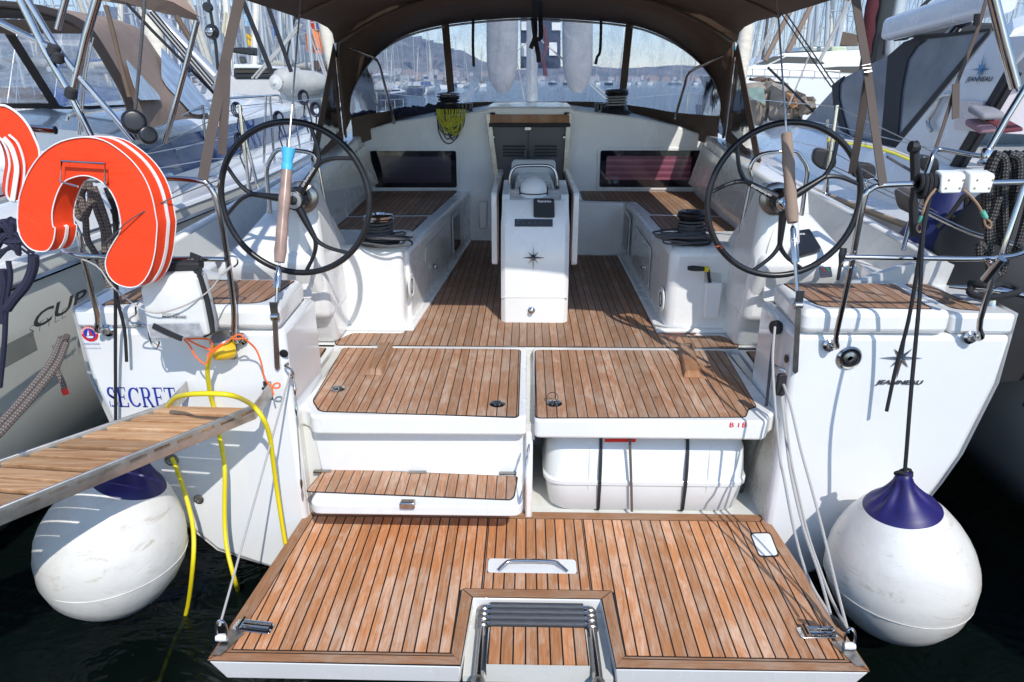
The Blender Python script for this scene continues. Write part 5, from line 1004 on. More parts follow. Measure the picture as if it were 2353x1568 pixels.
mb = MB(); mb.tube([P(4, 1120, 1215, z=1.26), P(4, 1170, 1165, z=1.34), P(4, 1260, 1140, z=1.40), P(4, 1420, 1135, z=1.42), P(4, 1560, 1150, z=1.40), P(4, 1680, 1210, y=2.66), P(4, 1755, 1300, y=2.66), P(4, 1800, 1420, y=2.70), P(4, 1820, 1568, y=2.74), P(7, 1850, 300, y=2.78), P(7, 1900, 620, y=2.80), P(7, 1930, 760, y=2.80)], .0108, 10, sm=5)
mb.tube([P(7, 1148, 75, y=2.97), P(7, 1180, 150, y=2.93), P(7, 1250, 360, y=2.86), P(7, 1290, 560, y=2.80), P(7, 1285, 800, y=2.72), P(7, 1240, 1115, z=0.0), P(7, 1150, 1320, z=-.22), P(7, 1060, 1568, z=-.45), P(7, 1000, 1700, z=-.7)], .0108, 10, sm=5)
single('water_hose', mb, M['yel'], 'yellow shore hose looped over the gangway and dropping into the water', 'hose', smooth=60)
mb = MB()
for pts in ([(1240, 765), (1300, 800), (1420, 850), (1440, 840)], [(1225, 770), (1270, 820), (1300, 880), (1370, 938), (1400, 870), (1415, 800), (1380, 770), (1240, 768)], [(1400, 870), (1500, 800), (1560, 755), (1600, 740), (1625, 765), (1560, 770)], [(1380, 880), (1440, 830), (1480, 800)], [(1625, 765), (1700, 830), (1740, 920), (1765, 1030), (1815, 1090), (1860, 1095), (1865, 1070), (1835, 1068), (1815, 1100), (1825, 1145)]):
    mb.tube([P(4, a, b, y=2.84 if a < 1640 else 2.88) for a, b in pts], .0042, 6, sm=4)
single('orange_line', mb, M['org'], 'thin orange line knotted round the yellow plug and the left rail foot', 'line')
gw = thing('gangway', 'weathered wooden gangway with steel side rails leading from the left stern to the quay', 'gangway', (-2.2, 2.2, 1.1))
u = V((-.53, -.80, -.03)).normalized(); 
GL0, GR0 = P(4, 1110, 1225, z=1.2), P(4, 1700, 1240, z=1.2); gl = PS(7, [(0, 112)], z=1.17)[0]; gr = PS(7, [(0, 440)], z=1.17)[0]
eL, eR = P(4, 1272, 1065, z=1.2), P(4, 1812, 1100, z=1.2)
gtw = teak('gangway_teak', w=3.0, c1=(.32, .17, .085), c2=(.47, .31, .18), grey=(.50, .42, .33), wear=.6)
gtw = NM('gangway_wood'); gtw.set(Roughness=.75); ang_ = atan2((GR0 - GL0).y, (GR0 - GL0).x)
co = gtw.coord((3, 60, 3), rot=(0, 0, -ang_)); gn = gtw.noise(co, 1.2, 8, .7, .4); oi_ = gtw.node('ShaderNodeObjectInfo'); hv_ = gtw.node('ShaderNodeHueSaturation'); gtw.link(gtw.math('MULTIPLY_ADD', oi_.outputs['Random'], .5, .68), hv_.inputs['Value']); gtw.link(gtw.ramp(gn, [(.25, (.20, .09, .04)), (.42, (.42, .22, .10)), (.6, (.56, .34, .18)), (.8, (.62, .48, .33))]), hv_.inputs['Color']); gtw.link(hv_.outputs[0], gtw.p.inputs['Base Color']); gtw.bump(gn, .5, .005)
dl, dr_ = (gl - GL0) / 3.2, (gr - GR0) / 3.2; Wd = (GR0 - GL0); 
dirg = (gl + gr - GL0 - GR0).normalized()
side = V((-dirg.y, dirg.x, 0)).normalized(); 
rt_ = (gl - GL0).length / (gr - GR0).length
for k in range(25):
    # planks lie square to the boat's stern and step down towards the quay
    a0 = GL0 + (gl - GL0) * (k * .150); a1 = GL0 + (gl - GL0) * (k * .150 + .112); b0 = GR0 + (gr - GR0) * (k * .150 * rt_); b1 = GR0 + (gr - GR0) * ((k * .150 + .112) * rt_)
    mb = MB(); z_ = V((0, 0, .012 + (.004 * (k % 2)))); mb.prism([a0 - z_, b0 - z_, b1 - z_, a1 - z_], (0, 0, .020)); B('plank', mb, gtw.m, gw, bevel=.003)
for (s0, s1, e_, off) in ((GL0, gl, eL, -1), (GR0, gr, eR, 1)):
    far = s0 + (s1 - s0).normalized() * 2.35; out_ = (far - s0).cross(V((0, 0, 1))).normalized() * (.012 * (1 if off < 0 else -1)); mb = MB()
    mb.loft([[e_ + V((0, 0, -.045)), e_ + V((0, 0, .035)), e_ - out_ + V((0, 0, .035)), e_ - out_ + V((0, 0, -.045))], [s0 + V((0, 0, -.05)), s0 + V((0, 0, .022)), s0 - out_ + V((0, 0, .022)), s0 - out_ + V((0, 0, -.05))], [far + V((0, 0, -.05)), far + V((0, 0, .022)), far - out_ + V((0, 0, .022)), far - out_ + V((0, 0, -.05))]])
    B('side_rail', mb, simple('brushed_rail', (.55, .52, .47), .38, .85, var=.3, nscale=9), gw, bevel=.004)
mb = MB(); mb.prism([eL + V((0, 0, -.06)), eR + V((0, 0, -.06)), eR + V((0, 0, .035)), eL + V((0, 0, .035))], (0, .012, 0)); B('end_plate', mb, M['steeld'], gw)
for f in (.12, .55, .9):
    c = eL.lerp(eR, f); B('bolt', MB().lathe([(.008, 0), (.006, .006)], c + V((0, -.002, 0)), (0, -1, 0), 10), M['steel'], gw)
mb = MB(); mb.lathe([(.022, -.34), (.022, 0), (.03, .01)], eL.lerp(eR, .5) + V((.02, -.0, -.05)), seg=12) ; mb.bm.free()
struct('quay', MB().box((-30, -12, -2.5), (30, -.35, 1.0)), simple('quay_concrete', (.42, .40, .36), .9, var=.2, nscale=3, bump=.3, bscale=20), smooth=0)
# life raft container in its locker
rf = thing('life_raft', 'white moulded life raft canister with two black straps under the right transom lid', 'life raft', (.58, 3.3, .43))
def rr(x0, x1, z, y0, y1, r=.09): return rnd([V((x0, y0, z)), V((x1, y0, z)), V((x1, y1, z)), V((x0, y1, z))], r, 5)
rings = [rr(.10, 1.06, .437, 3.125, 3.70, .10), rr(.070, 1.09, .465, 3.10, 3.72, .12), rr(.050, 1.112, .605, 3.10, 3.735, .12), rr(.040, 1.122, .612, 3.09, 3.75, .12), rr(.040, 1.122, .632, 3.09, 3.75, .12), rr(.050, 1.112, .64, 3.10, 3.735, .12), rr(.058, 1.10, .80, 3.115, 3.72, .12), rr(.075, 1.08, .855, 3.14, 3.70, .12), rr(.12, 1.04, .875, 3.19, 3.66, .10)]
raft_m = gel('raft_shell', (.76, .78, .75), .03, .3)
B('canister', MB().loft(rings), raft_m, rf, smooth=50)
for x in (.28, .90):
    B('rib', MB().tube([V((x, 3.12, .45)), V((x, 3.10, .60)), V((x, 3.10, .64)), V((x, 3.115, .79)), V((x, 3.145, .85))], .006, 8, sm=2), raft_m, rf)
for px in (1378, 1575):
    x = P(0, px, 1100, y=3.1).x; B('strap', MB().ribbon([V((x, 3.12, .438)), V((x, 3.093, .47)), V((x, 3.083, .62)), V((x, 3.092, .72)), V((x, 3.108, .80)), V((x, 3.135, .862)), V((x, 3.3, .882))], .016, (1, 0, 0), .003), M['blackm'], rf)
B('release_cord', MB().tube([P(0, 1447, 1010, y=3.075), P(0, 1450, 1090, y=3.07), P(0, 1452, 1175, y=3.065)], .007, 8, sm=5), M['ropeb'], rf)
B('red_label', MB().prism([V((p.x, 3.10, p.z)) for p in PS(0, [(1388, 1002), (1459, 1002), (1459, 1009), (1388, 1009)], y=3.13)], (0, -.003, 0)), M['red'], rf)
mb = MB(); textmesh(mb, 'LIFE RAFT', P(0, 1424, 1010, y=3.12) + V((0, 0, 0)), (1, 0, 0), (0, 0, 1), .016, align='CENTER'); B('lettering', mb, M['white'], rf, smooth=0)
# platform lifting tackle at the right, single stay at the left
tk0 = P(6, 725, 1060, x=1.15); tk1 = P(9, 1165, 1225, z=.50)
tkl = thing('platform_tackle', 'grey rope tackle with black blocks holding the right corner of the swim platform', 'tackle', tk1)
for (p_, q_) in ((tk0, tk1),):
    B('upper_block', MB().prism(rnd([p_ + V(v) for v in ((-.02, 0, .05), (.02, 0, .05), (.022, 0, -.06), (-.022, 0, -.06))], .012), (0, -.025, 0)), M['blackm'], tkl, bevel=.004)
lw = [P(9, 1130, 1195, z=.52)]
B('lower_block', MB().tube([P(9, 1075, 1130, z=.60), P(9, 1110, 1170, z=.55), P(9, 1150, 1215, z=.52)], [.012, .024, .018], 10, flat=.6), M['blackm'], tkl)
for pts in ([(6, 690, 690), (6, 675, 900), (6, 690, 1200), (6, 725, 1568), (9, 750, 200), (9, 820, 560), (9, 900, 840), (9, 1010, 1050), (9, 1110, 1200)], [(6, 730, 1120), (6, 765, 1450), (9, 800, 200), (9, 880, 540), (9, 980, 830), (9, 1060, 1110)], [(6, 740, 1120), (6, 790, 1530), (9, 830, 240), (9, 905, 560), (9, 985, 800), (9, 1080, 1040), (9, 1160, 1190)], [(6, 735, 1040), (6, 790, 1200), (6, 860, 1500), (9, 930, 260), (9, 1010, 560), (9, 1100, 930), (9, 1180, 1240)]):
    q0, q1 = P(pts[0][0], *pts[0][1:], y=3.04), P(9, 1170, 1230, z=.50); L_ = []
    for i, (n, a, b) in enumerate(pts): 
        t = i / (len(pts) - 1); L_.append(P(n, a, b, y=(3.04 if pts[0][1] == 690 else 2.99) * (1 - t) + q1.y * t))
    B('tackle_rope', MB().tube(L_, .0062, 7, sm=4), M['ropew'], tkl)
c = P(9, 1185, 1325, z=.46); B('shackle', MB().tube([c + V((-.02, 0, 0)), c + V((-.02, .01, .05)), c + V((0, .015, .075)), c + V((.02, .01, .05)), c + V((.02, 0, 0))], .006, 8, sm=3), M['steel'], tkl)
B('pin_roller', MB().lathe([(.014, -.022), (.016, 0), (.014, .022)], c, (1, 0, 0), 14), M['white'], tkl)
B('corner_plate', MB().prism([V((1.20, 2.20, .446)), V((1.275, 2.22, .446)), V((1.288, 2.08, .446)), V((1.25, 2.08, .446))], (0, 0, .004)), M['steeld'], tkl)
mb = MB(); tS = P(4, 1935, 1000, y=2.97); c = P(7, 1480, 1270, z=.47); mb.tube([tS, c + V((0, 0, .06))], .005, 7)
st1 = thing('platform_stay', 'white rope stay with steel shackle holding the left corner of the swim platform', 'stay', c)
B('stay_rope', mb, M['ropew'], st1); B('shackle', MB().tube([c + V((-.02, 0, 0)), c + V((-.02, .01, .05)), c + V((0, .015, .075)), c + V((.02, .01, .05)), c + V((.02, 0, 0))], .006, 8, sm=3), M['steel'], st1)
B('pin_roller', MB().lathe([(.014, -.022), (.016, 0), (.014, .022)], c, (1, 0, 0), 14), M['white'], st1)
B('corner_plate', MB().prism([V((-1.22, 2.20, .446)), V((-1.29, 2.22, .446)), V((-1.308, 2.08, .446)), V((-1.27, 2.08, .446))], (0, 0, .004)), M['steeld'], st1)
for (a, b_) in (((4, 1960, 1010, 2.95), (7, 2012, 270, 2.83)), ((5, 1290, 1470, 2.98), (8, 1235, 350, 2.80))):
    p_, q_ = P(*a[:3], y=a[3]), P(*b_[:3], y=b_[3]); mb = MB(); mb.tube([p_, q_], .0028, 6); ss = part('step_wire', mb, M['wire'])
    for f in (.12, .3, .96): mb = MB(); m0 = p_.lerp(q_, f); dd = (q_ - p_).normalized(); mb.tube([m0 - dd * .03, m0, m0 + dd * .03], [.004, .008, .004], 8); part('wire_fitting', mb, M['steel'], ss)
gl_ = [P(6, 690, 720, x=1.17), P(6, 665, 900, x=1.17), P(6, 640, 1150, x=1.17), P(6, 610, 1350, x=1.17), P(6, 560, 1500, x=1.17), P(9, 530, 100, x=1.17), P(9, 470, 290, x=1.16), P(9, 375, 390, x=1.12), P(9, 330, 410, x=1.05)]
mb = MB(); mb.tube(gl_, .008, 8, sm=4); single('control_line', mb, M['ropeg'], 'dark grey control line running down the inner wall beside the life raft', 'rope', smooth=60)
# white blocks on the right rail with their short tails
for i, (x0, x1) in enumerate(((1650, 1872), (1890, 2118))):
    bt = thing('junction_block', ['left', 'right'][i] + ' one of two white plastic blocks clamped on the right stern rail', 'block', P(10, x0 + 100, 545, y=2.83))
    q = PS(10, [(x0 + 12, 378), (x1 - 14, 376), (x1 - 5, 400), (x1 - 50, 540), (x0 + 5, 545), (x0 - 5, 520)], y=2.82); B('block_body', MB().prism(q, (0, .055, .01)), M['white'], bt, bevel=.006)
    for a, b in ((x0 + 70, 430), (x1 - 30, 430), (x0 + 45, 498), (x1 - 62, 498)): B('screw', MB().lathe([(.0045, 0), (.004, .002)], P(10, a, b, y=2.82), (0, -1, 0), 10), simple('brass_screw', (.35, .25, .1), .4, .8), bt)
wires = simple('copper_braid', (.40, .25, .15), .5, .3)
for i, (pts, tl, lp) in enumerate((([(1610, 500), (1560, 560), (1520, 640), (1495, 740)], [(1495, 730), (1480, 785)], [(1480, 790), (1450, 830), (1470, 868), (1495, 840), (1485, 790)]), ([(1840, 510), (1900, 560), (1960, 630), (2000, 700)], [(2000, 690), (2030, 745)], [(2030, 745), (2075, 790), (2065, 830), (2030, 810), (2015, 760)]))):
    w = thing('wire_tail', ['left', 'right'][i] + ' short copper wire tail with green sleeve hanging under the white rail blocks', 'wire', P(10, *pts[-1], y=2.82))
    B('wire', MB().tube(PS(10, pts, y=2.82), .005, 7, sm=3), wires, w); B('green_sleeve', MB().tube(PS(10, tl, y=2.82), .010, 10), simple('green_tape', (.12, .45, .33), .5), w); B('eye', MB().tube(PS(10, lp, y=2.82), .004, 7, sm=3), wires, w)
mb = MB()
for k, (x0, x1, yb) in enumerate(((2080, 2180, 1180), (2120, 2300, 900), (2160, 2352, 700), (2200, 2420, 1000), (2050, 2260, 820))):
    mb.tube([P(10, a, b, y=2.99 + .03 * k) for a, b in ((x0 + 60, 215), (x0 + 10, 300), (x0 - 30, 500), (x0 - 20, yb), (x0 + 50, yb + 40), (x0 + 110, yb - 60), (x1, 500), (x1 + 10, 260), (x1 - 80, 205))], .016, 9, sm=5)
mb.tube([P(10, a, b, y=2.97) for a, b in ((2140, 560), (2100, 700), (2050, 850), (2060, 1050), (1980, 960), (1975, 1080))], .016, 9, sm=4)
single('mooring_line', mb, rope('dark_braid', (.025, .023, .022), (.17, .15, .14), 34), 'thick brown and white braided rope coiled over the right end of the stern rail', 'rope', smooth=60)
# ================================================================ neighbouring yachts
def NB(root):
    def f(name, mb, mats, parent=None, **k): return B(name, mb, mats, parent or root, **k)
    return f
cream = gel('cream_hull', (.78, .76, .67), .04, .12); nwhite = gel('neighbour_white', (.78, .78, .76), .03, .2); ngrey = gel('neighbour_grey', (.42, .43, .43), .03, .25)
bluegl = simple('blue_window_glass', (.015, .05, .16), .05, var=.2, spec=.9); antif = simple('black_antifouling', (.015, .016, .02), .6)
silver = simple('anodised_mast', (.48, .50, .52), .35, .5, var=.05)
def sidehull(f, cx, hw, z0, y0, y1, mat, out=1, name='hull'):
    mb = MB(); rows = []
    for k in range(15):
        t = k / 14; Y = y0 + (y1 - y0) * t; w = hw * (1 - max(0, (t - .35) / .65) ** 2.1) * (.93 + .07 * min(1, t * 3)); w = max(w, .02); z = z0 + .22 * t * t
        pr_ = [(1.0, z), (1.0, z - .25), (.985, z * .55), (.93, z * .28), (.80, .05), (.55, -.22), (0, -.42)]
        rows.append([V((cx - w * a, Y, b)) for a, b in pr_] + [V((cx + w * a, Y, b)) for a, b in pr_[::-1][1:]])
    mb.grid(rows); mb.poly(rows[0]); h = f(name, mb, mat, smooth=40)
    mb = MB(); mb.grid([[V((r[0].x + .01, r[0].y, r[0].z)), V((cx, r[0].y, r[0].z + .03)), V((r[-1].x - .01, r[0].y, r[0].z))] for r in rows]); f('deck', mb, nwhite, smooth=40)
    return rows
# ---- left neighbour
dkc = cloth('shaded_brown_canvas', (.04, .032, .028))  # brown canvas darkened in colour for the shade inside the hood
LY = thing('sailing_yacht', 'cream hulled yacht at the left with taupe sprayhood and long blue cabin window', 'sailing yacht', (-4.9, 5, 0)); f = NB(LY)
rowsL = sidehull(f, -4.85, 2.12, 1.63, 1.6, 15.5, cream)
mb = MB(); mb.tube([r[-1] + V((.012, 0, -.07)) for r in rowsL], .018, 8, sm=2); f('rubbing_strake', mb, M['steel'])
mb = MB(); mb.tube([r[-1] + V((-.02, 0, .02)) for r in rowsL], .03, 8, sm=2); f('toe_rail', mb, nwhite)
mb = MB(); mb.prism([V((-2.735, y, z)) for y, z in ((1.7, 1.22), (3.42, 1.22), (3.42, 1.33), (1.7, 1.33))], (.006, 0, 0)); f('stripe', mb, simple('grey_stripe', (.22, .22, .19), .4), smooth=0)
mb = MB(); textmesh(mb, 'CUP', P(18, 205, 800, x=-2.728), (0, 1, .02), (0, 0, 1), .108, .35, .002, sx=2.3, depth=.012); textmesh(mb, 'STYLE', P(18, 180, 850, x=-2.728), (0, 1, .02), (0, 0, 1), .075, .35, -.002, sx=1.7, depth=.012); f('lettering', mb, simple('dark_lettering', (.05, .05, .045), .4), smooth=0)
# cabin trunk with long blue window
tr = [(5.9, -3.42, 2.17), (8.0, -3.42, 2.23), (10, -3.50, 2.27), (11.8, -3.75, 2.27), (13, -4.2, 2.15)]
mb = MB(); mb.loft([[V((x + .10, y, 1.6)), V((x, y, z - .06)), V((x - .12, y, z)), V((-4.85, y, z + .14)), V((-9.7 - x + .12, y, z)), V((-9.7 - x - .1, y, 1.6))] for y, x, z in tr]); f('cabin_trunk', mb, nwhite, smooth=30)
mb = MB(); mb.grid([[V((x + .075, y, 1.76 + .05 * i)), V((x + .022, y, z - .09))] for i, (y, x, z) in enumerate(tr[:4])]); mb.prism([V((-3.34, 5.9, 1.78)), V((-3.36, 5.9, 2.07)), V((-3.36, 5.2, 1.95))], (.02, 0, 0)); f('cabin_window', mb, bluegl, smooth=30)
mb = MB(); mb.tube([V((-3.55, 6.4, 2.22)), V((-3.55, 6.5, 2.34)), V((-3.6, 8.5, 2.40)), V((-3.65, 10.4, 2.40)), V((-3.65, 10.5, 2.28))], .016, 8); f('grab_rail', mb, M['steel'])
mb = MB(); mb.loft([[V((-3.0, 3.2, 1.6)), V((-3.05, 3.2, 1.76)), V((-3.55, 3.2, 1.78)), V((-3.6, 3.2, 1.3))], [V((-3.05, 6.0, 1.6)), V((-3.12, 6.0, 1.86)), V((-3.6, 6.0, 1.9)), V((-3.65, 6.0, 1.3))]]); f('coaming', mb, nwhite, bevel=.03)
mb = MB(); mb.box((-6.4, 6.3, 1.2), (-3.4, 6.4, 2.2)); mb.box((-4.6, 4.6, 1.2), (-3.75, 6.2, 1.92)); mb.box((-6.3, 3.5, 1.2), (-5.9, 6.3, 1.9)); f('cockpit', mb, ngrey, bevel=.02)
mb = MB(); mb.tube(PS(16, [(740, 1340), (760, 1280), (820, 1250), (1440, 1200)], y=5.4), .014, 8); f('cockpit_rail', mb, M['steel'])
# sprayhood: aft hoop to forward edge
hA = [P(16, a, b, y=5.0) for a, b in ((-700, 20), (-350, 30), (0, 45), (350, 80), (600, 140), (800, 210), (950, 300), (1060, 430), (1250, 740), (1420, 1060), (1490, 1300), (1540, 1500))]
hB = [P(16, a, b, y=6.9) for a, b in ((-500, 170), (-100, 180), (250, 190), (600, 215), (900, 235), (1150, 245), (1400, 262), (1580, 350), (1750, 590), (2020, 960), (2250, 1150), (2340, 1330))]
mb = MB(); mb.grid([[a.lerp(b, t) + V((0, 0, .05 * sin(t * pi))) for a, b in zip(crv(hA, 3), crv(hB, 3))] for t in (0, .2, .4, .6, .8, 1)]); hd_ = f('sprayhood', mb, M['canvasl'], smooth=60); hc_in = V((-4.9, 6.0, 2.2)); mb = MB(); mb.grid([[(a.lerp(b, t) + V((0, 0, .05 * sin(t * pi)))).lerp(hc_in, .02) for a, b in zip(crv(hA, 3), crv(hB, 3))] for t in (0, .2, .4, .6, .8, 1)]); f('hood_inner_shade', mb, dkc, hd_, smooth=60)  # second grid is an added dark sheet, painting the hood's inside as shaded
mb = MB(); mb.ribbon([p + V((0, -.02, 0)) for p in crv(hA, 3)], .09, (0, -1, -.4), .006); mb.tube([p + V((0, -.03, -.03)) for p in crv(hA, 3)], .012, 8); f('hood_hoop', mb, dkc, hd_)
fr_ = [P(16, a, b, y=7.1) for a, b in ((-600, 360), (0, 360), (940, 360), (1180, 700), (1430, 1170), (-600, 1170))]
mb = MB(); mb.poly([fr_[i] for i in (0, 1, 2, 3, 4, 5)]); f('hood_window', mb, glassy('hood_vinyl', 1.0, (.88, .89, .9), wav=.3, streak=(1, 1, 4)), hd_, smooth=0)
mb = MB(); mb.prism(PS(16, [(-600, 200), (900, 230), (960, 375), (-600, 370)], y=7.05), (0, .02, 0)); mb.prism(PS(16, [(0, 300), (150, 360), (660, 1180), (560, 1180)], y=7.04), (0, .01, 0)); mb.prism(PS(16, [(-600, 1150), (560, 1150), (700, 1185), (1430, 1165), (1440, 1215), (500, 1215), (-600, 1190)], y=7.03), (0, .01, 0)); mb.prism(PS(16, [(960, 330), (1060, 430), (1440, 1080), (1440, 1180), (1400, 1150)], y=7.02), (0, .01, 0)); f('window_band', mb, dkc, hd_, smooth=0)
def ipx(l, b):
    for (x0, y0), (x1, y1) in zip(l, l[1:]):
        if y0 <= b <= y1: return x0 + (x1 - x0) * (b - y0) / (y1 - y0)
    return l[-1][0]
def hoodt(a, b):
    l = ipx([(950, 300), (1060, 430), (1250, 740), (1420, 1060), (1490, 1300), (1540, 1500)], b); r = ipx([(1400, 262), (1580, 350), (1750, 590), (2020, 960), (2250, 1150), (2340, 1330)], b); return (a - l) / (r - l)
def onhood(a, b):      # nearest intersection with the ruled outer side (plane through three hood points)
    o = hA[8]; n = (hB[8] - hA[8]).cross(hA[10] - hA[8]).normalized(); return PP(16, a, b, o, n)
for pts in ([(1740, 560), (1740, 900), (1800, 1000), (1950, 1160), (2080, 1300), (2150, 1310), (2280, 1285), (2310, 1220), (2230, 1130), (2000, 840)], [(1330, 700), (1420, 800), (1560, 950), (1700, 1090), (1720, 1150), (1480, 1160), (1400, 950)]):
    q = [P(16, a, b, y=5.0 + 1.9 * min(1, max(0, hoodt(a, b))) - .05) for a, b in pts]; n_ = (q[2] - q[0]).cross(q[4] - q[0]).normalized(); n_ = n_ if n_.dot(CAM - q[0]) > 0 else -n_
    mb = MB(); mb.prism(rnd([p + n_ * .05 for p in q], .03), n_ * .004); f('side_window', mb, simple('hood_side_vinyl', (.30, .36, .43), .15, var=.35, nscale=5, sc=(2, 2, .6)), hd_)
# bimini corner and tubes over its cockpit
bl = PS(16, [(1150, -40), (1400, 30), (1640, 108), (1900, 170), (2225, 240)], y=4.0); bu = PS(16, [(1150, -300), (1500, -200), (1800, -90), (2060, -10), (2215, 190)], y=4.0)
mb = MB(); mb.grid([bl, [a.lerp(b, .5) + V((0, -.05, .02)) for a, b in zip(bl, bu)], bu]); mb.grid([bu, [p + V((-1.6, .3, .25)) for p in bu], [p + V((-3.0, .3, .2)) for p in bu]]); bm_ = f('bimini', mb, M['canvasl'], smooth=50)
for pts, r, m_ in (([(200, -60), (500, 560), (790, 1060), (1030, 1560)], .020, 'steel'), ([(270, -60), (620, 520), (900, 880), (1250, 1280), (1490, 1568)], .017, 'steel'), ([(1095, -60), (960, 400), (820, 1010)], .022, 'steel'), ([(745, -60), (640, 330)], .017, 'steel'), ([(0, 250), (300, 400), (560, 520)], .017, 'steel'), ([(1175, 60), (1250, 330), (1350, 760), (1440, 1080)], .012, 'canvas'), ([(2190, 230), (2060, 760), (1930, 1240), (1830, 1590)], .015, 'steel'), ([(1410, 40), (1700, 350), (2000, 650), (2400, 1060)], .008, 'ropek'), ([(1960, 180), (2140, 480)], .014, 'canvas'), ([(1610, 0), (1560, 600), (1500, 1260)], .009, 'ropeg'), ([(1000, 420), (930, 800), (870, 1500)], .004, 'wire'), ([(1040, 420), (960, 800), (890, 1500)], .004, 'wire')):
    mb = MB(); mb.tube(PS(16, pts, y=3.9), r, 10); f('bimini_tube' if m_ in ('steel', 'canvas') else 'running_line', mb, M[m_])
for a, b in ((790, 1040), (600, 560), (640, 640)): mb = MB(); c = P(16, a, b, y=3.88); mb.lathe([(.02, -.03), (.032, -.02), (.032, .02), (.02, .03)], c, (.4, 0, 1), 12); f('tube_joint', mb, M['blackm'])
mb = MB(); c = P(16, 1500, 1400, y=3.85); mb.lathe([(.05, -.035), (.065, -.02), (.065, .02), (.05, .035)], c + V((0, 0, .02)), (.5, -1, .2), 18); mb.lathe([(.04, -.03), (.05, -.02), (.05, .02), (.04, .03)], c + V((.06, 0, -.05)), (.8, -1, .2), 18); f('mainsheet_block', mb, M['black'], bevel=.006)
# diagonal boom vang with ropes, mast, hanging rope hanks
mb = MB(); mb.tube(PS(16, [(1620, 60), (2400, 860)], y=8.5), .085, 12, flat=.8); f('boom_vang', mb, silver)
for k in range(5): mb = MB(); mb.tube(PS(16, [(1640 + k * 14, 160 - k * 12), (2340 + k * 10, 980 - k * 14)], y=8.35), .010, 6); f('vang_line', mb, M['ropew' if k % 2 else 'ropek'])
mxy = P(0, 507, 176, y=9.3); mb = MB(); mb.lathe([(.075, 2.2), (.075, 16)], (mxy.x, 9.3, 0), seg=20); f('mast', mb, silver)
mb = MB(); c = P(12, 430, 340, y=9.0)
for k in range(7): mb.tube([P(12, 410 + k * 9 + 6 * sin(k), b, y=8.98) + V((0, -.02 * sin(k + b / 60), 0)) for b in (190, 260, 340, 420, 500 + 12 * k)], .010, 6, sm=3)
f('rope_hank', mb, simple('cream_rope', (.62, .56, .42), .8))
mb = MB(); mb.tube(PS(12, [(190, 0), (240, 300), (300, 700), (340, 1150)], y=9.0), .02, 8); mb.lathe([(.07, -.04), (.09, 0), (.07, .04)], P(12, 240, 480, y=8.95), (0, -1, 0), 18); mb.lathe([(.05, -.04), (.06, 0), (.05, .04)], P(12, 180, 110, y=8.95), (0, -1, 0), 18); f('mast_winch', mb, M['black'])
mb = MB(); mb.lathe([(.03, 0), (.045, .05), (.03, .06)], P(12, 225, 480, y=8.9), (0, -1, 0), 16); f('winch_cap', mb, M['steel'])
# stanchions along its near gunwale with dark line coils
for (a0, b0, a1, b1, Y) in ((1600, 790, 1725, 1270, 5.6), (1350, 700, 1372, 960, 6.6), (1775, 640, 1760, 1090, 8.0), (1800, 640, 1830, 1080, 8.2), (1945, 600, 2000, 990, 9.4), (2060, 690, 2110, 960, 10.6)):
    p0, p1 = P(1, a0, b0, y=Y), P(1, a1, b1, y=Y); mb = MB(); mb.tube([p0, p1], .0135, 10); f('stanchion', mb, M['steel'])
for pts in ([(1040, 860), (1350, 700), (1600, 790), (1775, 720)], [(1180, 1000), (1610, 870), (1790, 860), (2110, 770)], [(1020, 1130), (1420, 1060), (1680, 1060), (2120, 930)], [(860, 1050), (1350, 955), (1600, 900)]):
    mb = MB(); mb.tube([P(1, a, b, y=5.5 + i * 1.1) for i, (a, b) in enumerate(pts)], .004, 6); f('lifeline', mb, M['wire'])
for a, b, Y in ((1590, 730, 5.7), (1610, 930, 5.7), (2030, 650, 9.0), (2110, 730, 10), (1865, 790, 8.3)):
    mb = MB(); c = P(1, a, b, y=Y); s_ = Y / 5.7 * .55
    for k in range(3): mb.tube([c + V(((.05 + .012 * k) * s_ * cos(t), -.02 * k, (.075 + .012 * k) * s_ * sin(t))) for t in [i * pi / 7 for i in range(14)]], .011 * s_, 6, closed=True)
    mb.tube([c + V((0, 0, -.06 * s_)), c + V((-.03, 0, -.25 * s_)), c + V((.01, 0, -.5 * s_))], .011 * s_, 6); mb.tube([c + V((.02, 0, -.06 * s_)), c + V((.06, 0, -.3 * s_)), c + V((.03, 0, -.6 * s_))], .009 * s_, 6)
    single('fender_line', mb, M['ropen'], 'navy fender line coiled and hung on the lifelines of the left yacht', 'rope', 'line coils on the left yacht')
# its pushpit with the second horseshoe
mb = MB(); mb.tube(PS(1, [(-60, 890), (0, 880), (150, 868), (200, 880), (225, 930), (255, 1050), (300, 1300), (350, 1568)], y=3.3), .014, 10, sm=3); f('pushpit_rail', mb, M['steel'])
mb = MB(); mb.tube(PS(1, [(-80, 1330), (0, 1320), (150, 1290), (420, 1240)], y=3.3), .014, 10); f('pushpit_rail', mb, M['steel']); mb = MB(); mb.tube(PS(1, [(-40, 860), (210, 860), (370, 870)], y=3.35), .02, 10); f('pushpit_rail', mb, M['steel'])
h2 = thing('horseshoe_buoy', 'orange horseshoe lifebuoy half out of view on the stern rail of the left yacht', 'lifebuoy', P(1, 100, 1340, y=3.2))
o2 = PS(1, [(-250, 900), (-150, 760), (0, 702), (100, 740), (180, 820), (235, 920), (268, 1010), (262, 1100), (235, 1200), (205, 1290), (150, 1330), (90, 1345), (50, 1300), (55, 1200), (70, 1100), (50, 1000), (0, 920), (-80, 930), (-120, 1100), (-140, 1320), (-250, 1320)], y=3.22)
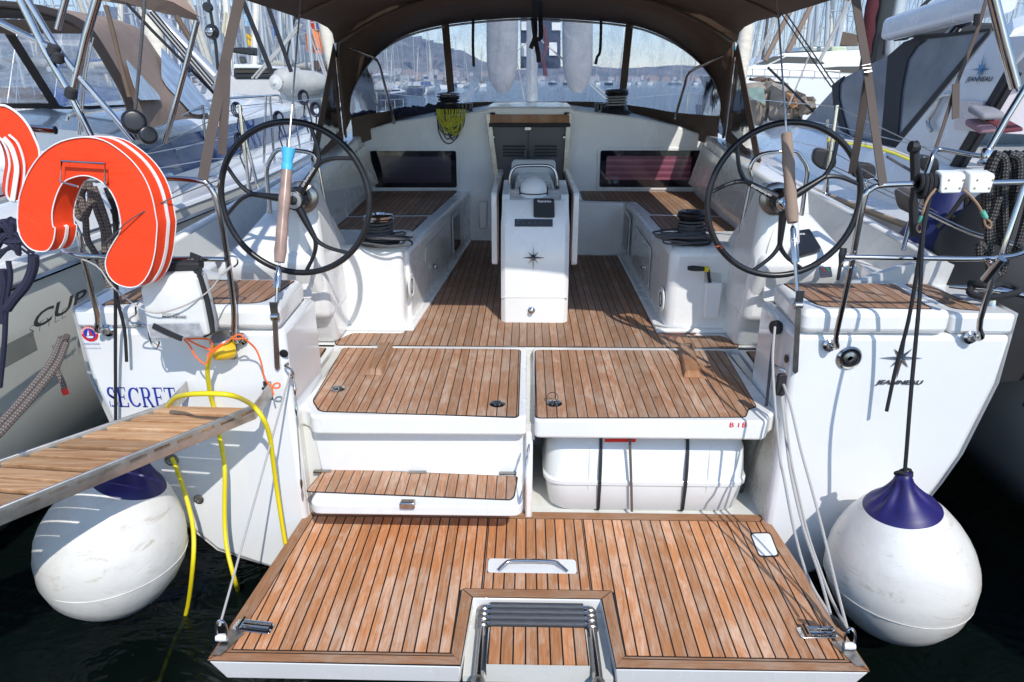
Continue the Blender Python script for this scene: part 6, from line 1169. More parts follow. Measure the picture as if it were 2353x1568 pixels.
mb = MB(); mb.prism(crv(o2, 3, True), (-.10, .10, 0)); B('float_cover', mb, M['orange'], h2, bevel=.012); mb = MB(); mb.tube([p + V((0, -.004, 0)) for p in crv(o2, 3, True)], .0055, 7, closed=True); B('piping', mb, M['piping'], h2)
mb = MB(); mb.ribbon([p + V((0, -.006, 0)) for p in crv(PS(1, [(30, 920), (85, 990), (118, 1110), (108, 1220), (90, 1340)], y=3.21), 4)], .022, (1, 0, .2), .003); B('webbing_band', mb, M['piping'], h2); mb = MB(); mb.tube(PS(1, [(60, 900), (120, 960), (160, 1080), (160, 1200), (140, 1310)], y=3.21), .0055, 6, sm=4); B('piping', mb, M['piping'], h2)
# dark lines bundled at the left edge and the double braided mooring rope
mb = MB(); g_ = random.Random(5)
for k in range(16): mb.tube([P(18, -60 + g_.uniform(0, 40), g_.uniform(20, 330), y=2.9), P(18, g_.uniform(20, 120), g_.uniform(0, 200), y=2.85), P(18, g_.uniform(90, 250), g_.uniform(130, 260), y=2.86)], g_.uniform(.005, .014), 7, sm=4)
single('line_bundle', mb, M['ropen'], 'tangle of navy lines and thin black cords on the gunwale of the left yacht', 'rope')
for pts, r, l in (([(240, 260), (235, 350), (190, 460), (100, 570), (50, 640)], .022, 'thick navy line loop hanging from the left yacht beside its hull'), ([(60, 300), (75, 420), (50, 560), (40, 700), (30, 900), (0, 1200)], .011, 'navy line falling straight down the hull of the left yacht'), ([(10, 360), (30, 460), (10, 600), (15, 740)], .02, 'thick navy line at the left edge of the picture')):
    mb = MB(); mb.tube(PS(18, pts, y=2.85), r, 8, sm=5); single('navy_line', mb, M['ropen'], l, 'rope', smooth=60)
mb = MB()
for dx in (0, 42): mb.tube([P(18, a + dx, b + dx * .5, y=2.72 - .5 * t) for t, (a, b) in zip((0, .25, .6, 1), ((430, 870), (360, 1030), (180, 1260), (-60, 1530)))], .014, 9, sm=4)
mb.tube(PS(18, [(440, 840), (450, 930), (400, 1040), (350, 1090), (380, 1030), (420, 960), (395, 900)], y=2.74), .015, 9, sm=4); mb.tube(PS(18, [(400, 1080), (440, 1150), (462, 1215)], y=2.72), .012, 9, sm=3); mb.tube(PS(18, [(480, 830), (430, 960), (400, 1060)], y=2.82), .014, 9, sm=3)
mr = thing('mooring_line', 'doubled grey braided mooring rope knotted at the left of the transom, red whipped end', 'rope', P(18, 400, 1060, y=2.72)); B('braid', mb, M['ropeb'], mr, smooth=60)
B('red_whipping', MB().tube(PS(18, [(458, 1208), (474, 1250)], y=2.718), .014, 10), M['red'], mr)
# ---- right neighbour
RY = thing('sailing_yacht', 'white yacht at the right with grey cockpit enclosure and star badge on side panel', 'sailing yacht', (4.7, 5, 0)); f = NB(RY)
rowsR = sidehull(f, 4.75, 2.15, 1.60, 1.5, 16, gel('right_hull', (.40, .41, .41), .03, .1))
mb = MB(); mb.tube([r[0] + V((.015, 0, .02)) for r in rowsR], .022, 8, sm=2); f('toe_rail', mb, simple('tan_strake', (.42, .32, .22), .6))
mb = MB(); mb.loft([[V((3.05, 3.4, 1.58)), V((3.12, 3.4, 1.95)), V((5.9, 3.4, 1.95)), V((6.2, 3.4, 1.58))], [V((3.0, 6.3, 1.6)), V((3.1, 6.3, 2.0)), V((6.2, 6.3, 2.0)), V((6.4, 6.3, 1.6))], [V((3.05, 8.5, 1.62)), V((3.25, 8.5, 2.05)), V((6.2, 8.5, 2.05)), V((6.4, 8.5, 1.62))], [V((3.5, 12, 1.7)), V((3.8, 12, 2.0)), V((5.7, 12, 2.0)), V((6.0, 12, 1.7))]]); f('cabin_trunk', mb, nwhite, smooth=30, bevel=.03)
sv = simple('smoked_enclosure_vinyl', (.14, .17, .21), .14, var=.25, nscale=2.5, bump=.4, bscale=1.6, spec=.7)
ten = PS(3, [(870, 830), (1080, 600), (1150, 520), (1440, 375), (1560, 290), (1620, 250), (1900, 225), (2135, 205), (1950, 430), (1540, 900), (1460, 1010), (1190, 930)], x=3.42)
mb = MB(); cT = [p + V((0, 0, 0)) for p in ten]; mb.loft([[p + V((.0, 0, 0)) for p in cT], [p + V((.5, .15, .02)) for p in cT], [p + V((2.4, .3, -.02)) for p in cT]]); en = f('cockpit_enclosure', mb, sv, smooth=30)
def band(pts, nm='black_band'): mb = MB(); mb.prism(PS(3, pts, x=3.415), (-.012, 0, 0)); f(nm, mb, M['blackm'] if nm != 'tan' else M['canvasl'], en, smooth=0)
band([(1075, 570), (1150, 512), (1165, 505), (1125, 560), (1120, 650), (1150, 780), (1190, 915), (1180, 925), (1130, 860), (1085, 700)])
band([(1450, 375), (1560, 280), (1620, 262), (1700, 268), (1640, 310), (1580, 400), (1540, 600), (1515, 900), (1460, 1000), (1400, 985), (1425, 700)])
band([(2135, 205), (2120, 235), (1950, 440), (1520, 960), (1460, 1015), (1455, 985), (1920, 430), (2100, 225)]); band([(1620, 250), (1900, 215), (2135, 190), (2135, 205), (1900, 240), (1640, 268)]); band([(1190, 905), (1400, 965), (1460, 995), (1460, 1020), (1390, 1000), (1180, 935)])
pn_ = PS(3, [(2150, 200), (2300, 135), (2420, 130), (2352, 330), (2240, 450), (1830, 1150), (1470, 1010), (1960, 440)], x=3.2)
mb = MB(); mb.prism(pn_, (.05, 0, 0)); sp_ = f('side_panel', mb, gel('panel_grey_white', (.66, .69, .73), .02, .2), bevel=.01)
mb = MB(); mb.prism(PS(3, [(2240, 440), (2275, 460), (1865, 1160), (1830, 1150)], x=3.19), (.04, 0, 0)); mb.prism(PS(3, [(2265, 470), (2300, 490), (1900, 1170), (1865, 1160)], x=3.22), (.04, 0, 0)); f('panel_edge', mb, M['blackm'], sp_)
mb = MB(); mb.tube(PS(3, [(1870, 630), (1800, 650), (1740, 760), (1712, 800), (1715, 840), (1735, 875)], x=3.17), .016, 10, sm=3); f('grab_handle', mb, M['steel'], sp_)
cS = P(17, 1795, 900, x=3.19); 
mb = MB(); pk = mb.bm.verts.new(cS + V((-.012, 0, 0))); rg_ = []
for k in range(16):
    a = k * pi / 8 + pi / 2; r = .11 if k % 4 == 0 else .06 if k % 2 == 0 else .022; rg_.append(mb.bm.verts.new(cS + V((-.002, -cos(a) * r, sin(a) * r))))
for k in range(16): mb._f([pk, rg_[k], rg_[(k + 1) % 16]])
f('star_emblem', mb, simple('blue_chrome', (.10, .25, .42), .3, .7), sp_, smooth=0)
mb = MB(); c = P(17, 1600, 1055, x=3.19); textmesh(mb, 'JEANNEAU', V((3.192, c.y, c.z)), (0, -1, 0), (0, 0, 1), .045, .3, .001, sx=1.35); f('lettering', mb, M['blackm'], sp_, smooth=0)
mb = MB(); mb.loft([PS(17, [(2130, 330), (2200, 250), (2353, 200), (2600, 150)], y=4.6), PS(17, [(2160, 480), (2220, 380), (2353, 320), (2600, 280)], y=4.4), [p + V((1.5, .1, .1)) for p in PS(17, [(2160, 480), (2220, 380), (2353, 320), (2600, 280)], y=4.4)]]); f('hardtop', mb, nwhite, smooth=40)
mb = MB(); mb.box((3.5, 4.0, 1.9), (6.0, 6.4, 1.97)); mb.prism(PS(3, [(2080, 680), (2400, 600), (2400, 900), (2040, 880)], y=5.2), (0, .3, 0)); f('cockpit_table', mb, gel('pinkish_white', (.55, .50, .52), .03))
mb = MB(); mb.prism([V((3.24, 3.4, 1.95)), V((3.24, 5.2, 1.95)), V((3.24, 5.0, 2.5)), V((3.24, 3.4, 2.5))], (2.5, 0, 0)) ; mb.bm.free()
mb = MB(); mb.box((3.06, 2.2, 1.6), (3.5, 4.8, 2.06)); mb.box((3.05, 1.6, 1.55), (6.2, 3.3, 1.75)); f('cockpit_coaming', mb, M['blackm'], bevel=.04)
for i, (pts, c_) in enumerate((([(2080, 760), (2230, 750), (2240, 800), (2070, 810)], (.25, .24, .26)), ([(2060, 850), (2180, 845), (2170, 890), (2050, 900)], (.30, .16, .18)), ([(2190, 860), (2352, 850), (2352, 880), (2180, 900)], (.12, .02, .03)))):
    mb = MB(); mb.prism(PS(3, pts, y=5.0), (0, .2, .05)); f('cushion', mb, simple('cushion_cloth', c_, .8, bump=.5, bscale=12), bevel=.02)
# boom, mast with red cover
b0, b1 = P(17, 650, 350, y=7.0), P(17, 2100, -60, y=5.6); mb = MB(); d = (b1 - b0); mb.loft([rnd([b0 + V((0, 0, .10)), b0 + V((.09, 0, .06)), b0 + V((.09, 0, -.10)), b0 + V((0, 0, -.12)), b0 + V((-.09, 0, -.10)), b0 + V((-.09, 0, .06))], .04), rnd([b1 + V((0, 0, .13)), b1 + V((.10, 0, .08)), b1 + V((.10, 0, -.10)), b1 + V((0, 0, -.13)), b1 + V((-.10, 0, -.10)), b1 + V((-.10, 0, .08))], .04)]); f('boom', mb, gel('boom_grey', (.62, .63, .66), .02))
mR = P(17, 440, 500, y=8.6); mb = MB(); mb.lathe([(.13, 2.0), (.12, 16)], (mR.x, 8.6, 0), seg=20); f('mast', mb, M['black']); mb = MB(); mb.lathe([(.1, 2.0), (.1, 16)], (mR.x + .22, 8.7, 0), seg=20); f('mast', mb, silver)
mb = MB(); mb.tube([P(17, a, b, y=8.4) for a, b in ((400, -80), (385, 80), (350, 250), (340, 420), (310, 560), (310, 720))], [.05, .07, .06, .07, .06, .05], 10); f('red_halyard_bag', mb, simple('red_cloth', (.07, .006, .010), .8, bump=.6, bscale=9))
mb = MB(); mb.tube([P(17, 600, 330, y=8.5), P(17, 600, 700, y=8.5)], .06, 10); f('vang', mb, silver)
for k in range(7): mb = MB(); mb.tube(PS(17, [(1540 + k * 12, 230 + 10 * (k % 3)), (1320 + k * 26, 460)], y=6.6), .012, 6); f('mainsheet', mb, M['ropew' if k % 3 == 0 else 'ropek'])
mb = MB(); mb.lathe([(.05, -.05), (.07, 0), (.05, .05)], P(17, 1560, 260, y=6.5), (1, 0, 0), 16); f('mainsheet_block', mb, M['black'])
mb = MB(); mb.prism(PS(17, [(880, 300), (1400, 280), (2000, 300), (2010, 400), (900, 480), (840, 530)], y=7.6), (0, .3, 0)); f('mainsail_cover', mb, M['blackm'], bevel=.03)
# stanchions, lines and gear on its near deck
for a0, b0, a1, b1, Y in ((1043, 800, 1040, 1300, 6.2),): mb = MB(); mb.tube([P(3, a0, b0, y=Y), P(3, a1, b1, y=Y)], .014, 10); f('stanchion', mb, M['steel'])
for pts in ([(880, 800), (1043, 830), (1700, 985), (1750, 985)], [(1043, 840), (1600, 1100)], [(860, 1010), (1040, 1090), (1700, 1390)], [(860, 1030), (1040, 1120), (1690, 1420)]):
    mb = MB(); mb.tube([P(3, a, b, y=7.2 - i * 1.1) for i, (a, b) in enumerate(pts)], .004, 6); f('lifeline', mb, M['wire'])
for pts, m_ in (([(700, 90), (1160, 170), (1420, 270)], 'ropey'), ([(700, 75), (1150, 150), (1400, 240)], 'ropew'), ([(1200, 230), (1400, 350), (1500, 400)], 'ropeg')):
    mb = MB(); mb.tube(PS(10, pts, y=5.6), .012, 7, sm=3); f('jib_sheet', mb, M[m_])
def pad(n, pts, Y, th, m_, nm, lab, cat):
    mb = MB(); mb.prism(rnd(PS(n, pts, y=Y), .05), (.03, th, 0)); single(nm, mb, m_, lab, cat, bevel=.02, seg=3)
pad(10, [(590, 160), (770, 180), (780, 300), (730, 355), (640, 340), (570, 280)], 6.0, .12, M['blackm'], 'deck_bag', 'rounded black bag hung on the lifelines of the right yacht', 'bag')
pad(10, [(940, 280), (1110, 300), (1110, 430), (920, 410), (900, 350)], 5.6, .12, M['blackm'], 'deck_bag', 'square black bag with rope loops hung on the lifelines of the right yacht', 'bag')
pad(10, [(1370, 560), (1420, 530), (1720, 560), (1680, 760), (1600, 790), (1400, 720)], 4.6, .25, simple('brown_basket', (.10, .08, .07), .8), 'deck_basket', 'brown canvas basket on the deck of the right yacht', 'basket')
pad(10, [(1480, 220), (1640, 240), (1640, 400), (1560, 380), (1480, 340)], 4.9, .12, M['black'], 'deck_winch', 'black winch and rope bundle on the deck of the right yacht', 'winch')
mb = MB(); mb.lathe([(.30, -.5), (.31, -.2), (.26, .05), (.17, .25), (.06, .42), (.03, .48)], P(10, 1620, 1100, y=3.95), seg=24); single('round_fender', mb, simple('navy_fender_cover', (.012, .018, .10), .6, bump=.3, bscale=8), 'navy cloth covered fender squeezed between the two hulls behind the right rail', 'fender')
mb = MB(); mb.lathe([(.30, -.6), (.33, -.2), (.28, .1), (.15, .3), (.05, .38)], P(10, 1960, 1060, y=3.6) + V((.1, 0, 0)), seg=24); single('round_fender', mb, M['blackm'], 'black cloth covered fender hanging beside the navy one at the right', 'fender')
mb = MB(); mb.tube(PS(10, [(1620, 830), (1720, 730), (1790, 640), (1850, 560), (1865, 640), (1830, 720), (1770, 750), (1740, 730)], y=3.7), .012, 8, sm=4); mb.tube(PS(10, [(1890, 560), (1880, 700), (1780, 1000)], y=3.72), .014, 8); single('fender_line', mb, M['ropek'], 'black fender line with a loop above the navy fender at the right', 'rope')
mb = MB(); mb.tube(PS(10, [(1430, 140), (1440, 500), (1420, 620), (1430, 900)], y=3.5), .022, 9); mb.tube(PS(10, [(1395, 145), (1430, 150), (1460, 138)], y=3.48), .028, 9); single('padded_line', mb, M['blackm'], 'black sleeved line standing upright beside the twisted right rail legs', 'line')
# bimini struts of our yacht at the right and the thin strap
for pts, r in (([(1940, -60), (2090, 560), (2240, 1130)], .026), ): mb = MB(); mb.tube(PS(17, pts, y=3.6), r, 14); part('bimini_strut', mb, M['steel'])
mb = MB(); mb.tube([P(17, 2240, 1130, y=3.6), P(17, 2260, 1180, y=3.6)], .012, 8); mb.tube([P(17, 2400, 1080, y=3.62), P(17, 2120, 1540, y=3.62), P(10, 2045, 190, y=3.62)], .016, 12); part('bimini_strut', mb, M['steel'])
mb = MB(); mb.lathe([(.02, -.04), (.026, -.03), (.026, .03), (.02, .04)], P(10, 2035, 225, y=3.6), (0, .1, 1), 14); part('strut_clamp', mb, M['steel'])
web([P(17, 1880, -60, y=3.75), P(17, 1740, 420, y=3.75), P(17, 1490, 1060, y=3.75), P(17, 1330, 1568, y=3.75), P(10, 1610, 160, y=3.75)], .022); web([P(17, 1470, 1080, y=3.74), P(17, 1466, 1540, y=3.74)], .045)
for k in range(4): mb = MB(); mb.tube([P(17, 1735 + k * 8, 180, y=3.74), P(17, 1720 + 10 * k, 330, y=3.74)], .01, 7); part('strap_lashing', mb, M['ropek'])
# ---- dinghy, crumpled hood, and our own mast foot with its canvas
dg_ = thing('inflatable_dinghy', 'grey inflatable dinghy lying across a foredeck beyond the left yacht', 'dinghy', P(12, 1500, 1400, y=14)); q0, q1 = P(12, 1290, 1240, y=13.8), P(12, 1900, 1250, y=14.4)
gd = simple('grey_hypalon', (.40, .39, .36), .55); B('tube', MB().tube([q0 + V((-.05, 0, 0)), q0 + V((.05, 0, .02)), q0.lerp(q1, .35), q0.lerp(q1, .8), q1, q1 + V((.1, .1, -.05))], [.20, .25, .25, .22, .16, .05], 20, sm=3), gd, dg_, smooth=70)
B('tube', MB().tube([q0 + V((.1, .3, -.25)), q0.lerp(q1, .5) + V((0, .4, -.28)), q1 + V((0, .3, -.3))], [.2, .24, .12], 16, sm=3), gd, dg_, smooth=70)
B('end_cone', MB().lathe([(.13, 0), (.14, .04), (.04, .07), (.03, .09)], q0 + V((-.03, -.2, .0)), (-.3, -1, 0), 20), simple('pale_grey', (.6, .58, .54), .5), dg_); B('rubbing_strip', MB().tube([q0 + V((.02, -.25, .02)), q0.lerp(q1, .35) + V((0, -.25, .0)), q1 + V((0, -.17, -.05))], .05, 8, sm=3, flat=.6), simple('tan_strip', (.25, .20, .15), .7), dg_)
tarp = simple('taupe_tarpaulin', (.30, .25, .20), .85, var=.3, nscale=4); cr_ = thing('folded_sprayhood', 'crumpled taupe sprayhood with a greenish clear window on a yacht beyond the right wheel', 'sprayhood', P(11, 1100, 1400, y=11.5))
g_ = random.Random(8)
def lump(pts, Y, dep, m_, nm, am=.09):
    ctr = sum((P(11, a, b, y=Y) for a, b in pts), V((0, 0, 0))) / len(pts); ol_ = [P(11, a, b, y=Y) for a, b in pts]; ol_ = crv(ol_, 3, True); rws = []
    for k in range(6):
        s_ = cos(k / 5 * pi / 2); rws.append([ctr + (p - ctr) * (s_ * .98 + .02) + V((g_.uniform(-am, am) * .6, -dep * sin(k / 5 * pi / 2) + g_.uniform(-am, am), g_.uniform(-am, am) * .8)) * (1 if k else .25) for p in ol_])
    mb = MB(); mb.grid(rws, closeu=True); B(nm, mb, m_, cr_, smooth=50)
lump([(680, 1080), (800, 1000), (1000, 985), (1080, 1010), (1060, 1300), (980, 1480), (860, 1500), (760, 1300)], 11.6, .2, tarp, 'window_panel', .03)
lump([(1000, 985), (1180, 1010), (1280, 1130), (1380, 1330), (1450, 1420), (1300, 1480), (1050, 1480), (1040, 1200)], 11.5, .35, tarp, 'canvas_fold')
lump([(800, 960), (940, 925), (1060, 970), (1230, 1040), (1180, 1020), (1000, 990)], 11.8, .2, M['canvas'], 'canvas_fold', .05)
lump([(1250, 1100), (1400, 1130), (1540, 1220), (1560, 1310), (1420, 1390), (1350, 1260)], 11.3, .3, tarp, 'canvas_fold')
lump([(1240, 1100), (1330, 1150), (1370, 1260), (1350, 1300), (1270, 1210)], 11.0, .12, simple('orange_tan_cloth', (.45, .22, .09), .8), 'canvas_lining', .04)
mb = MB(); mb.prism(PS(11, [(760, 1080), (930, 1040), (990, 1080), (1010, 1260), (880, 1200), (790, 1150)], y=11.25), (0, .01, 0)); B('clear_pane', mb, simple('greenish_vinyl', (.22, .30, .26), .15, var=.3), cr_)
m0 = P(0, 1222, 225, y=9.4); mb = MB(); mb.lathe([(.075, 2.2), (.075, 3.45)], (m0.x, 9.4, 0), seg=18); part('mast_foot', mb, silver)
for px0, px1 in ((1118, 1190), (1292, 1362)):
    rws = []
    for py, sh in ((-40, 1), (60, 1), (110, 1), (150, .98), (180, .85), (200, .6), (214, .3)):
        a, b = P(0, px0, py, y=9.0), P(0, px1, py, y=9.0); c = (a + b) / 2; w = (b.x - a.x) / 2 * sh; rws.append([c + V((w * cos(t), .12 * sh * sin(t), 0)) for t in [i * pi / 8 for i in range(16)]])
    mb = MB(); mb.loft(rws); part('rolled_sail_bag', mb, cloth('grey_sail_bag', (.30, .30, .31), .1, .8, .6))
navyp = simple('navy_board', (.02, .03, .07), .5)
mb = MB(); mb.prism(PS(0, [(1196, -30), (1288, -30), (1288, 158), (1196, 158)], y=9.9), (0, .05, 0)); nb_ = part('navy_boarding_cloth', mb, navyp)
for x0, x1, y0, y1 in ((1198, 1210, 50, 70), (1198, 1210, 100, 130), (1268, 1288, 52, 70), (1262, 1280, 98, 128)): mb = MB(); mb.prism(PS(0, [(x0, y0), (x1, y0), (x1, y1), (x0, y1)], y=9.88), (0, -.01, 0)); part('white_square', mb, M['white'], nb_)
mb = MB(); mb.tube(PS(0, [(1250, 60), (1256, 100), (1248, 135), (1254, 175)], y=9.2), [.02, .03, .018, .028], 10); part('red_rope_hank', mb, simple('red_rope', (.09, .01, .02), .8, bump=.6, bscale=20))
for pts in ([(1225, 85), (1060, 235)], [(1235, 85), (1400, 235)], [(1245, 95), (1420, 240)], [(1118, 100), (1160, 215)], [(1180, 100), (1205, 230)], [(1345, 95), (1290, 235)]): mb = MB(); mb.tube([P(0, *pts[0], y=9.2), P(0, *pts[1], y=9.2)], .007, 6); part('guy_line', mb, M['ropew'])
# ================================================================ marina beyond: yachts one by one
rg = random.Random(21)
awn = [simple('awning_cloth', c, .8) for c in ((.05, .09, .25), (.50, .46, .38), (.16, .12, .10), (.55, .56, .58))]
whg = simple('far_white_hull', (.75, .75, .73), .3, var=.03); dkw = simple('far_dark_window', (.03, .035, .045), .1, var=0); navyh = simple('far_navy_hull', (.02, .03, .08), .25, var=0)
def proto(L, mh, hullm, cov, seed):
    r_ = random.Random(seed); root = thing('moored_yacht', 'white sailing yacht moored in the marina', 'sailing yacht', (0, 0, 0)); rows = []; mb = MB()
    for k in range(9):
        t = k / 8; w = L * .15 * (1 - max(0, (t - .4) / .6) ** 2) * (.85 + .15 * min(1, t * 3)); w = max(w, .03); y = (t - .5) * L; z = 1.15 + .35 * t * t
        rows.append([V((-w, y, z)), V((-w * .95, y, .4)), V((-w * .7, y, -.1)), V((w * .7, y, -.1)), V((w * .95, y, .4)), V((w, y, z))])
    mb.grid(rows); mb.poly(rows[0]); mb.grid([[r[0], r[-1]] for r in rows]); B('hull', mb, hullm, root, smooth=40)
    mb = MB(); mb.loft([[V((-L * .085, y, 1.2)), V((-L * .07, y, h)), V((L * .07, y, h)), V((L * .085, y, 1.2))] for y, h in ((-L * .12, 1.7), (L * .1, 1.75), (L * .27, 1.45))]); B('cabin', mb, whg, root, smooth=30)
    mb = MB(); mb.box((-L * .082, -L * .08, 1.42), (L * .082, L * .12, 1.58)); B('cabin_window', mb, dkw, root)
    mb = MB(); mb.loft([[V((-L * .09, y, 1.6)), V((-L * .075, y, h)), V((L * .075, y, h)), V((L * .09, y, 1.6))] for y, h in ((-L * .2, 2.35), (-L * .08, 2.35), (-L * .02, 1.75))]); B('sprayhood', mb, cov, root, smooth=40)
    B('mast', MB().tube([(0, L * .06, 1.5), (0, L * .06, mh)], .068, 8), silver, root)
    mb = MB(); mb.tube([(0, L * .05, 2.9), (0, -L * .30, 2.95)], .09, 8); B('boom', mb, silver, root); B('sail_cover', MB().tube([(0, L * .04, 3.15), (0, -L * .12, 3.15), (0, -L * .28, 3.08)], [.22, .2, .12], 10), cov, root)
    mb = MB()
    for s in (-1, 1): mb.tube([(0, L * .06, mh - .5), (s * .75, L * .05, mh * .66), (s * L * .13, L * .04, 1.3)], .016, 4); mb.tube([(0, L * .06, mh * .64), (s * .95, L * .05, mh * .36), (s * L * .13, L * .03, 1.3)], .016, 4)
    mb.tube([(0, L * .06, mh - .1), (0, -L * .5, 1.3)], .016, 4); B('shrouds', mb, M['wire'], root)
    for h, w in ((.36, .95), (.66, .75)): mb = MB(); mb.tube([(-w, L * .05, mh * h), (0, L * .06, mh * h), (w, L * .05, mh * h)], .035, 5); B('spreader', mb, silver, root)
    if seed % 2: B('furled_genoa', MB().tube([(0, L * .1, mh * .96), (0, L * .3, mh * .5), (0, L * .47, 1.7)], [.04, .13, .10], 8), simple('furled_sail', (.66, .62, .54), .8), root)
    B('forestay', MB().tube([(0, L * .06, mh), (0, L * .49, 1.5)], .018, 4), M['wire'], root)
    mb = MB()
    for s in (-1, 1):
        ps_ = [V((s * r[-1].x * .95, r[0].y, r[0].z + .6)) for r in rows[:-1]]; mb.tube(ps_, .014, 4)
        for p in ps_: mb.tube([p, p - V((0, 0, .6))], .014, 4)
    B('guard_rails', mb, M['wire'], root); return root
protos = [proto(11, 15.5, whg, awn[0], 1), proto(13, 18.5, whg, awn[1], 2), proto(12, 16.5, whg, awn[2], 3), proto(14, 20, navyh, awn[3], 4), proto(10.5, 14, whg, awn[1], 5)]
names = ['white sailing yacht with blue sail cover moored in the crowded marina beyond', 'large white sailing yacht with beige sail cover moored in the crowded marina beyond', 'white sailing yacht with brown sail cover moored in the crowded marina beyond', 'navy hulled sailing yacht with grey sail cover moored in the crowded marina beyond', 'small white sailing yacht with beige sail cover moored in the crowded marina beyond']
used = [0] * 5
def put(px, Y, k, rz=None):
    w = P(0, px, 190, y=Y); src = protos[k]
    if used[k]:
        o = src.copy(); COL.objects.link(o)
        for ch in list(src.children): c = ch.copy(); COL.objects.link(c); c.parent = o
    else: o = src
    used[k] = 1; o.location = (w.x, Y, 0); o.rotation_euler = (0, radians(rg.uniform(-1.2, 1.2)), rz if rz is not None else radians(rg.uniform(-14, 14)) + (pi if rg.random() < .5 else 0)); o['label'] = names[k]; o['group'] = ['blue covered', 'beige covered large', 'brown covered', 'navy hulled', 'beige covered small'][k] + ' yachts of the marina'; return o
spots = []
for i in range(9): spots.append((430 + i * 39 + rg.uniform(-9, 9), 34 + rg.uniform(-4, 10)))
for i in range(14): spots.append((400 + i * 37 + rg.uniform(-9, 9), 75 + rg.uniform(-8, 16)))
for i in range(20): spots.append((390 + i * 31 + rg.uniform(-9, 9), 140 + rg.uniform(-15, 30)))
for i in range(26): spots.append((380 + i * 29 + rg.uniform(-9, 9), 260 + rg.uniform(-30, 60)))
for i in range(9): spots.append((-40 + i * 48 + rg.uniform(-9, 9), 30 + rg.uniform(-4, 8)))
for i in range(15): spots.append((1700 + i * 46 + rg.uniform(-12, 12), 46 + rg.uniform(-5, 8)))
for i in range(22): spots.append((1690 + i * 31 + rg.uniform(-9, 9), 75 + rg.uniform(-6, 14)))
for i in range(18): spots.append((1690 + i * 39 + rg.uniform(-9, 9), 130 + rg.uniform(-15, 30)))
for i in range(14): spots.append((1240 + i * 33 + rg.uniform(-9, 9), 420 + rg.uniform(-30, 90)))
for px, Y in spots: put(px, Y, rg.randrange(5))
# furled sails and diagonal stays close behind the two wheels
def furl(p0, p1, r, lab, mat=None):
    mb = MB(); n = 16; pts = [V(p0).lerp(V(p1), i / n) for i in range(n + 1)]; mb.tube(pts, [r * (.6 + .4 * sin(min(1, i / n * 1.2) * pi) ** .5 + .06 * sin(i * 2.3)) for i in range(n + 1)], 12); single('furled_sail', mb, mat or simple('cream_sailcloth', (.58, .52, .42), .85, bump=.8, bscale=2.5, sc=(1, 1, 3)), lab, 'furled sail')
furl(P(11, 700, 1000, y=16), P(11, 830, -100, y=17.5), .16, 'cream furled genoa standing just right of the sprayhood')
furl(P(12, 2070, 1140, y=17), P(12, 1830, -200, y=18), .15, 'cream furled genoa standing just left of the sprayhood')
furl(P(16, 1800, 700, y=13), P(16, 1560, -100, y=14), .16, 'cream furled sail leaning behind the taupe sprayhood at the left')
# white motor yacht at the right
MY = thing('motor_yacht', 'white flybridge motor yacht with long black windows moored at the right', 'motor yacht', (11, 31, 0)); f = NB(MY)
def sect(pts, Y, dep, m_, nm, par=None, bev=.05): mb = MB(); mb.prism([V((p.x, Y, p.z)) for p in PS(11, pts, y=Y)], (0, dep, 0)); return f(nm, mb, m_, par, bevel=bev, smooth=30)
sect([(560, 900), (2400, 960), (2700, 980), (2700, 2600), (1000, 2600), (800, 1500)], 29, 5, nwhite, 'hull'); sect([(630, 815), (1250, 760), (2500, 800), (2500, 960), (640, 905)], 29.6, 4, nwhite, 'deckhouse_base')
sect([(820, 800), (1000, 740), (1180, 660), (1240, 640), (2200, 600), (2700, 600), (2700, 800)], 30, 3.4, nwhite, 'superstructure')
sect([(900, 770), (1100, 680), (1240, 668), (1180, 700), (1010, 785)], 29.96, .05, dkw, 'side_window', bev=0); sect([(1030, 795), (1260, 682), (1560, 688), (1660, 720), (1720, 765), (1700, 775)], 29.96, .05, dkw, 'side_window', bev=0); sect([(1715, 815), (1900, 800), (2500, 795), (2500, 900), (1850, 870), (1760, 850)], 29.56, .05, dkw, 'side_window', bev=0)
sect([(1400, 620), (1500, 560), (2200, 555), (2200, 610)], 30.3, 2.5, simple('flybridge_screen', (.35, .38, .36), .2), 'flybridge'); sect([(1800, 630), (1805, 560), (1980, 560), (1990, 630)], 30.1, 1, simple('pale_green_cover', (.50, .55, .38), .7), 'seat_cover')
mb = MB(); mb.tube(PS(11, [(640, 820), (1180, 830), (1900, 860)], y=28.9), .03, 6)
for k in range(9): mb.tube(PS(11, [(700 + k * 150, 822 + k * 5), (700 + k * 150, 895 + k * 5)], y=28.9), .02, 5)
f('guard_rail', mb, M['wire']); mb = MB(); mb.prism([V((p.x, 28.97, p.z)) for p in PS(11, [(660, 898), (2500, 950), (2500, 960), (660, 910)], y=29)], (0, .02, 0)); f('strake', mb, ngrey, smooth=0)
# white boat with black band behind the left mast
CB = thing('motor_sailer', 'white boat with black window band and black sail cover beyond the left yacht', 'boat', (-9, 24, 0)); f = NB(CB)
def sect2(pts, Y, dep, m_, nm): mb = MB(); mb.prism([V((p.x, Y, p.z)) for p in PS(12, pts, y=Y)], (0, dep, 0)); f(nm, mb, m_, smooth=30, bevel=.03)
sect2([(470, 1130), (600, 1180), (1250, 1180), (1300, 2300), (480, 2300)], 24, 3.5, gel('far_grey_hull', (.60, .58, .57)), 'hull'); sect2([(560, 1100), (600, 1110), (1250, 1110), (1250, 1180), (600, 1182), (560, 1150)], 23.95, .1, M['black'], 'black_band'); sect2([(560, 1030), (1110, 1030), (1140, 1110), (560, 1110)], 24.1, 3, dkw, 'cabin_window'); sect2([(560, 965), (900, 970), (1090, 1000), (1110, 1030), (560, 1030)], 23.9, 3.3, nwhite, 'cabin_roof')
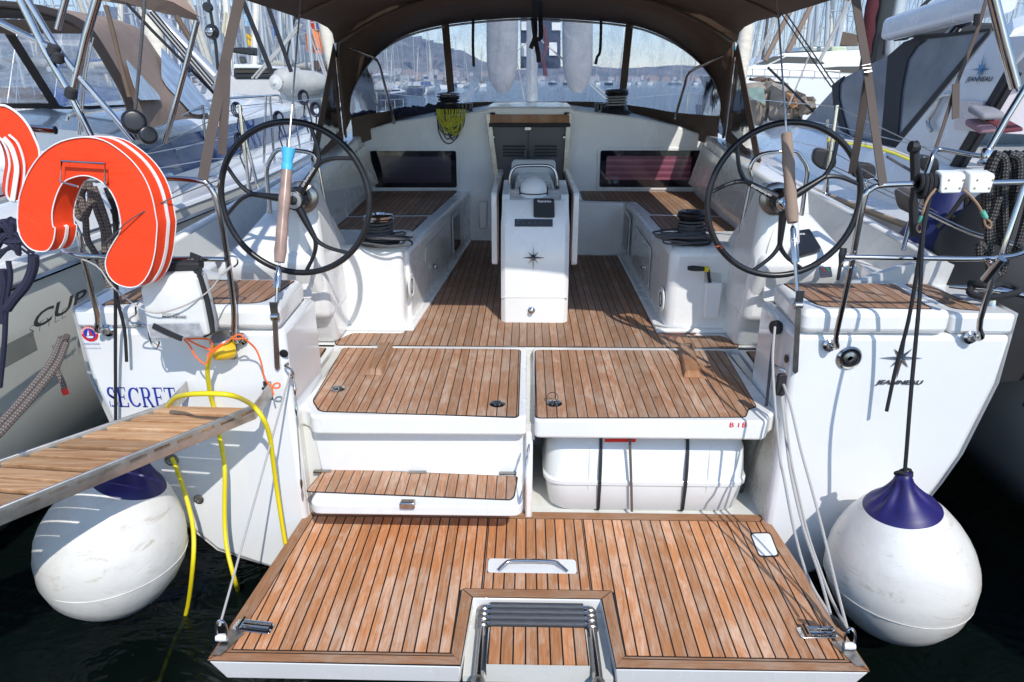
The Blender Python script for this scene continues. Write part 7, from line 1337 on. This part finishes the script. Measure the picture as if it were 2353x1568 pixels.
sect2([(530, 715), (870, 712), (880, 840), (540, 790)], 22, .3, M['black'], 'sail_cover'); sect2([(640, 850), (730, 850), (760, 950), (660, 950)], 24, .1, dkw, 'windscreen')
# flags near the left
for i, (a, b, c_, l) in enumerate(((1655, 320, (.7, .05, .04), 'small red flag'), (1690, 325, (.85, .75, .05), 'small yellow flag'), (1735, 325, (.03, .05, .4), 'small dark blue flag'), (1665, 560, (.9, .25, .06), 'orange pennant'), (1660, 640, (.85, .2, .04), 'lower orange pennant'), (755, 590, (.8, .5, .05), 'amber flag'), (725, 300, (.3, .55, .8), 'pale blue and white flag'), (1140, 440, (.15, .3, .75), 'blue striped flag'))):
    c = P(12, a, b, y=40); mb = MB(); s_ = .55 if i < 3 else .9 if i < 5 else .6
    mb.grid([[c + V((x * s_ * .9, .12 * sin(x * 5 + i), z * s_ - .15 * x)) for x in (0, .25, .5, .75, 1)] for z in (-.5, 0, .5)]); o = single('flag', mb, simple('flag_cloth', c_, .8), l + ' flying among the masts left of the sprayhood', 'flag')
    mb = MB(); mb.tube([c + V((0, 0, 1.2)), c + V((0, 0, -2))], .02, 5); mb.bm.free()
sl_ = [(P(12, 1640, 330, y=40), P(12, 2040, 1440, y=20)), (P(12, 1700, 340, y=40), P(12, 2050, 1420, y=20))]
for a, b in sl_: mb = MB(); mb.tube([a, b], .03, 5); single('flag_halyard', mb, M['ropew'], 'white line with signal flags slanting down left of the sprayhood', 'line', 'flag lines')
for i, (n, p, q, Y, r, m_) in enumerate(((11, (1220, 200), (1800, 1050), 6.5, .006, 'ropek'), (11, (1280, 200), (1830, 1010), 6.5, .006, 'ropek'), (11, (1530, 120), (1270, 630), 20, .07, 'canvasl'), (11, (1270, 200), (1000, 730), 20, .07, 'canvasl'), (11, (2020, 0), (1640, 770), 20, .05, 'ropew'), (11, (1120, 240), (880, 770), 20, .04, 'ropew'), (11, (1980, 0), (1860, 560), 34, .13, 'ropew'), (11, (1560, 100), (1510, 540), 34, .11, 'ropew'), (12, (700, 0), (1140, 1100), 12, .04, 'ropek'), (12, (1090, 120), (1430, 1080), 12, .035, 'ropek'), (12, (790, 0), (940, 980), 30, .10, 'ropew'), (12, (960, 80), (1020, 900), 30, .10, 'ropew'), (12, (1255, 180), (1310, 1080), 30, .10, 'ropew'), (12, (1430, 240), (1470, 900), 30, .08, 'ropew'), (12, (1490, 240), (1350, 900), 30, .04, 'ropek'), (12, (680, 50), (720, 710), 36, .08, 'ropew'), (12, (1230, 760), (1560, 350), 14, .02, 'ropew'), (12, (1240, 780), (1590, 370), 14, .02, 'ropew'), (12, (1080, 910), (840, 1180), 14, .02, 'ropew'), (12, (1110, 930), (900, 1180), 14, .02, 'ropew'), (11, (1030, 250), (970, 720), 26, .05, 'ropeg'), (11, (790, 330), (770, 720), 30, .09, 'ropew'), (11, (1640, 0), (1610, 560), 30, .10, 'ropew'), (11, (1760, 0), (1730, 560), 30, .08, 'ropew'), (17, (1120, 0), (1020, 100), 12, .03, 'ropek'), (11, (1530, 680), (1290, 1260), 9, .010, 'ropew'), (11, (1250, 1020), (1600, 1360), 9, .015, 'ropek'))):
    mb = MB(); mb.tube([P(n, *p, y=Y) + (P(n, *p, y=Y) - P(n, *q, y=Y)) * .6, P(n, *q, y=Y)], r, 8); dk = m_ == 'ropek'
    single('spar' if r > .07 else 'rigging_line', mb, silver if (r > .07 and m_ == 'ropew') else M[m_], ('dark' if dk else 'taupe covered' if m_ == 'canvasl' else 'pale') + (' spar' if r > .07 else ' rigging line') + ' slanting across the sky ' + ('right' if n != 12 else 'left') + ' of the sprayhood', 'spar' if r > .07 else 'line', ('dark' if dk else 'taupe' if m_ == 'canvasl' else 'pale') + (' spars ' if r > .07 else ' rigging lines ') + ('right' if n != 12 else 'left') + ' of the sprayhood')
mb = MB(); q = PS(11, [(1890, 540), (1930, 380), (2110, 420), (2120, 560)], y=36); mb.prism(q, (0, .6, 0)); single('brown_awning', mb, M['canvas'], 'brown awning with netting above the motor yacht flybridge', 'awning')
mb = MB(); mb.tube([P(11, 635, 560, y=24), P(11, 630, 640, y=24)], [.25, .22], 10); single('blue_buoy', mb, simple('bright_blue', (.03, .5, .75), .6), 'bright blue cover hoisted among the masts right of the sprayhood', 'cover')
G_ = thing('wooden_boat', 'varnished wooden motor boat with red brown hull behind the motor yacht', 'boat', (9, 44, 0)); f = NB(G_)
def sect3(pts, Y, dep, m_, nm): mb = MB(); mb.prism([V((p.x, Y, p.z)) for p in PS(11, pts, y=Y)], (0, dep, 0)); f(nm, mb, m_, smooth=30)
sect3([(560, 790), (900, 790), (900, 815), (560, 815)], 44, 4, simple('red_wood', (.35, .06, .03), .4), 'hull_plank'); sect3([(540, 735), (890, 740), (890, 755), (540, 750)], 44, 4, simple('red_wood', (.35, .06, .03), .4), 'cap_rail'); sect3([(560, 755), (900, 755), (900, 790), (560, 790)], 44.2, 3.6, nwhite, 'deckhouse'); sect3([(500, 815), (1000, 815), (1000, 2000), (560, 2000)], 44.1, 3.8, nwhite, 'hull')
